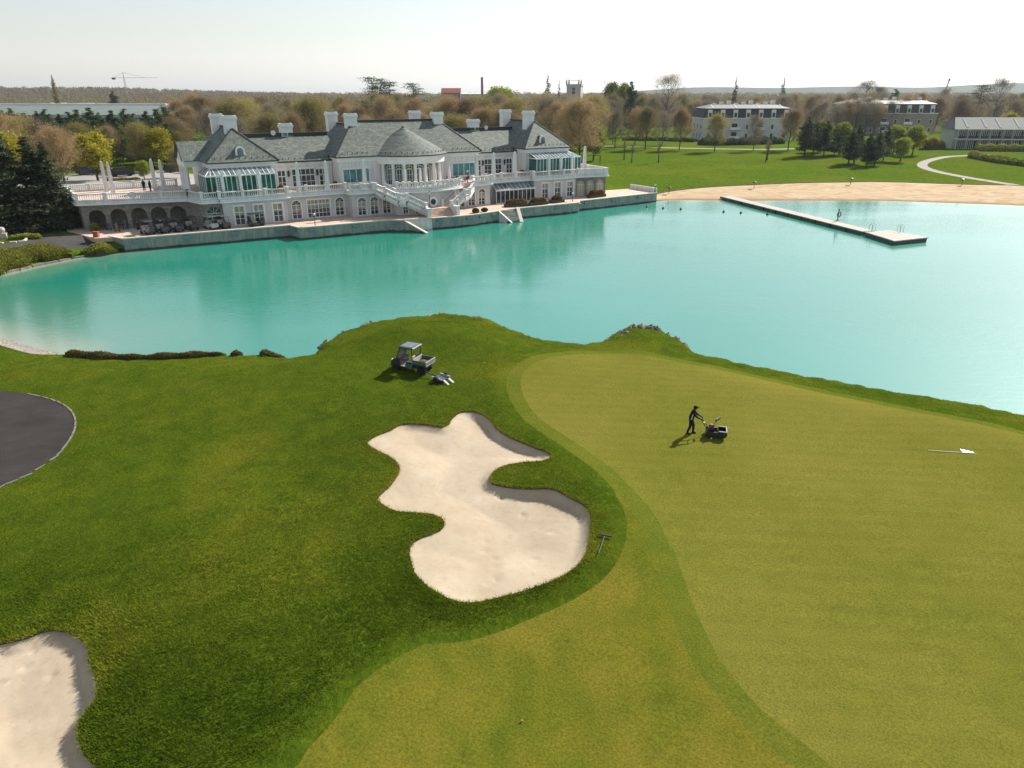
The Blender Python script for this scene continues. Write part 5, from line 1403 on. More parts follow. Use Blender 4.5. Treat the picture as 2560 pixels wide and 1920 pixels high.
# ------------------------------------------------------------------ trees
def limb_tubes(segs, n=5):
    V, Fc = [], []
    for p, q, r0, r1 in segs:
        d = q - p; L = np.linalg.norm(d)
        if L < 1e-5: continue
        d = d / L; a = np.cross(d, (0.3, 0.9, 0.2)); a /= np.linalg.norm(a); b = np.cross(d, a); k = len(V)
        for c, r in ((p, r0), (q, r1)):
            for i in range(n):
                t = 2 * math.pi * i / n; V.append(c + (a * math.cos(t) + b * math.sin(t)) * r)
        for i in range(n):
            j = (i + 1) % n
            Fc += [(k + i, k + j, k + n + j), (k + i, k + n + j, k + n + i)]
    return np.array(V), np.array(Fc)
def skeleton(seed, h=14.0, trunk=0.16, spread=0.75, levels=3, kids=(26, 5, 4), up=0.35, r0=0.24, shape=0.62):
    """central leader with ascending limbs; limb length follows an ovoid crown"""
    r = np.random.default_rng(seed); segs = []; tips = []
    pts = [np.zeros(3)]
    for k in range(1, 9): pts.append(np.array([0, 0, h * 0.92 * k / 8]) + np.append(r.normal(0, 0.03 * h * k / 8, 2), 0))
    for k in range(8): segs.append((pts[k], pts[k + 1], r0 * (1 - k / 8.6), r0 * (1 - (k + 1) / 8.6)))
    def on(t):
        f = t * 8; i = min(7, int(f)); return pts[i] + (pts[i + 1] - pts[i]) * (f - i)
    def grow(p, d, L, rad, lv):
        mid = p + d * L * 0.5 + r.normal(0, 0.05 * L, 3); d2 = d + np.array([0, 0, 0.18]) + r.normal(0, 0.1, 3); d2 /= np.linalg.norm(d2); q = mid + d2 * L * 0.5
        segs.append((p, mid, rad, rad * 0.8)); segs.append((mid, q, rad * 0.8, rad * 0.5)); tips.append((q, d2))
        if lv >= levels: return
        tips.append((mid, d2))
        for i in range(kids[lv]):
            base = p + (mid - p) * 2 * r.uniform(0.3, 0.5) if r.random() < 0.4 else mid + (q - mid) * r.uniform(0, 1)
            o = r.normal(size=3); o -= o.dot(d2) * d2; o /= np.linalg.norm(o) + 1e-9
            nd = d2 * 0.75 + o * spread * r.uniform(0.5, 1.1) + np.array([0, 0, 0.25 * up]); nd /= np.linalg.norm(nd)
            grow(base, nd, L * r.uniform(0.4, 0.62), rad * 0.5, lv + 1)
    n = kids[0]
    for i in range(n):
        t = trunk + (0.97 - trunk) * (i + r.uniform(0, 0.8)) / n
        x = (t - trunk) / (1 - trunk)
        prof = math.sin(math.pi * min(1, 0.12 + 0.88 * x) ** 0.72) * 0.9 + 0.12
        az = i * 2.4 + r.uniform(-0.5, 0.5); el = up + 0.55 * x
        d = np.array([math.cos(az) * spread, math.sin(az) * spread, el + 0.25]); d /= np.linalg.norm(d)
        grow(on(t), d, h * 0.36 * prof * r.uniform(0.75, 1.15), r0 * 0.34 * (1.1 - 0.6 * x), 1)
    zmax = max(t[0][2] for t in tips); s = h * 0.97 / zmax
    return [(a * s, b * s, c, e) for a, b, c, e in segs], [(a * s, b) for a, b in tips]
def twig_cloud(tips, seed, per, L, w, spread=0.9, up=0.25):
    r = np.random.default_rng(seed); P = np.repeat(np.array([t[0] for t in tips]), per, 0); D = np.repeat(np.array([t[1] for t in tips]), per, 0)
    d = D + r.normal(0, spread, P.shape) + np.array([0, 0, up]); d /= np.linalg.norm(d, axis=1)[:, None]
    l = (L * r.uniform(0.4, 1.2, len(P)))[:, None]
    P = P + r.normal(0, 0.25 * L, P.shape)
    e = np.cross(d, r.normal(size=P.shape)); e /= np.linalg.norm(e, axis=1)[:, None]
    V = np.stack([P - e * w, P + e * w, P + d * l], 1).reshape(-1, 3)
    return V, np.arange(len(V)).reshape(-1, 3), P + d * l
PROTO = {}
def reg(kind, trunk_me, crown_me, h): PROTO.setdefault(kind, []).append((trunk_me, crown_me, h))
def bare(kind, seed, leaf, h=14.0, per=14, bud=0.16, nbud=2, spread=0.75, up=0.35, tw=1.5, trunk=0.17, kids=(26, 5, 3)):
    segs, tips = skeleton(seed, h, trunk, spread, 3, kids, up)
    big = [s for s in segs if s[2] > 0.028]
    V, Fc = limb_tubes(big, 5); tm = cloud_mesh('trunk', V, Fc, 'bark', np.random.default_rng(seed).uniform(0, 1, len(V)))
    r = np.random.default_rng(seed + 1)
    pick = [tips[i] for i in r.choice(len(tips), min(len(tips), 520), replace=False)]
    V1, F1, ends = twig_cloud(pick, seed, per, tw, 0.022)
    C = np.repeat(ends, nbud, 0) + r.normal(0, 0.3, (len(ends) * nbud, 3)); C = C[C[:, 2] > h * 0.12]
    V2, F2 = tri_cloud(C, bud, seed=seed)
    tint = np.concatenate([np.full(len(V1), 0.35), np.repeat(r.uniform(0.1, 1, len(C)), 3)])
    reg(kind, tm, cloud_mesh('crown', np.concatenate([V1, V2]), np.concatenate([F1, F2 + len(V1)]), leaf, tint), h)
def leafy(kind, seed, leaf, h=12.0, size=0.34, n=9000, trunk=0.2, spread=0.85, up=0.5):
    segs, tips = skeleton(seed, h, trunk, spread, 3, (22, 4, 3), up)
    V, Fc = limb_tubes([s for s in segs if s[2] > 0.03], 6); tm = cloud_mesh('trunk', V, Fc, 'bark', np.full(len(V), 0.4))
    r = np.random.default_rng(seed); P = np.array([t[0] for t in tips]); i = r.integers(0, len(P), n)
    C = P[i] + r.normal(0, 0.45, (n, 3)) * np.array([1, 1, 0.8]); C = C[C[:, 2] > h * 0.12]
    V2, F2 = tri_cloud(C, size, seed=seed, aspect=0.8)
    clump = np.random.default_rng(seed + 5).uniform(0, 1, len(P))[i][:len(C)]
    reg(kind, tm, cloud_mesh('crown', V2, F2, leaf, np.repeat(np.clip(clump * 0.6 + r.uniform(0, 0.4, len(C)), 0, 1), 3)), h)
def conifer(kind, seed, leaf, h=14.0, rad=3.2, layers=26, size=0.5, n=260, droop=0.25, bare_to=0.08, round_=False, gap=0.0):
    r = np.random.default_rng(seed); segs = [(np.zeros(3), np.array([0.05, 0.02, h * 0.98]), 0.22, 0.03)]; C = []; tint = []
    for k in range(layers):
        t = k / (layers - 1); z = h * (bare_to + (0.98 - bare_to) * t)
        R = rad * ((1 - t) ** 0.85 if not round_ else math.sqrt(max(0.03, 1 - (2 * t - 0.75) ** 2 * 0.75)) * (1 - 0.55 * t * t)) * r.uniform(0.75, 1.1)
        nb = max(3, int(7 * (R / rad) + 2))
        for j in range(nb):
            az = r.uniform(0, 2 * math.pi); Lb = R * r.uniform(0.6, 1.15)
            tip = np.array([math.cos(az) * Lb, math.sin(az) * Lb, z - droop * Lb + (0.25 * Lb if round_ else 0)])
            segs.append((np.array([0, 0, z]), tip, 0.05, 0.015))
            if r.random() < gap: continue
            m = int(n * Lb / rad / nb * 2) + 6
            f = r.uniform(0.25, 1.05, m)[:, None]; c = np.array([0, 0, z]) * (1 - f) + tip * f + r.normal(0, 0.16 + 0.10 * Lb, (m, 3)) * np.array([1, 1, 0.55])
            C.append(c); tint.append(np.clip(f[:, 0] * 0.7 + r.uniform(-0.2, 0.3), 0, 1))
    C = np.concatenate(C); tint = np.concatenate(tint)
    V, Fc = limb_tubes(segs, 5); tm = cloud_mesh('trunk', V, Fc, 'bark', np.full(len(V), 0.3))
    V2, F2 = tri_cloud(C, size, seed=seed, aspect=0.45, flat=0.6)
    reg(kind, tm, cloud_mesh('crown', V2, F2, leaf, np.repeat(tint, 3)), h)
def cedar(kind, seed, leaf, h=18.0, pads=9, rad=3.6, top_only=0.45):
    r = np.random.default_rng(seed); segs = []; C = []
    segs.append((np.zeros(3), np.array([0.4, 0.1, h * 0.95]), 0.35, 0.1))
    for k in range(pads):
        t = top_only + (1 - top_only) * (k + 0.5) / pads; az = r.uniform(0, 6.28); Lb = rad * r.uniform(0.35, 1.0) * (1.05 - 0.55 * (t - top_only) / (1 - top_only))
        c = np.array([0.4 * t + math.cos(az) * Lb, math.sin(az) * Lb, h * t + 0.2]); segs.append((np.array([0.4 * t, 0.1 * t, h * t - 0.9]), c, 0.12, 0.03))
        m = 260; q = r.normal(0, 1, (m, 3)) * np.array([rad * 0.36, rad * 0.36, 0.28]); C.append(c + q)
    C = np.concatenate(C); V, Fc = limb_tubes(segs, 5); tm = cloud_mesh('trunk', V, Fc, 'bark', np.full(len(V), 0.2))
    V2, F2 = tri_cloud(C, 0.45, seed=seed, flat=0.4)
    reg(kind, tm, cloud_mesh('crown', V2, F2, leaf, np.repeat(r.uniform(0, 1, len(C)), 3)), h)
for s in range(4): bare('bare_brown', 20 + s, 'leaf_bud', 15.0, 12, 0.20, 2)
for s in range(3): bare('bare_olive', 40 + s, 'leaf_bud_olive', 14.0, 12, 0.20, 2)
for s in range(3): bare('bare_grey', 60 + s, 'leaf_bud_grey', 15.0, 10, 0.14, 1, 0.8, 0.25, 1.5)
bare('bare_tall', 83, 'leaf_bud_grey', 22.0, 8, 0.14, 1, 0.9, 0.3, 1.7, 0.3); bare('bare_tall', 87, 'leaf_bud_grey', 20.0, 8, 0.14, 1, 0.75, 0.5, 1.7, 0.3)
bare('blossom', 70, 'leaf_blossom', 11.0, 12, 0.2, 2)
bare('young', 75, 'leaf_bud_grey', 7.0, 4, 0.1, 1, 0.45, 0.8, 0.5, 0.45, (8, 2, 1))
leafy('maple', 90, 'leaf_maple', 11.0, 0.36, 10000); leafy('maple', 91, 'leaf_maple', 11.0, 0.34, 8000)
leafy('lime', 93, 'leaf_lime', 9.0, 0.34, 9000); leafy('lime', 94, 'leaf_lime', 8.0, 0.34, 6500)
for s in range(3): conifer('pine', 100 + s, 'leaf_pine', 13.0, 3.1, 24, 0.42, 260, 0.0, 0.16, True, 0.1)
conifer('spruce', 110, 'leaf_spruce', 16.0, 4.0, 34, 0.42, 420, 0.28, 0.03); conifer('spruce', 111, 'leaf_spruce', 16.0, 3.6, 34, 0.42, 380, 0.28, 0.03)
cedar('cedar', 120, 'leaf_pine', 20.0, 12, 4.5, 0.35); cedar('cedar', 121, 'leaf_pine', 18.0, 8, 4.2, 0.55)
conifer('fir', 125, 'leaf_pine', 20.0, 2.8, 20, 0.5, 120, 0.1, 0.35, False, 0.25)
conifer('poplar', 130, 'leaf_bud_olive', 22.0, 1.9, 40, 0.4, 90, -0.9, 0.06, True, 0.05)
NAMES = {'bare_brown': ('bare_tree', 'tree'), 'bare_olive': ('budding_tree', 'tree'), 'bare_grey': ('bare_tree', 'tree'), 'bare_tall': ('tall_bare_tree', 'tree'), 'blossom': ('blossom_tree', 'tree'), 'young': ('sapling', 'sapling'), 'maple': ('maple_tree', 'tree'),
         'lime': ('lime_tree', 'tree'), 'pine': ('pine_tree', 'pine'), 'spruce': ('spruce_tree', 'spruce'), 'cedar': ('cedar_tree', 'cedar'), 'fir': ('fir_tree', 'fir'), 'poplar': ('poplar_tree', 'poplar')}
trng = random.Random(5)
def tree(kind, x, y, h, label, group=None, v=None, z=None, wide=1.0):
    tm, cm, h0 = PROTO[kind][trng.randrange(len(PROTO[kind])) if v is None else v]
    nm, cat = NAMES[kind]
    e = empty(nm, (x, y, (h1(x, y) if z is None else z) - 0.05), trng.uniform(0, 6.28), label, cat, group)
    s = h / h0; e.scale = (s * wide, s * wide, s)
    link('trunk', tm, e); link('crown', cm, e)
    return e
def tree_px(kind, bx, by, ty, label, group=None, v=None, wide=1.0, zg=2.0):
    x, y = G(bx, by, zg); z = h1(x, y); x, y = G(bx, by, z)
    return tree(kind, x, y, z_at(x, y, ty) - z, label, group, v, z, wide)
# left group
tree_px('spruce', 52, 575, 322, 'tallest dark spruce at the left edge beside the arcade', v=0, zg=1.8, wide=1.6); tree_px('spruce', 112, 572, 340, 'dark spruce second from the left, its crown tip rust brown', v=1, zg=1.8, wide=1.7); tree_px('spruce', 150, 560, 352, 'dark spruce standing closest to the stone arcade', v=0, zg=1.8, wide=1.4)
tree_px('spruce', -40, 590, 360, 'dark spruce cut by the left edge of the photo', v=1, zg=1.8, wide=1.4)
tree_px('maple', 246, 452, 322, 'large yellow-green maple behind the left end of the terrace', v=0, zg=3.7, wide=1.25); tree_px('maple', 405, 428, 320, 'golden maple close to the gabled portico', v=1, zg=3.7, wide=1.15)
tree_px('bare_brown', 165, 470, 316, 'reddish brown bare tree between the spruces and the large maple', zg=3.7); tree_px('lime', 362, 450, 402, 'small green tree behind the obelisks on the left terrace', zg=3.7)
for k, (bx, by, ty) in enumerate(((295, 415, 355), (330, 405, 345), (455, 425, 330), (430, 400, 325))):
    tree_px('bare_olive', bx, by, ty, ('thin budding tree between the two maples, left', 'thin budding tree between the two maples, right', 'budding tree right beside the golden maple', 'budding tree behind the golden maple')[k], zg=3.7)
for k, (bx, by, ty) in enumerate(((15, 440, 282), (60, 430, 285), (-20, 470, 300), (100, 425, 300), (30, 480, 330))):
    tree_px(('bare_brown', 'bare_olive', 'bare_olive', 'blossom', 'maple')[k], bx, by, ty, ('rust brown bare tree at the left edge behind the spruces', 'olive budding tree behind the tallest spruce', 'olive tree cut by the left edge below the hall roof', 'pinkish brown tree behind the second spruce', 'yellow leafy tree low behind the spruces at the left edge')[k], zg=3.7)
px_pines = [(-30 + k * 27 + (k * 37 % 11), 205 + (k * 53 % 47), 268 + (k * 29 % 17)) for k in range(19)] + [(-10 + k * 40 + (k * 31 % 13), 178 + (k * 17 % 20), 296 + (k * 23 % 16)) for k in range(12)]
for bx, D, ty in px_pines:
    x = at_dist(bx, D); z = h1(x, D)
    if inside(CARP, np.array([[x, D]]))[0]: D = 232; x = at_dist(bx, D); z = h1(x, D)
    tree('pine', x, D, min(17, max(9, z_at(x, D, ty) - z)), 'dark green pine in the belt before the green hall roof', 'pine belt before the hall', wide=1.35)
for k in range(16):
    bx = 10 + k * 29 + (k * 17 % 13); D = 160 + (k * 41 % 34); x = at_dist(bx, D)
    if inside(CARP, np.array([[x, D]]))[0] and k % 3: continue
    tree(('bare_olive', 'bare_brown', 'blossom', 'bare_olive')[k % 4], x, D, 6.5 + (k * 7 % 5), 'small half-bare tree along the car park before the pine belt', 'small trees round the car park')
# right of the clubhouse
tree_px('lime', 1483, 402, 314, 'round yellow-green tree on the lawn just right of the clubhouse', v=0)
rows = [(1537, 371, 276), (1587, 363, 272), (1613, 374, 268), (1655, 364, 275), (1698, 375, 272), (1786, 379, 286), (1883, 377, 285), (1970, 376, 272), (1532, 361, 285)]
for k, (bx, by, ty) in enumerate(rows):
    tree_px(('bare_grey', 'bare_brown', 'bare_olive')[k % 3], bx, by, ty, ('bare tree along the park path nearest the clubhouse', 'bare tree along the park path, second from the clubhouse', 'olive budding tree along the park path, with a forked trunk', 'bare tree along the park path left of the white mansard house', 'brown bare tree along the park path at the left corner of the white mansard house', 'bare tree before the left half of the white mansard house', 'bare tree before the middle of the white mansard house', 'bare tree before the right end of the white mansard house', 'slender bare tree behind the first path tree')[k])
for k, (bx, by, ty) in enumerate(((1560, 400, 345), (1579, 407, 350), (1646, 407, 345), (1914, 407, 350), (1918, 400, 345))):
    tree_px('young', bx, by, ty, ('thin staked sapling on the lawn, leftmost', 'thin staked sapling on the lawn, second from left', 'thin staked sapling on the lawn, third from left', 'thin sapling on the lawn before the white mansard house, nearer', 'thin sapling on the lawn before the white mansard house, farther')[k], 'saplings on the lawn')
pr_ = [('pine', 2010, 392, 293), ('pine', 2032, 388, 305), ('pine', 2058, 392, 303), ('pine', 2120, 413, 322), ('pine', 2134, 409, 310), ('pine', 2166, 417, 334), ('pine', 2186, 414, 325), ('pine', 2207, 403, 316),
       ('lime', 2098, 386, 308), ('lime', 2250, 405, 345), ('lime', 2280, 388, 315), ('lime', 2046, 380, 305), ('lime', 2232, 385, 315), ('pine', 2085, 390, 330)]
tx = ['broad dark pine at the left of the lawn pine group', 'slim dark pine behind the broad left pine', 'dark pine third from left in the lawn pine group', 'low-branched dark pine in the middle of the lawn pine group', 'dark pine behind the low-branched one', 'leaning dark pine in the lawn pine group, nearest the beach', 'dark pine right of the leaning pine', 'tall dark pine at the right of the lawn pine group',
      'bright green tree behind the left pines', 'round bright green tree at the right end of the pine group', 'taller bright green tree behind the round one', 'yellow-green tree between the left pines', 'small bright green tree beside the tall right pine', 'small dark pine between the two pine clumps']
for (kd, bx, by, ty), t in zip(pr_, tx): tree_px(kd, bx, by, ty, t, wide=1.3 if kd == 'pine' else 1.15)
# skyline trees
def sky_tree(kind, px_, D, ty, label, v=None, wide=1.0):
    x = at_dist(px_, D); z = h1(x, D); tree(kind, x, D, z_at(x, D, ty) - z, label, None, v, z, wide)
sky_tree('bare_tall', 1664, 370, 178, 'tallest wide bare tree on the skyline, right of the square tower', 0, 1.1); sky_tree('bare_tall', 2150, 470, 196, 'wide bare tree on the skyline above the far brown house', 0, 1.2); sky_tree('bare_tall', 2186, 480, 205, 'fan-shaped bare tree on the skyline right of the wide one', 1, 1.0)
sky_tree('bare_tall', 2478, 380, 188, 'big bare tree on the skyline at the far right', 0, 1.0); sky_tree('bare_tall', 2350, 560, 212, 'thin bare tree on the skyline beside the leaning mast', 1); sky_tree('cedar', 2432, 420, 214, 'flat-topped dark cedar beside the big right bare tree', 1, 1.2)
sky_tree('cedar', 938, 430, 193, 'largest layered cedar on the skyline above the rotunda', 0, 1.1); sky_tree('cedar', 958, 440, 198, 'layered cedar close right of the largest cedar', 1); sky_tree('cedar', 978, 430, 205, 'smallest layered cedar right of the largest one', 1, 0.9); sky_tree('cedar', 1040, 440, 209, 'flat umbrella-shaped cedar on the skyline, standing alone', 1, 1.2)
sky_tree('fir', 1368, 430, 188, 'dark ragged fir on the skyline left of the square tower'); sky_tree('fir', 1396, 520, 202, 'thin bare-looking fir right beside the square tower', wide=0.6)
sky_tree('fir', 1829, 420, 192, 'dark forked fir above the white mansard house', wide=0.8); sky_tree('fir', 1946, 440, 193, 'dark pointed fir right of the white mansard house roof', wide=0.9); sky_tree('pine', 1572, 330, 204, 'dark green tree before the pink-roofed house', wide=0.8); sky_tree('lime', 1250, 420, 220, 'pale green leafy tree rising from the wood right of the brick stack', wide=1.4)
sky_tree('lime', 1530, 480, 208, 'green leafy tree on the skyline beside the square tower, left', wide=0.8); sky_tree('lime', 1555, 470, 210, 'green leafy tree on the skyline beside the square tower, right', wide=0.7); sky_tree('pine', 2226, 500, 222, 'rounded dark evergreen behind the brown house roof', wide=1.4); sky_tree('maple', 2515, 330, 276, 'yellow-green round tree behind the right terrace house')
sky_tree('poplar', 152, 560, 186, 'tall narrow poplar on the left skyline', 0, 1.0); sky_tree('pine', 292, 620, 228, 'dark evergreen clump left of the red roof', wide=1.3); sky_tree('poplar', 2556, 420, 200, 'narrow poplar cut by the right edge of the photo', wide=0.8)
# the wood behind the clubhouse
WOOD = []
HOTELS = [(330, 1738, 1990), (392, 2085, 2345), (268, 2360, 2700)]
tries = 0
while len(WOOD) < 225 and tries < 6000:
    tries += 1
    px_ = trng.uniform(420, 2640) if trng.random() < 0.9 else trng.uniform(-100, 420)
    if px_ < 1490: D = 200 + 240 * trng.random() ** 1.3
    else: D = 345 + 190 * trng.random()
    if px_ < 430: continue
    x = at_dist(px_, D)
    u, w = to_house(x, D)
    if -60 < u < 45 and w < 40: continue
    if any(abs(D - d0) < 24 and a - 40 < px_ < b + 40 for d0, a, b in HOTELS) or any(D < d0 and a - 10 < px_ < b + 10 and D > d0 - 60 for d0, a, b in HOTELS): continue
    if inside(CARP, np.array([[x, D]]))[0]: continue
    if any((x - a) ** 2 + (D - b) ** 2 < 5.2 ** 2 for a, b in WOOD): continue
    WOOD.append((x, D))
    if px_ < 1490: kd = trng.choices(['bare_brown', 'bare_olive', 'bare_grey'], (5, 4, 2))[0]; lb = {'bare_brown': 'brown bare tree in the dense wood behind the clubhouse', 'bare_olive': 'olive budding tree in the dense wood behind the clubhouse', 'bare_grey': 'greyish bare tree in the dense wood behind the clubhouse'}[kd]; gp = 'wood behind the clubhouse'
    else: kd = trng.choices(['bare_grey', 'bare_brown', 'bare_olive'], (5, 3, 2))[0]; lb = {'bare_brown': 'brown bare tree among the far houses on the right', 'bare_olive': 'olive budding tree among the far houses on the right', 'bare_grey': 'greyish bare tree among the far houses on the right'}[kd]; gp = 'trees among the far houses'
    tree(kd, x, D, trng.uniform(11.0, 17.5), lb, gp, wide=trng.uniform(0.8, 1.25))
for k in range(11):
    px_ = 2085 + k * 25; D = 338 + (k * 37 % 34); x = at_dist(px_, D)
    tree(('bare_grey', 'bare_brown', 'bare_grey')[k % 3], x, D, 13.5 + (k * 5 % 4), 'bare tree screening the brownish mansard house', 'trees before the brownish house', wide=1.1)
# far woods as one mass
leaf_mat('far_wood', (0.17, 0.125, 0.072), (0.26, 0.215, 0.105), 0.0)
def crowns(P, R, Hh, n, size, seed, tintbase):
    r = np.random.default_rng(seed); k = len(P)
    d = r.normal(size=(k, n, 3)); d /= np.linalg.norm(d, axis=2)[..., None]; rad = r.uniform(0.55, 1, (k, n, 1)) ** 0.5
    C = P[:, None, :] + d * rad * np.stack([R, R, Hh * 0.42], 1)[:, None, :]; C[..., 2] += (Hh * 0.58)[:, None]
    V, Fc = tri_cloud(C.reshape(-1, 3), np.repeat(size, n), seed=seed, aspect=0.7)
    return V, Fc, np.repeat((tintbase[:, None] + r.uniform(-0.25, 0.25, (k, n))).ravel(), 3)
r = np.random.default_rng(77); N = 3600
D = 440 + 2300 * r.random(N) ** 2.2; pxs = r.uniform(-350, 2900, N)
X = (pxs - CX) / F * (D * CP + 18 * SP); Hh = r.uniform(12, 17.5, N); Rr = r.uniform(3.6, 6.0, N) * (1 + D / 2500)
keep = ~((pxs < 420) & (D < 640) & (pxs > -300)) & ~((pxs > 380) & (pxs < 500) & (D < 700) & (D > 560)) & ~((pxs < 330) & (D < 950) & (r.random(N) < 0.7))
P = np.column_stack([X, D, np.full(N, 2.2)])[keep]
hillz = lambda x, y: 13 * np.exp(-((y - 1900) / 420.0) ** 2) * smooth((-x - 560) / 500)
P[:, 2] += hillz(P[:, 0], P[:, 1])
V, Fc, T = crowns(P, Rr[keep], Hh[keep], 150, (0.35 + D[keep] / 1500), 78, r.uniform(0, 1, keep.sum()))
me = cloud_mesh('distant_woods', V, Fc, 'far_wood', T); tag(link('distant_woods', me), kind='stuff')
N = 1500; X = r.uniform(-2300, -560, N); Y = 1900 + r.normal(0, 260, N); P = np.column_stack([X, Y, 2 + hillz(X, Y)])
V, Fc, T = crowns(P, r.uniform(7, 12, N), r.uniform(13, 18, N), 60, np.full(N, 3.2), 79, r.uniform(0.0, 0.5, N))
tag(link('hill_woods', cloud_mesh('hill_woods', V, Fc, 'far_wood', T)), kind='stuff')
gx_, gy_ = np.meshgrid(np.linspace(-4200, -300, 60), np.linspace(1000, 2900, 30)); Z = 2.2 + hillz(gx_, gy_)
Fq = [(j * 60 + i, j * 60 + i + 1, (j + 1) * 60 + i + 1, (j + 1) * 60 + i) for j in range(29) for i in range(59)]
tag(mesh_np('wooded_hill', np.column_stack([gx_.ravel(), gy_.ravel(), Z.ravel()]), Fq, 'far_field', None, True), kind='structure')
gx_, gy_ = np.meshgrid(np.linspace(-2800, 5700, 120), np.linspace(3900, 5500, 14)); Z = (52 + 11 * np.sin(gx_ * 0.0023) + 6 * np.sin(gx_ * 0.0063 + 1)) * np.exp(-((gy_ - 4800) / 380.0) ** 2) * smooth((gx_ - 100) / 1700) + 1.5
Fq = [(j * 120 + i, j * 120 + i + 1, (j + 1) * 120 + i + 1, (j + 1) * 120 + i) for j in range(13) for i in range(119)]
tag(mesh_np('far_hills', np.column_stack([gx_.ravel(), gy_.ravel(), Z.ravel()]), Fq, 'far_field', None, True), kind='structure')
# ------------------------------------------------------------------ far buildings
simple('mansard_slate', (0.045, 0.048, 0.058), 0.7, var=0.2)
simple('pale_roof', (0.18, 0.175, 0.165), 0.6, var=0.12, scale=0.4)
simple('pale_wall', (0.52, 0.52, 0.53), 0.8, var=0.06, scale=0.3)
simple('tan_wall', (0.30, 0.25, 0.21), 0.85, var=0.1)
simple('green_roof', (0.13, 0.16, 0.135), 0.6, var=0.1, scale=0.1)
simple('white_roof', (0.72, 0.72, 0.72), 0.5, var=0.04)
simple('red_tile', (0.32, 0.085, 0.05), 0.85, var=0.2)
simple('pink_roof', (0.50, 0.40, 0.36), 0.8, var=0.1)
simple('brick_red', (0.20, 0.09, 0.10), 0.9, var=0.15)
simple('sage_wall', (0.36, 0.40, 0.38), 0.8, var=0.08)
def win_mesh(w, h):
    m = MB().box(-w / 2 - 0.15, w / 2 + 0.15, -0.06, 0.0, -0.12, h + 0.15)
    return m.mesh('window', 'white_paint')
def pane_mesh(w, h): return MB().box(-w / 2, w / 2, -0.085, -0.055, 0.0, h).mesh('pane', 'glass_dark')
W1, P1 = win_mesh(1.1, 1.7), pane_mesh(1.1, 1.7); W2_, P2_ = win_mesh(2.4, 2.2), pane_mesh(2.4, 2.2)
def place_on(px0, px1, py, zg):
    a, b = G(px0, py, zg), G(px1, py, zg); return a, b, math.dist(a, b)
def mansard(name, px0, px1, py, rz, label, h=14.5, wallm='pale_wall', deep=16.0):
    a, b, L = place_on(px0, px1, py, 2.4); c = ((a[0] + b[0]) / 2, (a[1] + b[1]) / 2)
    e = empty(name, (c[0], c[1], h1(*c)), rz, label, 'house')
    hx = L / 2; zt = h * 0.57
    MB().box(-hx, hx, 0, deep, 0, zt).build('wall', wallm, e)
    MB().box(-hx - 0.2, hx + 0.2, -0.25, deep + 0.2, zt, zt + 0.3).build('cornice', 'white_paint', e)
    m = MB(); z1 = h * 0.84; i = 1.1
    m.add([(-hx, 0, zt + 0.3), (hx, 0, zt + 0.3), (hx, deep, zt + 0.3), (-hx, deep, zt + 0.3), (-hx + i, i, z1), (hx - i, i, z1), (hx - i, deep - i, z1), (-hx + i, deep - i, z1)], [(0, 1, 5, 4), (1, 2, 6, 5), (2, 3, 7, 6), (3, 0, 4, 7)])
    m.build('mansard_roof', 'mansard_slate', e)
    m = MB(); z2 = h * 0.93; j = 5.0; o_ = 0.5
    m.add([(-hx + i - o_, i - o_, z1), (hx - i + o_, i - o_, z1), (hx - i + o_, deep - i + o_, z1), (-hx + i - o_, deep - i + o_, z1), (-hx + j, j, z2), (hx - j, j, z2), (hx - j, deep - j, z2), (-hx + j, deep - j, z2)], [(0, 1, 5, 4), (1, 2, 6, 5), (2, 3, 7, 6), (3, 0, 4, 7), (4, 5, 6, 7)])
    r = m.build('upper_roof', 'pale_roof', e)
    for k in range(9):
        x = -hx + j + 1 + k * (2 * hx - 2 * j - 2) / 8; hh = 0.6 + 0.5 * ((k * 7) % 3)
        MB().box(x - 0.7, x + 0.7, deep * 0.4, deep * 0.4 + 1.5, z2, z2 + hh).build('roof_vent', 'white_paint', r)
    for k in range(4):
        x = -hx + 4 + k * (2 * hx - 8) / 3; MB().bar((x, i - 0.3, z1 + 0.08), (x, j, z2 + 0.08), 0.25, 0.12).build('roof_rib', 'white_paint', r)
    n = int(L / 5.0)
    for k in range(n):
        x = -hx + L * (k + 0.5) / n
        d = MB().box(x - 0.85, x + 0.85, -0.1, 1.4, zt + 0.3, z1 - 0.5).build('dormer', 'white_paint', e)
        link('pane', P1, d, (x, -0.06, zt + 0.55))
        for fl, zz in enumerate((0.9, zt * 0.52)):
            if k in (n // 2 - 1, n // 2 + 1):
                w = link('window', W2_, e, (x, 0, zz)); link('pane', P2_, w)
                bl = MB().box(x - 2.0, x + 2.0, -1.3, 0, zz - 0.35, zz - 0.15).box(x - 2.0, x + 2.0, -1.3, -1.22, zz - 0.15, zz + 0.75).build('balcony', 'white_paint', e)
            else:
                w = link('window', W1, e, (x, 0, zz)); link('pane', P1, w)
    for k in range(3):
        y = 2.5 + k * 4.5
        for zz in (0.9, zt * 0.52):
            w = link('window', W1, e, (-hx, y, zz), -math.pi / 2); link('pane', P1, w)
    return e
mansard('mansard_house', 1752, 1975, 350, 0.05, 'white three-storey house with dark mansard roof across the lawn')
mansard('mansard_house', 2100, 2335, 336, 0.02, 'brownish mansard house half hidden by bare trees, right of the white one', 15.5, 'tan_wall')
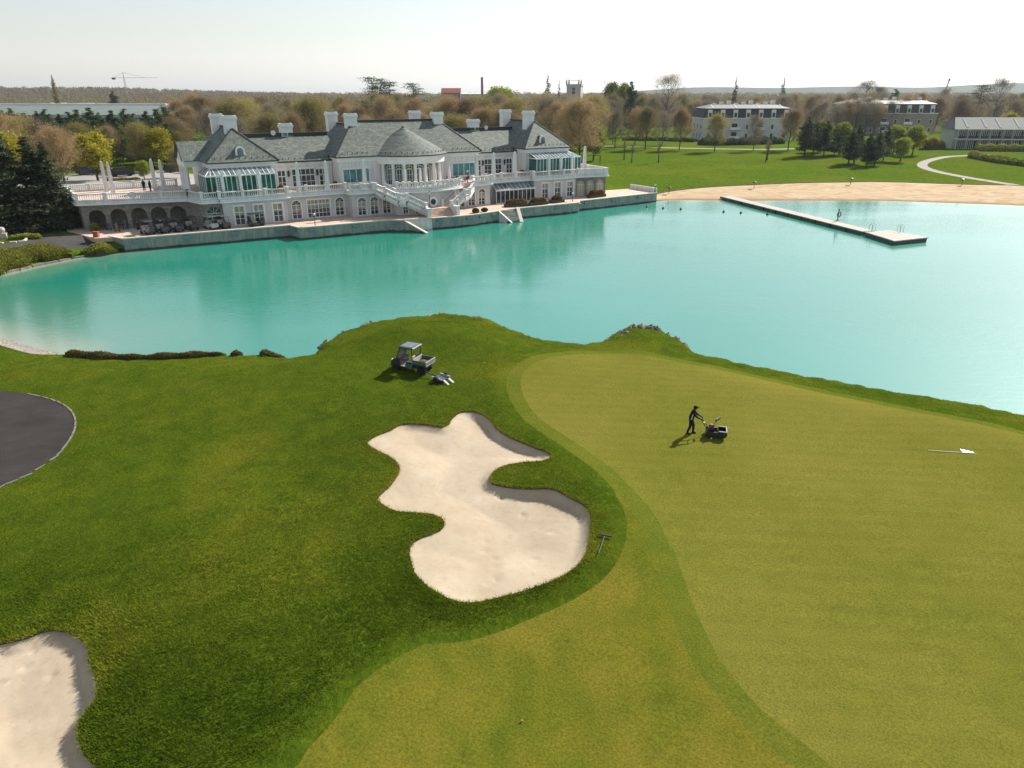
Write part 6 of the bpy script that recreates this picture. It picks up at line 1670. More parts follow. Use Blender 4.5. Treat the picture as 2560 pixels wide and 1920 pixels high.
# orange awning / flower boxes before the white house
# terrace house on the right
a, b, L = place_on(2378, 2760, 373, 2.2); c = a
E_ = empty('terrace_house', (a[0], a[1], h1(*a)), -0.10, 'long two-storey grey-green terrace house with pale pitched roof at the right edge', 'house')
MB().box(0, L, 0, 10, 0, 6.6).build('wall', 'sage_wall', E_)
m = MB(); m.add([(-0.6, -0.8, 6.5), (L, -0.8, 6.5), (L, 6.5, 10.2), (2.0, 6.5, 10.2), (-0.6, 11, 6.5), (L, 11, 6.5)], [(0, 1, 2, 3), (3, 2, 5, 4), (0, 3, 4)]); simple('sage_roof', (0.135, 0.15, 0.135), 0.8); R_o = m.build('roof', 'sage_roof', E_)
for k in range(10):
    x = 4 + k * 5.4 + (0.7 if k % 2 else 0); p, q = (x, 0.2, 7.05), (x + 0.4, 5.6, 9.8)
    MB().bar(p, q, 0.55, 0.12).build('rooflight', 'mansard_slate', R_o)
MB().box(0, L, -1.5, 0, 3.2, 3.45).build('balcony', 'white_paint', E_)
k = 0; x = 1.0
while x < min(L, 52):
    w_ = 2.4 if (k % 2 == 0) else 3.4
    for zz, hh in ((0.15, 2.6), (3.5, 2.4)):
        o = MB().box(x, x + w_, -0.05, 0.02, zz, zz + hh).build('window', 'glass_dark', E_)
        sl = MB()
        for j in range(int(w_ / 0.6)): sl.box(x + 0.1 + j * 0.6, x + 0.22 + j * 0.6, -0.12, -0.05, zz, zz + hh)
        tag(sl.build('mullions', 'white_paint', o), kind='stuff')
    MB().box(x - 0.5, x - 0.25, -1.5, 0.0, 0, 6.5).build('divider', 'sage_wall', E_)
    m = MB().box(x, x + w_ - 0.3, -1.5, -1.42, 3.5, 4.4); m.build('railing', 'mansard_slate', E_)
    x += w_ + 0.8; k += 1
# hedges on the right
hl = catmull([G(px_, py_, 2.2) for px_, py_ in ((2422, 393), (2480, 403), (2560, 412), (2680, 425))], False, 3); bush('clipped_hedge', hl, 1.6, 1.9, 0.35, 6000, 'leaf_hedge', 31, 'clipped hedge before the terrace house, beside the curved path', 'hedge')
hl = catmull([G(px_, py_, 2.2) for px_, py_ in ((2435, 378), (2500, 379), (2600, 380))], False, 3); bush('loose_hedge', hl, 2.5, 2.0, 0.4, 5000, 'leaf_hedge', 32, 'loose shrub border behind the clipped right hedge', 'hedge')
hl = catmull([G(px_, py_, 2.2) for px_, py_ in ((2300, 375), (2360, 374))], False, 3); bush('loose_hedge', hl, 3.5, 3.2, 0.4, 4000, 'leaf_shrub', 33, 'rusty green shrubs left of the terrace house', 'shrubs')
hl = catmull([G(px_, py_, 2.2) for px_, py_ in ((1745, 362), (1800, 364), (1880, 362), (1960, 360))], False, 4); bush('dark_hedge', hl, 4.0, 2.6, 0.45, 6000, 'leaf_pine', 34, 'dark hedge at the foot of the white mansard house', 'hedge')
hl = catmull([G(px_, py_, 2.2) for px_, py_ in ((1555, 352), (1650, 353), (1735, 356))], False, 4); bush('dark_hedge', hl, 2.5, 1.6, 0.4, 4000, 'leaf_pine', 35, 'low dark hedge behind the path trees left of the mansard house', 'hedge')
# hall with a green roof on the left
xa, xb = at_dist(-350, 480), at_dist(405, 480)
E_ = empty('sports_hall', (xa, 470, 2.5), 0.0, 'long low hall with pale green roof and white ridge on the left', 'hall')
m = MB(); Lh = xb - xa
m.add([(0, 0, 5), (Lh, 0, 5), (Lh - 22, 78, 9.3), (0, 78, 9.3)], [(0, 1, 2, 3)]); m.build('roof', 'green_roof', E_)
MB().box(0, Lh - 0.5, 0.3, 1.0, 0, 5).build('wall', 'sage_wall', E_)
MB().box(0, Lh - 26, 77, 81, 9.0, 10.4).build('ridge_vent', 'white_roof', E_)
for k in range(5): MB().bar((20 + k * 38, 2, 5.3), (24 + k * 38 - 8, 76, 9.4), 0.5, 0.2).build('roof_seam', 'pale_roof', E_)
def gable_house(name, px_, D, w, d, h, hr, wallm, roofm, label, rz=0.0, cat='house'):
    x = at_dist(px_, D); e = empty(name, (x, D, 2.4), rz, label, cat)
    MB().box(-w / 2, w / 2, 0, d, 0, h).build('wall', wallm, e)
    m = MB(); m.add([(-w / 2 - 0.4, -0.4, h), (w / 2 + 0.4, -0.4, h), (w / 2 + 0.4, d / 2, h + hr), (-w / 2 - 0.4, d / 2, h + hr), (-w / 2 - 0.4, d + 0.4, h), (w / 2 + 0.4, d + 0.4, h)], [(0, 1, 2, 3), (3, 2, 5, 4), (0, 3, 4), (1, 5, 2)])
    m.build('roof', roofm, e); n = max(2, int(w / 3.5))
    for k in range(n):
        for zz in ([1.0] if h < 5 else [1.0, h * 0.55]): wd = link('window', W1, e, (-w / 2 + w * (k + 0.5) / n, 0, zz)); link('pane', P1, wd)
    return e
gable_house('red_roof_house', 455, 640, 24, 12, 8, 4.0, 'pale_wall', 'red_tile', 'red tiled house on the left beyond the pines', 0.05)
gable_house('small_house', 38, 700, 12, 9, 5, 3, 'pale_wall', 'red_tile', 'tiny red-roofed house far left below the hill'); gable_house('villa', 1537, 470, 19, 12, 9.0, 3.0, 'pale_wall', 'pink_roof', 'cream villa with pinkish roof right of the square tower', 0.1)
gable_house('red_house', 1128, 900, 22, 14, 17, 5, 'brick_red', 'red_tile', 'dull red house on the skyline left of the brick stack'); gable_house('factory', 1190, 980, 50, 18, 15.5, 1.2, 'pale_wall', 'white_roof', 'low white factory at the foot of the brick stack', cat='factory'); gable_house('small_house', 1655, 520, 9, 8, 9.5, 4, 'tan_wall', 'red_tile', 'little red-roofed house among trees below the tallest bare tree')
x = at_dist(1206, 950); o = MB().lathe((0, 0, 0), [(1.9, 0), (1.35, 32), (1.5, 33), (1.35, 34.5)], 12).build('factory_stack', 'brick_red'); o.location = (x, 950, 2.4); tag(o, 'thin purple-brown brick stack on the skyline', 'chimney stack')
# square tower with pinnacles
x = at_dist(1432, 560); E_ = empty('square_tower', (x, 560, 2.4), -0.25, 'square grey tower with pinnacles standing above the wood', 'tower')
MB().box(-5.2, 5.2, 0, 10.4, 0, 22).build('wall', 'pale_stone', E_); MB().box(-5.6, 5.6, -0.4, 10.8, 22, 23.4).build('parapet', 'pale_stone', E_)
for a in (-5.3, -3.6, 3.6, 5.3): MB().box(a - 0.45, a + 0.45, -0.3, 0.6, 23.4, 25.0).tube((a, 0.1, 25.0), (a, 0.1, 27.2), 0.45, 0.05, 6).build('pinnacle', 'mansard_slate', E_)
MB().box(-4.5, 4.5, 0.0, 0.3, 25.6, 25.9).build('rail', 'grey_metal', E_)
for zz in (16.5, 19): w = link('window', W2_, E_, (0, 0, zz)); link('pane', P2_, w)
# white marquees far left
for i, (px_, D, w) in enumerate(((145, 720, 20), (190, 690, 22), (215, 700, 20), (258, 690, 14), (330, 660, 18), (350, 660, 10))):
    x = at_dist(px_, D); E_ = empty('white_marquee', (x, D, 4.5), 0.1 * i, ('white marquee left of the poplar', 'white marquee right of the poplar', 'white marquee second right of the poplar', 'narrow white marquee left of the dark evergreen', 'white marquee beside the hall ridge end', 'small white marquee near the red roof')[i], 'marquee', 'far white marquees')
    MB().box(-w / 2, w / 2, 0, 8, 0, 3.5).build('side', 'white_roof', E_); MB().add([(-w / 2, 0, 3.5), (w / 2, 0, 3.5), (w / 2, 8, 3.5), (-w / 2, 8, 3.5), (-w / 2 + 3, 4, 6.4), (w / 2 - 3, 4, 6.4)], [(0, 1, 5, 4), (1, 2, 5), (2, 3, 4, 5), (3, 0, 4)]).build('canopy', 'white_roof', E_)
# cranes
def crane(px_, D, h, jib, rz, label):
    x = at_dist(px_, D); e = empty('tower_crane', (x, D, 2.5), rz, label, 'crane')
    m = MB()
    for a in (-1, 1):
        for b in (-1, 1): m.bar((a, b, 0), (a, b, h), 0.18, 0.18)
    for k in range(int(h / 4)): m.bar((-1, -1, k * 4), (1, -1, k * 4 + 4), 0.25, 0.25); m.bar((1, 1, k * 4), (-1, 1, k * 4 + 4), 0.25, 0.25)
    m.build('mast', 'grey_metal', e)
    j = MB().bar((-jib * 0.35, 0, h), (jib, 0, h), 0.5, 0.4).bar((0, 0, h + 7), (jib * 0.6, 0, h + 0.5), 0.25, 0.25).bar((0, 0, h + 7), (-jib * 0.3, 0, h + 0.5), 0.25, 0.25).bar((0, 0, h), (0, 0, h + 7), 0.7, 0.7); j.build('jib', 'grey_metal', e)
    MB().box(-jib * 0.35, -jib * 0.25, -1, 1, h - 2.5, h).build('counterweight', 'black_metal', e)
crane(322, 1150, 37, 48, 0.15, 'thin tower crane on the left skyline')
x = at_dist(2353, 900); E_ = empty('leaning_mast', (x, 900, 2.5), 0.3, 'thin leaning crane mast on the right skyline', 'crane'); MB().bar((-3, 0, 0), (3.0, 0, 29), 0.9, 0.9).build('boom', 'mansard_slate', E_); MB().bar((3.0, 0, 29), (3.6, 0, 32), 1.5, 1.2).build('head', 'mansard_slate', E_)

# ------------------------------------------------------------------ vehicles
def paint(name, c, rough=0.3):
    b = NB(name); b.col(c); b.set(Roughness=rough); b.p.inputs['Coat Weight'].default_value = 0.4; b.p.inputs['Coat Roughness'].default_value = 0.1
paint('rib_grey', (0.25, 0.27, 0.32), 0.5); paint('black_paint', (0.008, 0.009, 0.011), 0.5); paint('green_paint', (0.055, 0.12, 0.11), 0.4); paint('cream_body', (0.42, 0.42, 0.40)); paint('dark_grey_paint', (0.03, 0.033, 0.038))
simple('rubber', (0.012, 0.012, 0.012), 0.85); simple('seat_vinyl', (0.42, 0.39, 0.33), 0.6); simple('roof_shell', (0.045, 0.05, 0.075), 0.5, var=0.05)
def wheel(parent, x, y, z, r, w, ax='y'):
    o = MB().lathe((0, 0, 0), [(r * 0.62, -w / 2), (r * 0.9, -w / 2), (r, -w * 0.3), (r, w * 0.3), (r * 0.9, w / 2), (r * 0.62, w / 2)], 16, 'y').build('wheel', 'rubber', parent, False); o.location = (x, y, z)
    MB().lathe((0, 0, 0), [(r * 0.15, -w * 0.42), (r * 0.6, -w * 0.36), (r * 0.6, w * 0.36), (r * 0.15, w * 0.42)], 12, 'y').build('rim', 'grey_metal', o)
def golf_cart(loc, rz, label, roofm, bodym):
    e = empty('golf_cart', loc, rz, label, 'golf cart', 'golf carts parked on the quay')
    m = MB(); pr = [(-1.15, 0.28), (1.2, 0.28), (1.22, 0.62), (0.95, 0.88), (0.72, 0.9), (0.6, 0.42), (0.15, 0.42), (0.1, 0.62), (-0.55, 0.62), (-0.6, 0.8), (-1.12, 0.75)]
    n = len(pr); m.add([(x, -0.58, z) for x, z in pr] + [(x, 0.58, z) for x, z in pr], [tuple(range(n - 1, -1, -1)), tuple(range(n, 2 * n))] + [(i, (i + 1) % n, n + (i + 1) % n, n + i) for i in range(n)]); m.build('body', bodym, e)
    MB().box(-0.5, 0.1, -0.52, 0.52, 0.62, 0.76).build('seat', 'seat_vinyl', e); MB().bar((-0.55, 0, 0.78), (-0.68, 0, 1.18), 1.0, 0.12).build('backrest', 'seat_vinyl', e)
    pr = [(-1.0, 1.84), (0.85, 1.84), (0.8, 1.92), (-0.95, 1.93)]; m = MB(); m.add([(x, -0.6, z) for x, z in pr] + [(x, 0.6, z) for x, z in pr], [(3, 2, 1, 0), (4, 5, 6, 7), (0, 1, 5, 4), (1, 2, 6, 5), (2, 3, 7, 6), (3, 0, 4, 7)]); m.build('canopy', roofm, e)
    for s in (-0.54, 0.54):
        MB().tube((0.85, s, 0.88), (0.62, s, 1.86), 0.025, n=5).build('post', 'black_metal', e); MB().tube((-0.8, s, 0.75), (-0.85, s, 1.86), 0.025, n=5).build('post', 'black_metal', e)
        wheel(e, 0.82, s * 1.0, 0.23, 0.23, 0.2); wheel(e, -0.75, s * 1.0, 0.23, 0.23, 0.2)
    MB().tube((0.75, 0.25, 0.8), (0.5, 0.25, 1.05), 0.02, n=5).lathe((0.48, 0.25, 1.06), [(0.16, 0), (0.18, 0.02), (0.16, 0.04)], 10).build('steering_wheel', 'black_metal', e)
    for s in (-0.25, 0.25): MB().lathe((-0.95, s, 0.55), [(0.13, 0), (0.15, 0.9), (0.12, 1.0)], 8).build('golf_bag', 'black_paint', e)
    return e
carts = [(-43.6, 0.1), (-41.6, 0.2), (-39.7, 0.3), (-37.6, 0.5), (-34.9, -0.2), (-33.2, -0.4), (-28.6, -1.2)]
cl = ['leftmost golf cart on the quay, black canopy', 'second golf cart from the left, black canopy', 'third golf cart from the left, black canopy', 'fourth golf cart from the left, black canopy, nearest the arcade end', 'golf cart with pale canopy before the big arched window, left one', 'golf cart with pale canopy before the big arched window, right one', 'golf cart with grey canopy before the pavilion windows, parked sideways']
for (u, w), t, k in zip(carts, cl, range(7)):
    x, y = HW(u, w); golf_cart((x, y, 1.81), HROT + (math.pi * 0.5 - math.pi + 0.35 if k < 6 else 0.1), t, 'black_paint' if k < 4 else ('cream_body' if k < 6 else 'roof_shell'), 'dark_grey_paint' if k != 4 else 'cream_body')
# golf bags on trolleys by the arcade
for i, (u, w) in enumerate(((-47.2, 4.6), (-46.0, 5.9), (-44.4, 4.6), (-43.2, 4.4), (-41.4, 3.8), (-48.2, 6.4))):
    x, y = HW(u, w); e = empty('golf_trolley', (x, y, 1.81), i * 0.8, ('orange golf bag on a trolley before the arcade', 'blue golf bag on a trolley behind the orange one', 'dark golf bag on a trolley before the third arch', 'dark golf bag on a trolley right of the third arch', 'dark golf bag on a trolley before the fourth arch', 'blue golf bag on a trolley nearest the first arch')[i], 'golf bag', 'golf bags by the arcade')
    col_ = ('orange_bag', 'blue_bag', 'black_paint', 'black_paint', 'black_paint', 'blue_bag')[i]
    if col_ not in MATS: simple(col_, (0.40, 0.17, 0.07) if 'orange' in col_ else (0.05, 0.12, 0.2), 0.7)
    MB().lathe((0, 0, 0), [(0.14, 0.1), (0.17, 0.2), (0.15, 0.8), (0.19, 0.95), (0.17, 1.0)], 8).build('bag', col_, e)
    MB().tube((0, -0.1, 0.2), (0, -0.35, 1.1), 0.02, n=5).bar((-0.15, -0.35, 1.1), (0.15, -0.35, 1.1), 0.03, 0.03).build('handle', 'grey_metal', e)
    for s in (-0.3, 0.3): wheel(e, s * 0 , 0, 0.15, 0.001 + 0.15, 0.05) if False else None
    for k in range(4): MB().tube((0.05 * (k - 1.5), 0, 0.9), (0.08 * (k - 1.5), 0.03, 1.25), 0.015, n=4).ball((0.08 * (k - 1.5), 0.03, 1.27), 0.05, 6, 4).build('club', 'grey_metal', e)
    for s in (-0.3, 0.3):
        w_ = MB().lathe((0, 0, 0), [(0.15, -0.03), (0.15, 0.03)], 12, 'x').build('wheel', 'rubber', e); w_.location = (s, 0, 0.15)
    MB().tube((-0.3, 0, 0.15), (0.3, 0, 0.15), 0.02, n=5).build('axle', 'grey_metal', e)
o = MB().box(-0.35, 0.35, -0.25, 0.25, 0, 0.7).box(-0.4, 0.4, -0.3, 0.3, 0.7, 0.78).build('grit_bin', 'terracotta'); x, y = G(1485 / 6.144, 560 + 200 / 6.144, 1.8); o.location = (x, y, 1.8); tag(o, 'small red bin at the left end of the quay paving', 'bin')
x, y = G(1465 / 6.144, 560 + 105 / 6.144, 1.8); bush('ball_shrub', [(x, y)], 1.3, 1.3, 0.16, 1200, 'leaf_hedge', 44, 'small round green shrub in front of the first arch', 'shrub')
# vans in the car park
def van(loc, rz, label, bm_='black_paint', L=4.9, h=1.95):
    e = empty('parked_van', loc, rz, label, 'van')
    pr = [(-L / 2, 0.45), (-L / 2 + 0.05, 1.3), (-L / 2 + 0.25, h), (L * 0.18, h), (L * 0.34, 1.15), (L / 2 - 0.1, 0.98), (L / 2, 0.75), (L / 2, 0.4), (L / 2 - 0.2, 0.3), (-L / 2 + 0.2, 0.3)]
    n = len(pr); m = MB(); m.add([(x, -0.92, z) for x, z in pr] + [(x, 0.92, z) for x, z in pr], [tuple(range(n - 1, -1, -1)), tuple(range(n, 2 * n))] + [(i, (i + 1) % n, n + (i + 1) % n, n + i) for i in range(n)]); m.build('body', bm_, e)
    for s in (-1, 1):
        MB().box(-L / 2 + 0.5, L * 0.2, min(s * 0.925, s * 0.935), max(s * 0.925, s * 0.935), 1.25, h - 0.2).build('side_window', 'glass_dark', e)
        for xw in (-L * 0.31, L * 0.32): wheel(e, xw, s * 0.82, 0.34, 0.34, 0.24)
        MB().box(L / 2 - 0.03, L / 2 + 0.02, min(s * 0.5, s * 0.8), max(s * 0.5, s * 0.8), 0.68, 0.85).build('headlight', 'white_plastic', e)
    MB().bar((L * 0.2, 0, h - 0.1), (L * 0.345, 0, 1.2), 1.6, 0.06).build('windscreen', 'glass_dark', e)
for px_, py_, rz, t in ((1055, 1000, 0.2, 'black van in the car park behind the left terrace'), (1185, 862, 0.3, 'dark car farther back in the car park between the maples'), (1520, 968, 0.1, 'dark car in the car park behind the golden maple'), (60, 800, 0.4, 'dark van behind the spruces at the left edge'), (30, 870, 0.2, 'white car behind the spruces at the left edge'), (2250 * 3.456 if False else 770, 985, 0.5, 'dark car behind the large maple')):
    x, y = G(px_ / 3.456, 150 + py_ / 3.456, 3.9); z = h1(x, y); x, y = G(px_ / 3.456, 150 + py_ / 3.456, z + 0.1); van((x, y, h1(x, y) + 0.01), HROT + rz, t, 'cream_body' if 'white' in t else 'black_paint')
x, y = G(1060 / 3.456, 150 + 1022 / 3.456, 3.9); bush('flower_bed', [(x - 3, y - 1.5), (x + 3, y + 1.5)], 1.5, 0.5, 0.2, 1500, 'leaf_shrub', 45, 'strip of red flowers before the black van', 'flower bed')

# utility vehicle with trailer on the rough
ux, uy = G(1030, 928, 1.95); uz = h1(ux, uy)
UV_ = empty('utility_vehicle', (ux, uy, uz), math.atan2(0.42, -0.91), 'dark green utility vehicle with canopy and cargo bed on the rough', 'utility vehicle')
e = UV_; e.scale = (0.92, 0.92, 0.92)
pr = [(0.15, 0.35), (1.45, 0.35), (1.52, 0.75), (1.25, 1.02), (0.72, 1.12), (0.62, 0.5), (0.15, 0.5)]
n = len(pr); m = MB(); m.add([(x, -0.66, z) for x, z in pr] + [(x, 0.66, z) for x, z in pr], [tuple(range(n - 1, -1, -1)), tuple(range(n, 2 * n))] + [(i, (i + 1) % n, n + (i + 1) % n, n + i) for i in range(n)]); m.build('body', 'black_paint', e)
MB().box(-0.45, 0.18, -0.62, 0.62, 0.35, 0.72).build('seat_base', 'green_paint', e)
for s in (-0.32, 0.32):
    MB().box(-0.3, 0.15, s - 0.24, s + 0.24, 0.72, 0.86).build('seat', 'black_paint', e); MB().bar((-0.3, s, 0.85), (-0.42, s, 1.35), 0.46, 0.1).build('backrest', 'seat_vinyl' if s > 0 else 'black_paint', e)
MB().tube((0.72, 0.32, 1.05), (0.45, 0.32, 1.2), 0.025, n=6).build('steering_column', 'black_metal', e)
m = MB()
for i in range(14):
    t0, t1 = 2 * math.pi * i / 14, 2 * math.pi * (i + 1) / 14
    m.tube((0.42 + 0.08 * math.cos(t0), 0.32 + 0.19 * math.sin(t0), 1.22 + 0.17 * math.cos(t0)), (0.42 + 0.08 * math.cos(t1), 0.32 + 0.19 * math.sin(t1), 1.22 + 0.17 * math.cos(t1)), 0.02, n=5, cap=False)
m.build('steering_wheel', 'black_metal', e)
for s in (-0.62, 0.62):
    MB().tube((1.0, s, 1.0), (0.62, s, 2.0), 0.035, n=6).build('post', 'black_metal', e); MB().tube((-0.5, s, 0.7), (-0.48, s, 2.0), 0.035, n=6).build('post', 'black_metal', e)
    MB().tube((-0.5, s, 1.1), (0.85, s, 1.0), 0.02, n=5).build('rail', 'black_metal', e)
g = MB().quad((0.98, -0.6, 1.08), (0.98, 0.6, 1.08), (0.64, 0.6, 1.95), (0.64, -0.6, 1.95)); g.build('windscreen', 'glass_roof', e)
m = MB(); pr = [(-0.62, 2.0), (0.72, 2.0), (0.74, 2.06), (0.66, 2.12), (-0.58, 2.12), (-0.64, 2.06)]; n = len(pr)
m.add([(x, -0.68, z) for x, z in pr] + [(x, 0.68, z) for x, z in pr], [tuple(range(n - 1, -1, -1)), tuple(range(n, 2 * n))] + [(i, (i + 1) % n, n + (i + 1) % n, n + i) for i in range(n)]); cn = m.build('canopy', 'roof_shell', e)
for s in (-0.4, -0.13, 0.13, 0.4): MB().box(-0.52, 0.6, s - 0.07, s + 0.07, 2.12, 2.145).build('canopy_rib', 'rib_grey', cn)
MB().box(-1.75, -0.55, -0.7, 0.7, 0.78, 0.84).build('bed_floor', 'dark_grey_paint', e)
for s in (-0.7, 0.7): MB().box(-1.75, -0.55, min(s, s * 0.95), max(s, s * 0.95), 0.8, 1.16).build('bed_side', 'green_paint', e)
MB().box(-0.6, -0.55, -0.7, 0.7, 0.8, 1.25).build('bed_front', 'seat_vinyl', e)
tg = MB().box(-1.79, -1.74, -0.7, 0.7, 0.78, 1.16).build('tailgate', 'cream_body', e); MB().box(-1.81, -1.79, -0.62, 0.62, 0.92, 0.97).box(-1.81, -1.79, -0.62, 0.62, 1.04, 1.08).build('tailgate_slot', 'dark_grey_paint', tg)
MB().ball((-1.15, 0.1, 0.85), 0.38, 10, 6, (1.2, 1.2, 0.6)).build('load', 'soil_lip', e)
MB().box(-0.9, 0.1, -0.3, 0.3, 0.3, 0.5).build('chassis', 'black_metal', e); MB().box(-1.6, -0.6, -0.5, 0.5, 0.45, 0.78).build('engine_bay', 'black_metal', e)
for s in (-0.6, 0.6): wheel(e, 1.05, s, 0.29, 0.29, 0.24); wheel(e, -1.2, s, 0.31, 0.31, 0.28); MB().box(1.48, 1.54, s * 0.7 - 0.1, s * 0.7 + 0.1, 0.78, 0.9).build('headlight', 'white_plastic', e)
MB().box(1.5, 1.62, -0.6, 0.6, 0.38, 0.5).build('bumper', 'black_metal', e)
tx_, ty_ = G(1102, 953, 1.95); T_ = empty('mower_trailer', (tx_, ty_, h1(tx_, ty_)), math.atan2(0.62, -0.78), 'low two-wheeled mower trailer hitched behind the utility vehicle', 'trailer')
MB().box(-0.55, 0.45, -0.42, 0.42, 0.2, 0.26).build('deck', 'dark_grey_paint', T_)
for s in (-0.42, 0.42): MB().bar((-0.55, s, 0.3), (0.45, s, 0.3), 0.07, 0.12).build('side_rail', 'cream_body', T_); wheel(T_, -0.05, s * 1.28, 0.24, 0.24, 0.18)
MB().bar((0.45, 0.0, 0.25), (1.5, 0.1, 0.42), 0.07, 0.07).build('drawbar', 'black_metal', T_)
for s in (-0.25, 0.25): MB().bar((-0.55, s, 0.24), (-1.0, s, 0.02), 0.16, 0.04).build('ramp', 'cream_body', T_)

# ------------------------------------------------------------------ people
simple('skin', (0.35, 0.20, 0.14), 0.6, var=0.05); simple('dark_cloth', (0.012, 0.013, 0.018), 0.9, var=0.2, spec=0.1); simple('navy_cloth', (0.016, 0.020, 0.032), 0.9, var=0.2, spec=0.1); simple('hair', (0.02, 0.015, 0.012), 0.8)
simple('reflective', (0.6, 0.6, 0.58), 0.5)
def person(loc, rz, label, J, bodym='dark_cloth', cap=True, stripe=False):
    """one skinned body grown over the posed joints; J maps joint -> (x, y, z), x is forward"""
    V, E, R = [], [], []
    def v(p, r):
        V.append(p); R.append(r); return len(V) - 1
    def chain(i, pts):
        for p, r in pts:
            j = v(p, r); E.append((i, j)); i = j
        return i
    pel = v(J['pelvis'], 0.17)
    ch = chain(pel, [(J['waist'], 0.16), (J['chest'], 0.19)])
    nk = chain(ch, [(J['neck'], 0.06), (J['chin'], 0.07), (J['head'], 0.105), (J['crown'], 0.07)])
    for s in ('l', 'r'):
        hp = chain(pel, [(J['hip_' + s], 0.125), (J['knee_' + s], 0.09), (J['ankle_' + s], 0.07), (J['toe_' + s], 0.04)])
        wr = chain(ch, [(J['shoulder_' + s], 0.09), (J['elbow_' + s], 0.065), (J['wrist_' + s], 0.032), (J['palm_' + s], 0.034)])
        p = Vector(J['palm_' + s]); w = Vector(J['wrist_' + s]); d = (p - w).normalized(); sd = d.cross(Vector((0, 0, 1)))
        sd = sd.normalized() if sd.length > 0.1 else Vector((0, 1, 0)); dn = d.cross(sd).normalized()
        for k, ln in enumerate((0.07, 0.08, 0.075, 0.06)):
            b = p + sd * (0.024 * (k - 1.5)); q = b + d * ln * 0.6 - Vector((0, 0, 0.02)); t = q + d * ln * 0.3 - Vector((0, 0, 0.035))
            chain(wr, [(tuple(b + d * 0.03), 0.011), (tuple(q), 0.010), (tuple(t), 0.008)])
        b = w + (p - w) * 0.5 + sd * 0.045; chain(wr, [(tuple(b), 0.012), (tuple(b + d * 0.05 + sd * 0.02), 0.010)])
    me = bpy.data.meshes.new('person'); me.from_pydata([Vector(p) for p in V], E, []); me.update(); me.materials.append(MATS[bodym])
    o = link('person', me, None, loc, rz); tag(o, label, 'person')
    sk = o.modifiers.new('skin', 'SKIN'); sk.use_smooth_shade = True
    for i, r in enumerate(R): me.skin_vertices[0].data[i].radius = (r, r * (1.25 if i in (pel, pel + 1, pel + 2) else 1.0)); me.skin_vertices[0].data[i].use_root = (i == pel)
    ss = o.modifiers.new('subd', 'SUBSURF'); ss.levels = 1; ss.render_levels = 2
    hd = Vector(J['head']); 
    MB().ball((hd.x + 0.012, hd.y, hd.z - 0.005), 0.112, 12, 8, (1.0, 0.82, 1.15)).add([(hd.x + 0.11, hd.y - 0.015, hd.z - 0.01), (hd.x + 0.11, hd.y + 0.015, hd.z - 0.01), (hd.x + 0.145, hd.y, hd.z - 0.03), (hd.x + 0.11, hd.y, hd.z + 0.035)], [(0, 1, 2), (0, 2, 3), (1, 3, 2)]).build('face', 'skin', o, True)
    MB().ball((hd.x - 0.01, hd.y, hd.z + 0.035), 0.122, 12, 8, (1.0, 0.86, 1.05)).build('cap' if cap else 'hair', 'dark_cloth' if cap else 'hair', o, True)
    if cap: MB().box(hd.x + 0.07, hd.x + 0.21, hd.y - 0.08, hd.y + 0.08, hd.z + 0.055, hd.z + 0.07).build('peak', 'dark_cloth', o)
    for s in ('l', 'r'):
        a, b = Vector(J['ankle_' + s]), Vector(J['toe_' + s])
        MB().bar(a + Vector((-0.06, 0, -0.055)), b + Vector((0.03, 0, -0.0)), 0.1, 0.09).build('shoe', 'black_paint', o)
        if stripe:
            k = 1 if s == 'l' else -1
            sh, pe = Vector(J['shoulder_' + s]), Vector(J['hip_' + s])
            MB().bar(sh + Vector((-0.0, k * 0.035, 0.0)), pe + Vector((0.0, k * 0.085, 0.08)), 0.035, 0.05, (1, 0, 0)).build('reflective_strip', 'reflective', o)
    return o
def standing(h=1.76, lean=0.0, step=0.06, arms='down'):
    s = h / 1.76
    J = dict(pelvis=(0, 0, 0.94), waist=(0.02 * 1, 0, 1.10), chest=(0.03 + lean * 0.5, 0, 1.34), neck=(0.04 + lean * 0.8, 0, 1.50), chin=(0.07 + lean, 0, 1.56), head=(0.08 + lean, 0, 1.645), crown=(0.06 + lean, 0, 1.72),
             hip_l=(0, 0.09, 0.88), knee_l=(step * 0.9 + 0.03, 0.10, 0.49), ankle_l=(step, 0.10, 0.09), toe_l=(step + 0.16, 0.12, 0.04), hip_r=(0, -0.09, 0.88), knee_r=(-step * 0.3 + 0.03, -0.10, 0.49), ankle_r=(-step, -0.10, 0.09), toe_r=(-step + 0.16, -0.12, 0.04),
             shoulder_l=(0.03 + lean * 0.6, 0.19, 1.42), shoulder_r=(0.03 + lean * 0.6, -0.19, 1.42))
    if arms == 'push': J.update(elbow_l=(0.20 + lean, 0.23, 1.18), wrist_l=(0.44 + lean, 0.20, 1.06), palm_l=(0.51 + lean, 0.20, 1.04), elbow_r=(0.20 + lean, -0.23, 1.18), wrist_r=(0.44 + lean, -0.20, 1.06), palm_r=(0.51 + lean, -0.20, 1.04))
    else: J.update(elbow_l=(0.0, 0.25, 1.13), wrist_l=(0.06, 0.25, 0.88), palm_l=(0.08, 0.25, 0.81), elbow_r=(0.0, -0.25, 1.13), wrist_r=(0.06, -0.25, 0.88), palm_r=(0.08, -0.25, 0.81))
    return {k: tuple(c * s for c in p) for k, p in J.items()}
mx, my = G(1724, 1087, 1.9); mz = h1(mx, my); MROT = math.radians(-14)
person((mx, my, mz), MROT, 'person in dark clothes with pale side stripe and cap walking behind a greens mower', standing(1.80, 0.10, 0.16, 'push'), 'navy_cloth', True, True)
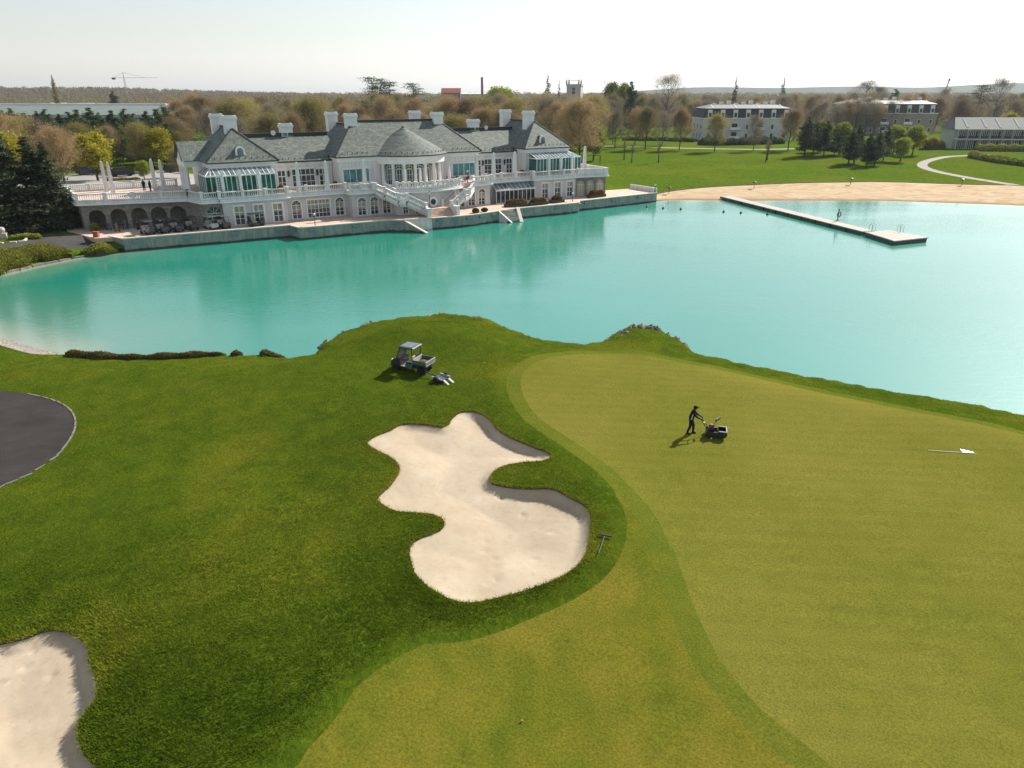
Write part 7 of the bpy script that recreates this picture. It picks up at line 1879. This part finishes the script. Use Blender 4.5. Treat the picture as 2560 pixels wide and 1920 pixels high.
for px_, py_, rz, t in ((1250, 1128, 2.2, 'person in dark clothes on the left terrace, the one on the left'), (1303, 1138, 1.2, 'person in dark clothes on the left terrace, the one on the right')):
    x, y = G(px_ / 3.456, 150 + py_ / 3.456, TZ); person((x, y, TZ), rz, t, standing(1.74, 0, 0.05), 'dark_cloth', False)
# walk-behind greens mower
def mloc(f, s): return (mx + math.cos(MROT) * f - math.sin(MROT) * s, my + math.sin(MROT) * f + math.cos(MROT) * s)
gxm, gym = mloc(1.22, 0); M_ = empty('greens_mower', (gxm, gym, h1(gxm, gym)), MROT, 'black walk-behind greens mower with red engine and grass catcher', 'mower')
paint('engine_red', (0.28, 0.03, 0.03), 0.45)
MB().lathe((-0.12, 0, 0.2), [(0.2, -0.33), (0.21, -0.3), (0.21, 0.3), (0.2, 0.33)], 16, 'y').build('drum', 'black_metal', M_); MB().lathe((0.28, 0, 0.11), [(0.09, -0.32), (0.1, 0.0), (0.09, 0.32)], 12, 'y').build('front_roller', 'grey_metal', M_)
for s in (-0.36, 0.36): MB().box(-0.32, 0.36, s - 0.03, s + 0.03, 0.08, 0.42).build('side_plate', 'black_paint', M_)
MB().box(-0.2, 0.18, -0.24, 0.2, 0.4, 0.66).build('engine', 'black_paint', M_); MB().lathe((-0.02, 0.0, 0.66), [(0.14, 0), (0.15, 0.06), (0.1, 0.1)], 12).build('engine_cowl', 'engine_red', M_); MB().box(-0.16, 0.02, 0.2, 0.3, 0.5, 0.62).build('fuel_tank', 'engine_red', M_)
pr = [(0.36, 0.12), (0.82, 0.1), (0.92, 0.3), (0.86, 0.48), (0.4, 0.5)]; n = len(pr); m = MB(); m.add([(x, -0.36, z) for x, z in pr] + [(x, 0.36, z) for x, z in pr], [tuple(range(n - 1, -1, -1)), tuple(range(n, 2 * n)), (0, 1, n + 1, n), (1, 2, n + 2, n + 1), (2, 3, n + 3, n + 2), (4, 0, n, n + 4)]); ct = m.build('grass_catcher', 'black_paint', M_)
MB().bar((0.4, -0.37, 0.5), (0.86, -0.37, 0.49), 0.05, 0.05).bar((0.86, -0.37, 0.49), (0.86, 0.37, 0.49), 0.05, 0.05).bar((0.86, 0.37, 0.49), (0.4, 0.37, 0.5), 0.05, 0.05).build('catcher_rim', 'cream_body', ct)
for s in (-0.22, 0.22): MB().path([(-0.2, s, 0.42), (-0.45, s, 0.78), (-0.64, s, 1.04)], 0.02, 6).build('handlebar', 'black_metal', M_)
MB().tube((-0.64, -0.26, 1.04), (-0.64, 0.26, 1.04), 0.02, n=6).build('grip', 'black_metal', M_); MB().box(-0.5, -0.4, -0.12, 0.12, 0.76, 0.84).build('control_box', 'grey_metal', M_)
MB().path([(0.1, 0.3, 0.6), (0.3, 0.3, 0.95)], 0.015, 5).build('brush_stem', 'black_metal', M_); MB().bar((0.2, 0.05, 1.0), (0.42, 0.5, 1.0), 0.1, 0.12).build('catcher_lid', 'black_paint', M_)
# flagstick lying on the green
fx0, fy0 = G(2320, 1127.5, 1.9); fx1, fy1 = G(2440, 1136, 1.9)
FS = empty('flagstick', ((fx0 + fx1) / 2, (fy0 + fy1) / 2, h1((fx0 + fx1) / 2, (fy0 + fy1) / 2)), math.atan2(fy1 - fy0, fx1 - fx0), 'flagstick with white flag lying flat on the green', 'flagstick')
FL = math.dist((fx0, fy0), (fx1, fy1)); MB().tube((-FL / 2, 0, 0.035), (FL / 2 - 0.3, 0, 0.035), 0.012, 0.022, 8).tube((FL / 2 - 0.3, 0, 0.035), (FL / 2, 0, 0.035), 0.022, 0.008, 8).build('stick', 'white_plastic', FS)
m = MB(); nx, ny = 8, 4
for i in range(nx + 1):
    for j in range(ny + 1):
        t = i / nx; m.V.append((FL / 2 - 0.1 - 0.62 * t, 0.02 + (j / ny) * 0.34 * (0.25 + 0.75 * t), 0.04 + 0.05 * abs(math.sin(i * 1.3 + j * 0.9)) * (j / ny + 0.3)))
m.F = [(i * (ny + 1) + j, i * (ny + 1) + j + 1, (i + 1) * (ny + 1) + j + 1, (i + 1) * (ny + 1) + j) for i in range(nx) for j in range(ny)]
m.build('flag', 'white_plastic', FS, True)
# bunker rakes
def rake(p0, p1, z0, z1, hw, label, hm='grey_metal'):
    a, b = Vector((*G(*p0, z0), z0)), Vector((*G(*p1, z1), z1)); e = empty('bunker_rake', a, 0, label, 'rake'); d = b - a; u = d.normalized(); s = u.cross(Vector((0, 0, 1))).normalized()
    MB().tube((0, 0, 0.03), d + Vector((0, 0, 0.03)), 0.018, n=6).build('handle', hm, e)
    hd = MB().bar(s * -hw + Vector((0, 0, 0.05)), s * hw + Vector((0, 0, 0.05)), 0.07, 0.05).build('head', 'black_metal', e)
    tm = MB()
    for k in range(12): c = s * (hw * (2 * (k + 0.5) / 12 - 1)); tm.tube(c + Vector((0, 0, 0.05)), c + Vector((0, 0, -0.03)) - u * 0.02, 0.008, n=4)
    tag(tm.build('tines', 'black_metal', hd), kind='stuff')
zr = h1(*G(1512, 1338, 1.95)) + 0.05
simple('rake_green', (0.05, 0.10, 0.075), 0.7)
rake((1512, 1340), (1496, 1385), zr, zr, 0.33, 'rake with green handle lying on the grass right of the large bunker', 'rake_green')
rake((1206, 1056), (1228, 1090), 1.35, 1.55, 0.3, 'rake lying in the sand at the top of the large bunker')
x, y = G(1305, 1800, 1.9); o = MB().tube((0, 0, 0.0), (0, 0, 0.07), 0.02, 0.03, 8).tube((0, 0, 0.07), (0, 0, 0.075), 0.045, 0.045, 8).build('turf_marker', 'terracotta'); o.location = (x, y, h1(x, y)); tag(o, 'tiny orange marker peg on the mown approach', 'marker')
# swing frame on the lawn behind the clubhouse
x, y = G(1478, 408, 2.0); E_ = empty('swing_frame', (x, y, h1(x, y)), 0.2, 'dark swing frame on the lawn right of the clubhouse', 'swing frame')
MB().bar((-2.6, 0, 2.4), (2.6, 0, 2.4), 0.12, 0.12).build('beam', 'black_metal', E_)
for s in (-2.6, 2.6):
    for q in (-0.8, 0.8): MB().bar((s, 0, 2.4), (s, q, 0), 0.1, 0.1).build('leg', 'black_metal', E_)
# ------------------------------------------------------------------ the hazy air
hz_ = NB('haze_air'); hz_.t.nodes.remove(hz_.p)
pv = hz_.n('ShaderNodeVolumePrincipled'); pv.inputs['Density'].default_value = HAZE_DENSITY; pv.inputs['Color'].default_value = (0.78, 0.89, 1.0, 1); pv.inputs['Anisotropy'].default_value = 0.3
hz_.l(pv.outputs[0], hz_.out.inputs['Volume'])
tag(MB().box(-5950, 5950, -390, 5950, -3.0, 82).build('haze', 'haze_air'), kind='stuff')
# ------------------------------------------------------------------ grass blades in the rough
def blade_mat():
    m = NB('grass_blade')
    att = m.n('ShaderNodeAttribute', attribute_name='tint').outputs['Fac']
    c = m.ramp(att, [(0.0, (0.055, 0.104, 0.006)), (0.5, (0.140, 0.185, 0.012)), (1.0, (0.34, 0.30, 0.034))])
    m.col(c); m.set(Roughness=0.8); m.p.inputs['Specular IOR Level'].default_value = 0.08
    tr = m.n('ShaderNodeBsdfTranslucent'); m.l(c, tr.inputs[0]); mx_ = m.n('ShaderNodeMixShader'); mx_.inputs[0].default_value = 0.35
    m.l(m.p.outputs[0], mx_.inputs[1]); m.l(tr.outputs[0], mx_.inputs[2]); m.l(mx_.outputs[0], m.out.inputs['Surface'])
blade_mat()
def vnoise(x, y, s, seed):
    r = np.random.default_rng(seed); g = r.random((64, 64)); fx, fy = (x / s) % 64, (y / s) % 64
    i, j = np.floor(fx).astype(int), np.floor(fy).astype(int); u, v = smooth(fx - i), smooth(fy - j); i1, j1 = (i + 1) % 64, (j + 1) % 64; i %= 64; j %= 64
    return (g[i, j] * (1 - u) + g[i1, j] * u) * (1 - v) + (g[i, j1] * (1 - u) + g[i1, j1] * u) * v
def blades(P, hts, wid, seed, lean=0.5):
    r = np.random.default_rng(seed); n = len(P); k = 3
    P = np.repeat(P, k, 0); hts = np.repeat(hts, k) * r.uniform(0.6, 1.25, n * k); wid = np.repeat(wid, k)
    P = P + np.column_stack([r.normal(0, 1, (n * k, 2)) * (wid * 1.4)[:, None], np.full(n * k, -0.01)])
    az = r.uniform(0, 2 * np.pi, n * k); ln = r.uniform(0.1, lean * 1.6, n * k) * hts
    wind = np.array([-0.5, -0.35]) * (hts * 0.5)[:, None]
    tip = P + np.column_stack([np.cos(az) * ln + wind[:, 0], np.sin(az) * ln + wind[:, 1], hts])
    az2 = r.uniform(0, np.pi, n * k); e = np.column_stack([np.cos(az2), np.sin(az2), np.zeros(n * k)]) * (wid / 2)[:, None]
    V = np.stack([P - e, P + e, tip], 1).reshape(-1, 3)
    x, y = P[:, 0], P[:, 1]
    t = 0.15 + 0.45 * vnoise(x, y, 5.5, 1) ** 1.3 + 0.35 * vnoise(x, y, 1.1, 2) + r.uniform(-0.18, 0.18, n * k) - 0.12
    T = np.repeat(t, 3); T[2::3] += 0.12
    return V, np.arange(3 * n * k).reshape(-1, 3), T
sel = np.where(rest & ~far & ~field)[0]
tri = TF[sel]; A_, B_, C_ = TV[tri[:, 0]], TV[tri[:, 1]], TV[tri[:, 2]]
ar = 0.5 * np.abs((B_[:, 0] - A_[:, 0]) * (C_[:, 1] - A_[:, 1]) - (B_[:, 1] - A_[:, 1]) * (C_[:, 0] - A_[:, 0]))
cc = (A_ + B_ + C_) / 3; dist = np.sqrt(cc[:, 0] ** 2 + cc[:, 1] ** 2 + 361)
vis = (np.abs(cc[:, 0]) < cc[:, 1] * 0.80 + 5) & (cc[:, 1] > 12) & (cc[:, 1] < 66)
wgt = ar * vis / dist ** 1.7; wgt /= wgt.sum()
rg = np.random.default_rng(3); NT = 230000
ti = rg.choice(len(sel), NT, p=wgt); uu_ = rg.random((NT, 2)); fl = uu_.sum(1) > 1; uu_[fl] = 1 - uu_[fl]
z3 = HZ[tri]
P = np.column_stack([A_[ti] + (B_[ti] - A_[ti]) * uu_[:, :1] + (C_[ti] - A_[ti]) * uu_[:, 1:], z3[ti, 0] + (z3[ti, 1] - z3[ti, 0]) * uu_[:, 0] + (z3[ti, 2] - z3[ti, 0]) * uu_[:, 1]])
dP = np.sqrt(P[:, 0] ** 2 + P[:, 1] ** 2 + 361); near_b = np.minimum(seg_dist(BUNK1, P[:, :2], True), seg_dist(BUNK2, P[:, :2], True))
dl = seg_dist(LAKE, P[:, :2], True)
keep = dl > 0.9; P, dP, near_b = P[keep], dP[keep], near_b[keep]
mown = np.minimum(seg_dist(FAIR, P[:, :2], True), seg_dist(COLLAR, P[:, :2], True))
hts = (0.034 + 0.036 * np.exp(-near_b / 2.2)) * (0.45 + 0.55 * smooth(mown / 1.5)) * (0.8 + 0.5 * vnoise(P[:, 0], P[:, 1], 0.7, 9)); wid = 0.016 + 0.0007 * dP
# stray tufts soften the line where rough meets the mown approach
fe = np.array(linear(FAIR + [FAIR[0]], 0.02)); fe = fe[(fe[:, 1] > 13) & (np.abs(fe[:, 0]) < fe[:, 1] * 0.8 + 4)]; fe = fe[~inside(COLLAR, fe)]
fe = fe + rg.normal(0, 0.38, fe.shape); fe = fe[~inside(COLLAR, fe)]; nf = len(fe)
P = np.concatenate([P, np.column_stack([fe, hgt(fe)])]); hts = np.concatenate([hts, np.full(nf, 0.022)]); wid = np.concatenate([wid, np.full(nf, 0.034)])
shade_zone = smooth((32 - P[:, 1]) / 11) * smooth((2.5 - P[:, 0]) / 6) * smooth(np.concatenate([mown, np.zeros(nf)]) / 1.5)     # slope's shade between the bunkers, put into longer blades and a darker tint
hts = hts * (1 + 0.7 * shade_zone)
V, Fc, T = blades(P, hts, wid, 4); T -= np.repeat(shade_zone, 9) * 0.12
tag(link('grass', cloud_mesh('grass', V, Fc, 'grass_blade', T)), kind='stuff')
# longer fringe hanging over the bunker edges
Ps = []
for poly in (BUNK1, BUNK2):
    l = np.array(linear(poly + [poly[0]], 0.03)); l = l[(l[:, 1] > 13)]
    for d in (0.02, 0.08, 0.16):
        o_ = np.array(offset([tuple(p) for p in l[::2]], d)) + rg.normal(0, 0.03, (len(l[::2]), 2)); Ps.append(o_)
Pe = np.concatenate(Ps); Pe = np.column_stack([Pe, hgt(Pe) + 0.01])
V, Fc, T = blades(Pe, np.full(len(Pe), 0.085), np.full(len(Pe), 0.028), 6, 0.9); T += 0.22
tag(link('bunker_fringe', cloud_mesh('bunker_fringe', V, Fc, 'grass_blade', T)), kind='stuff')
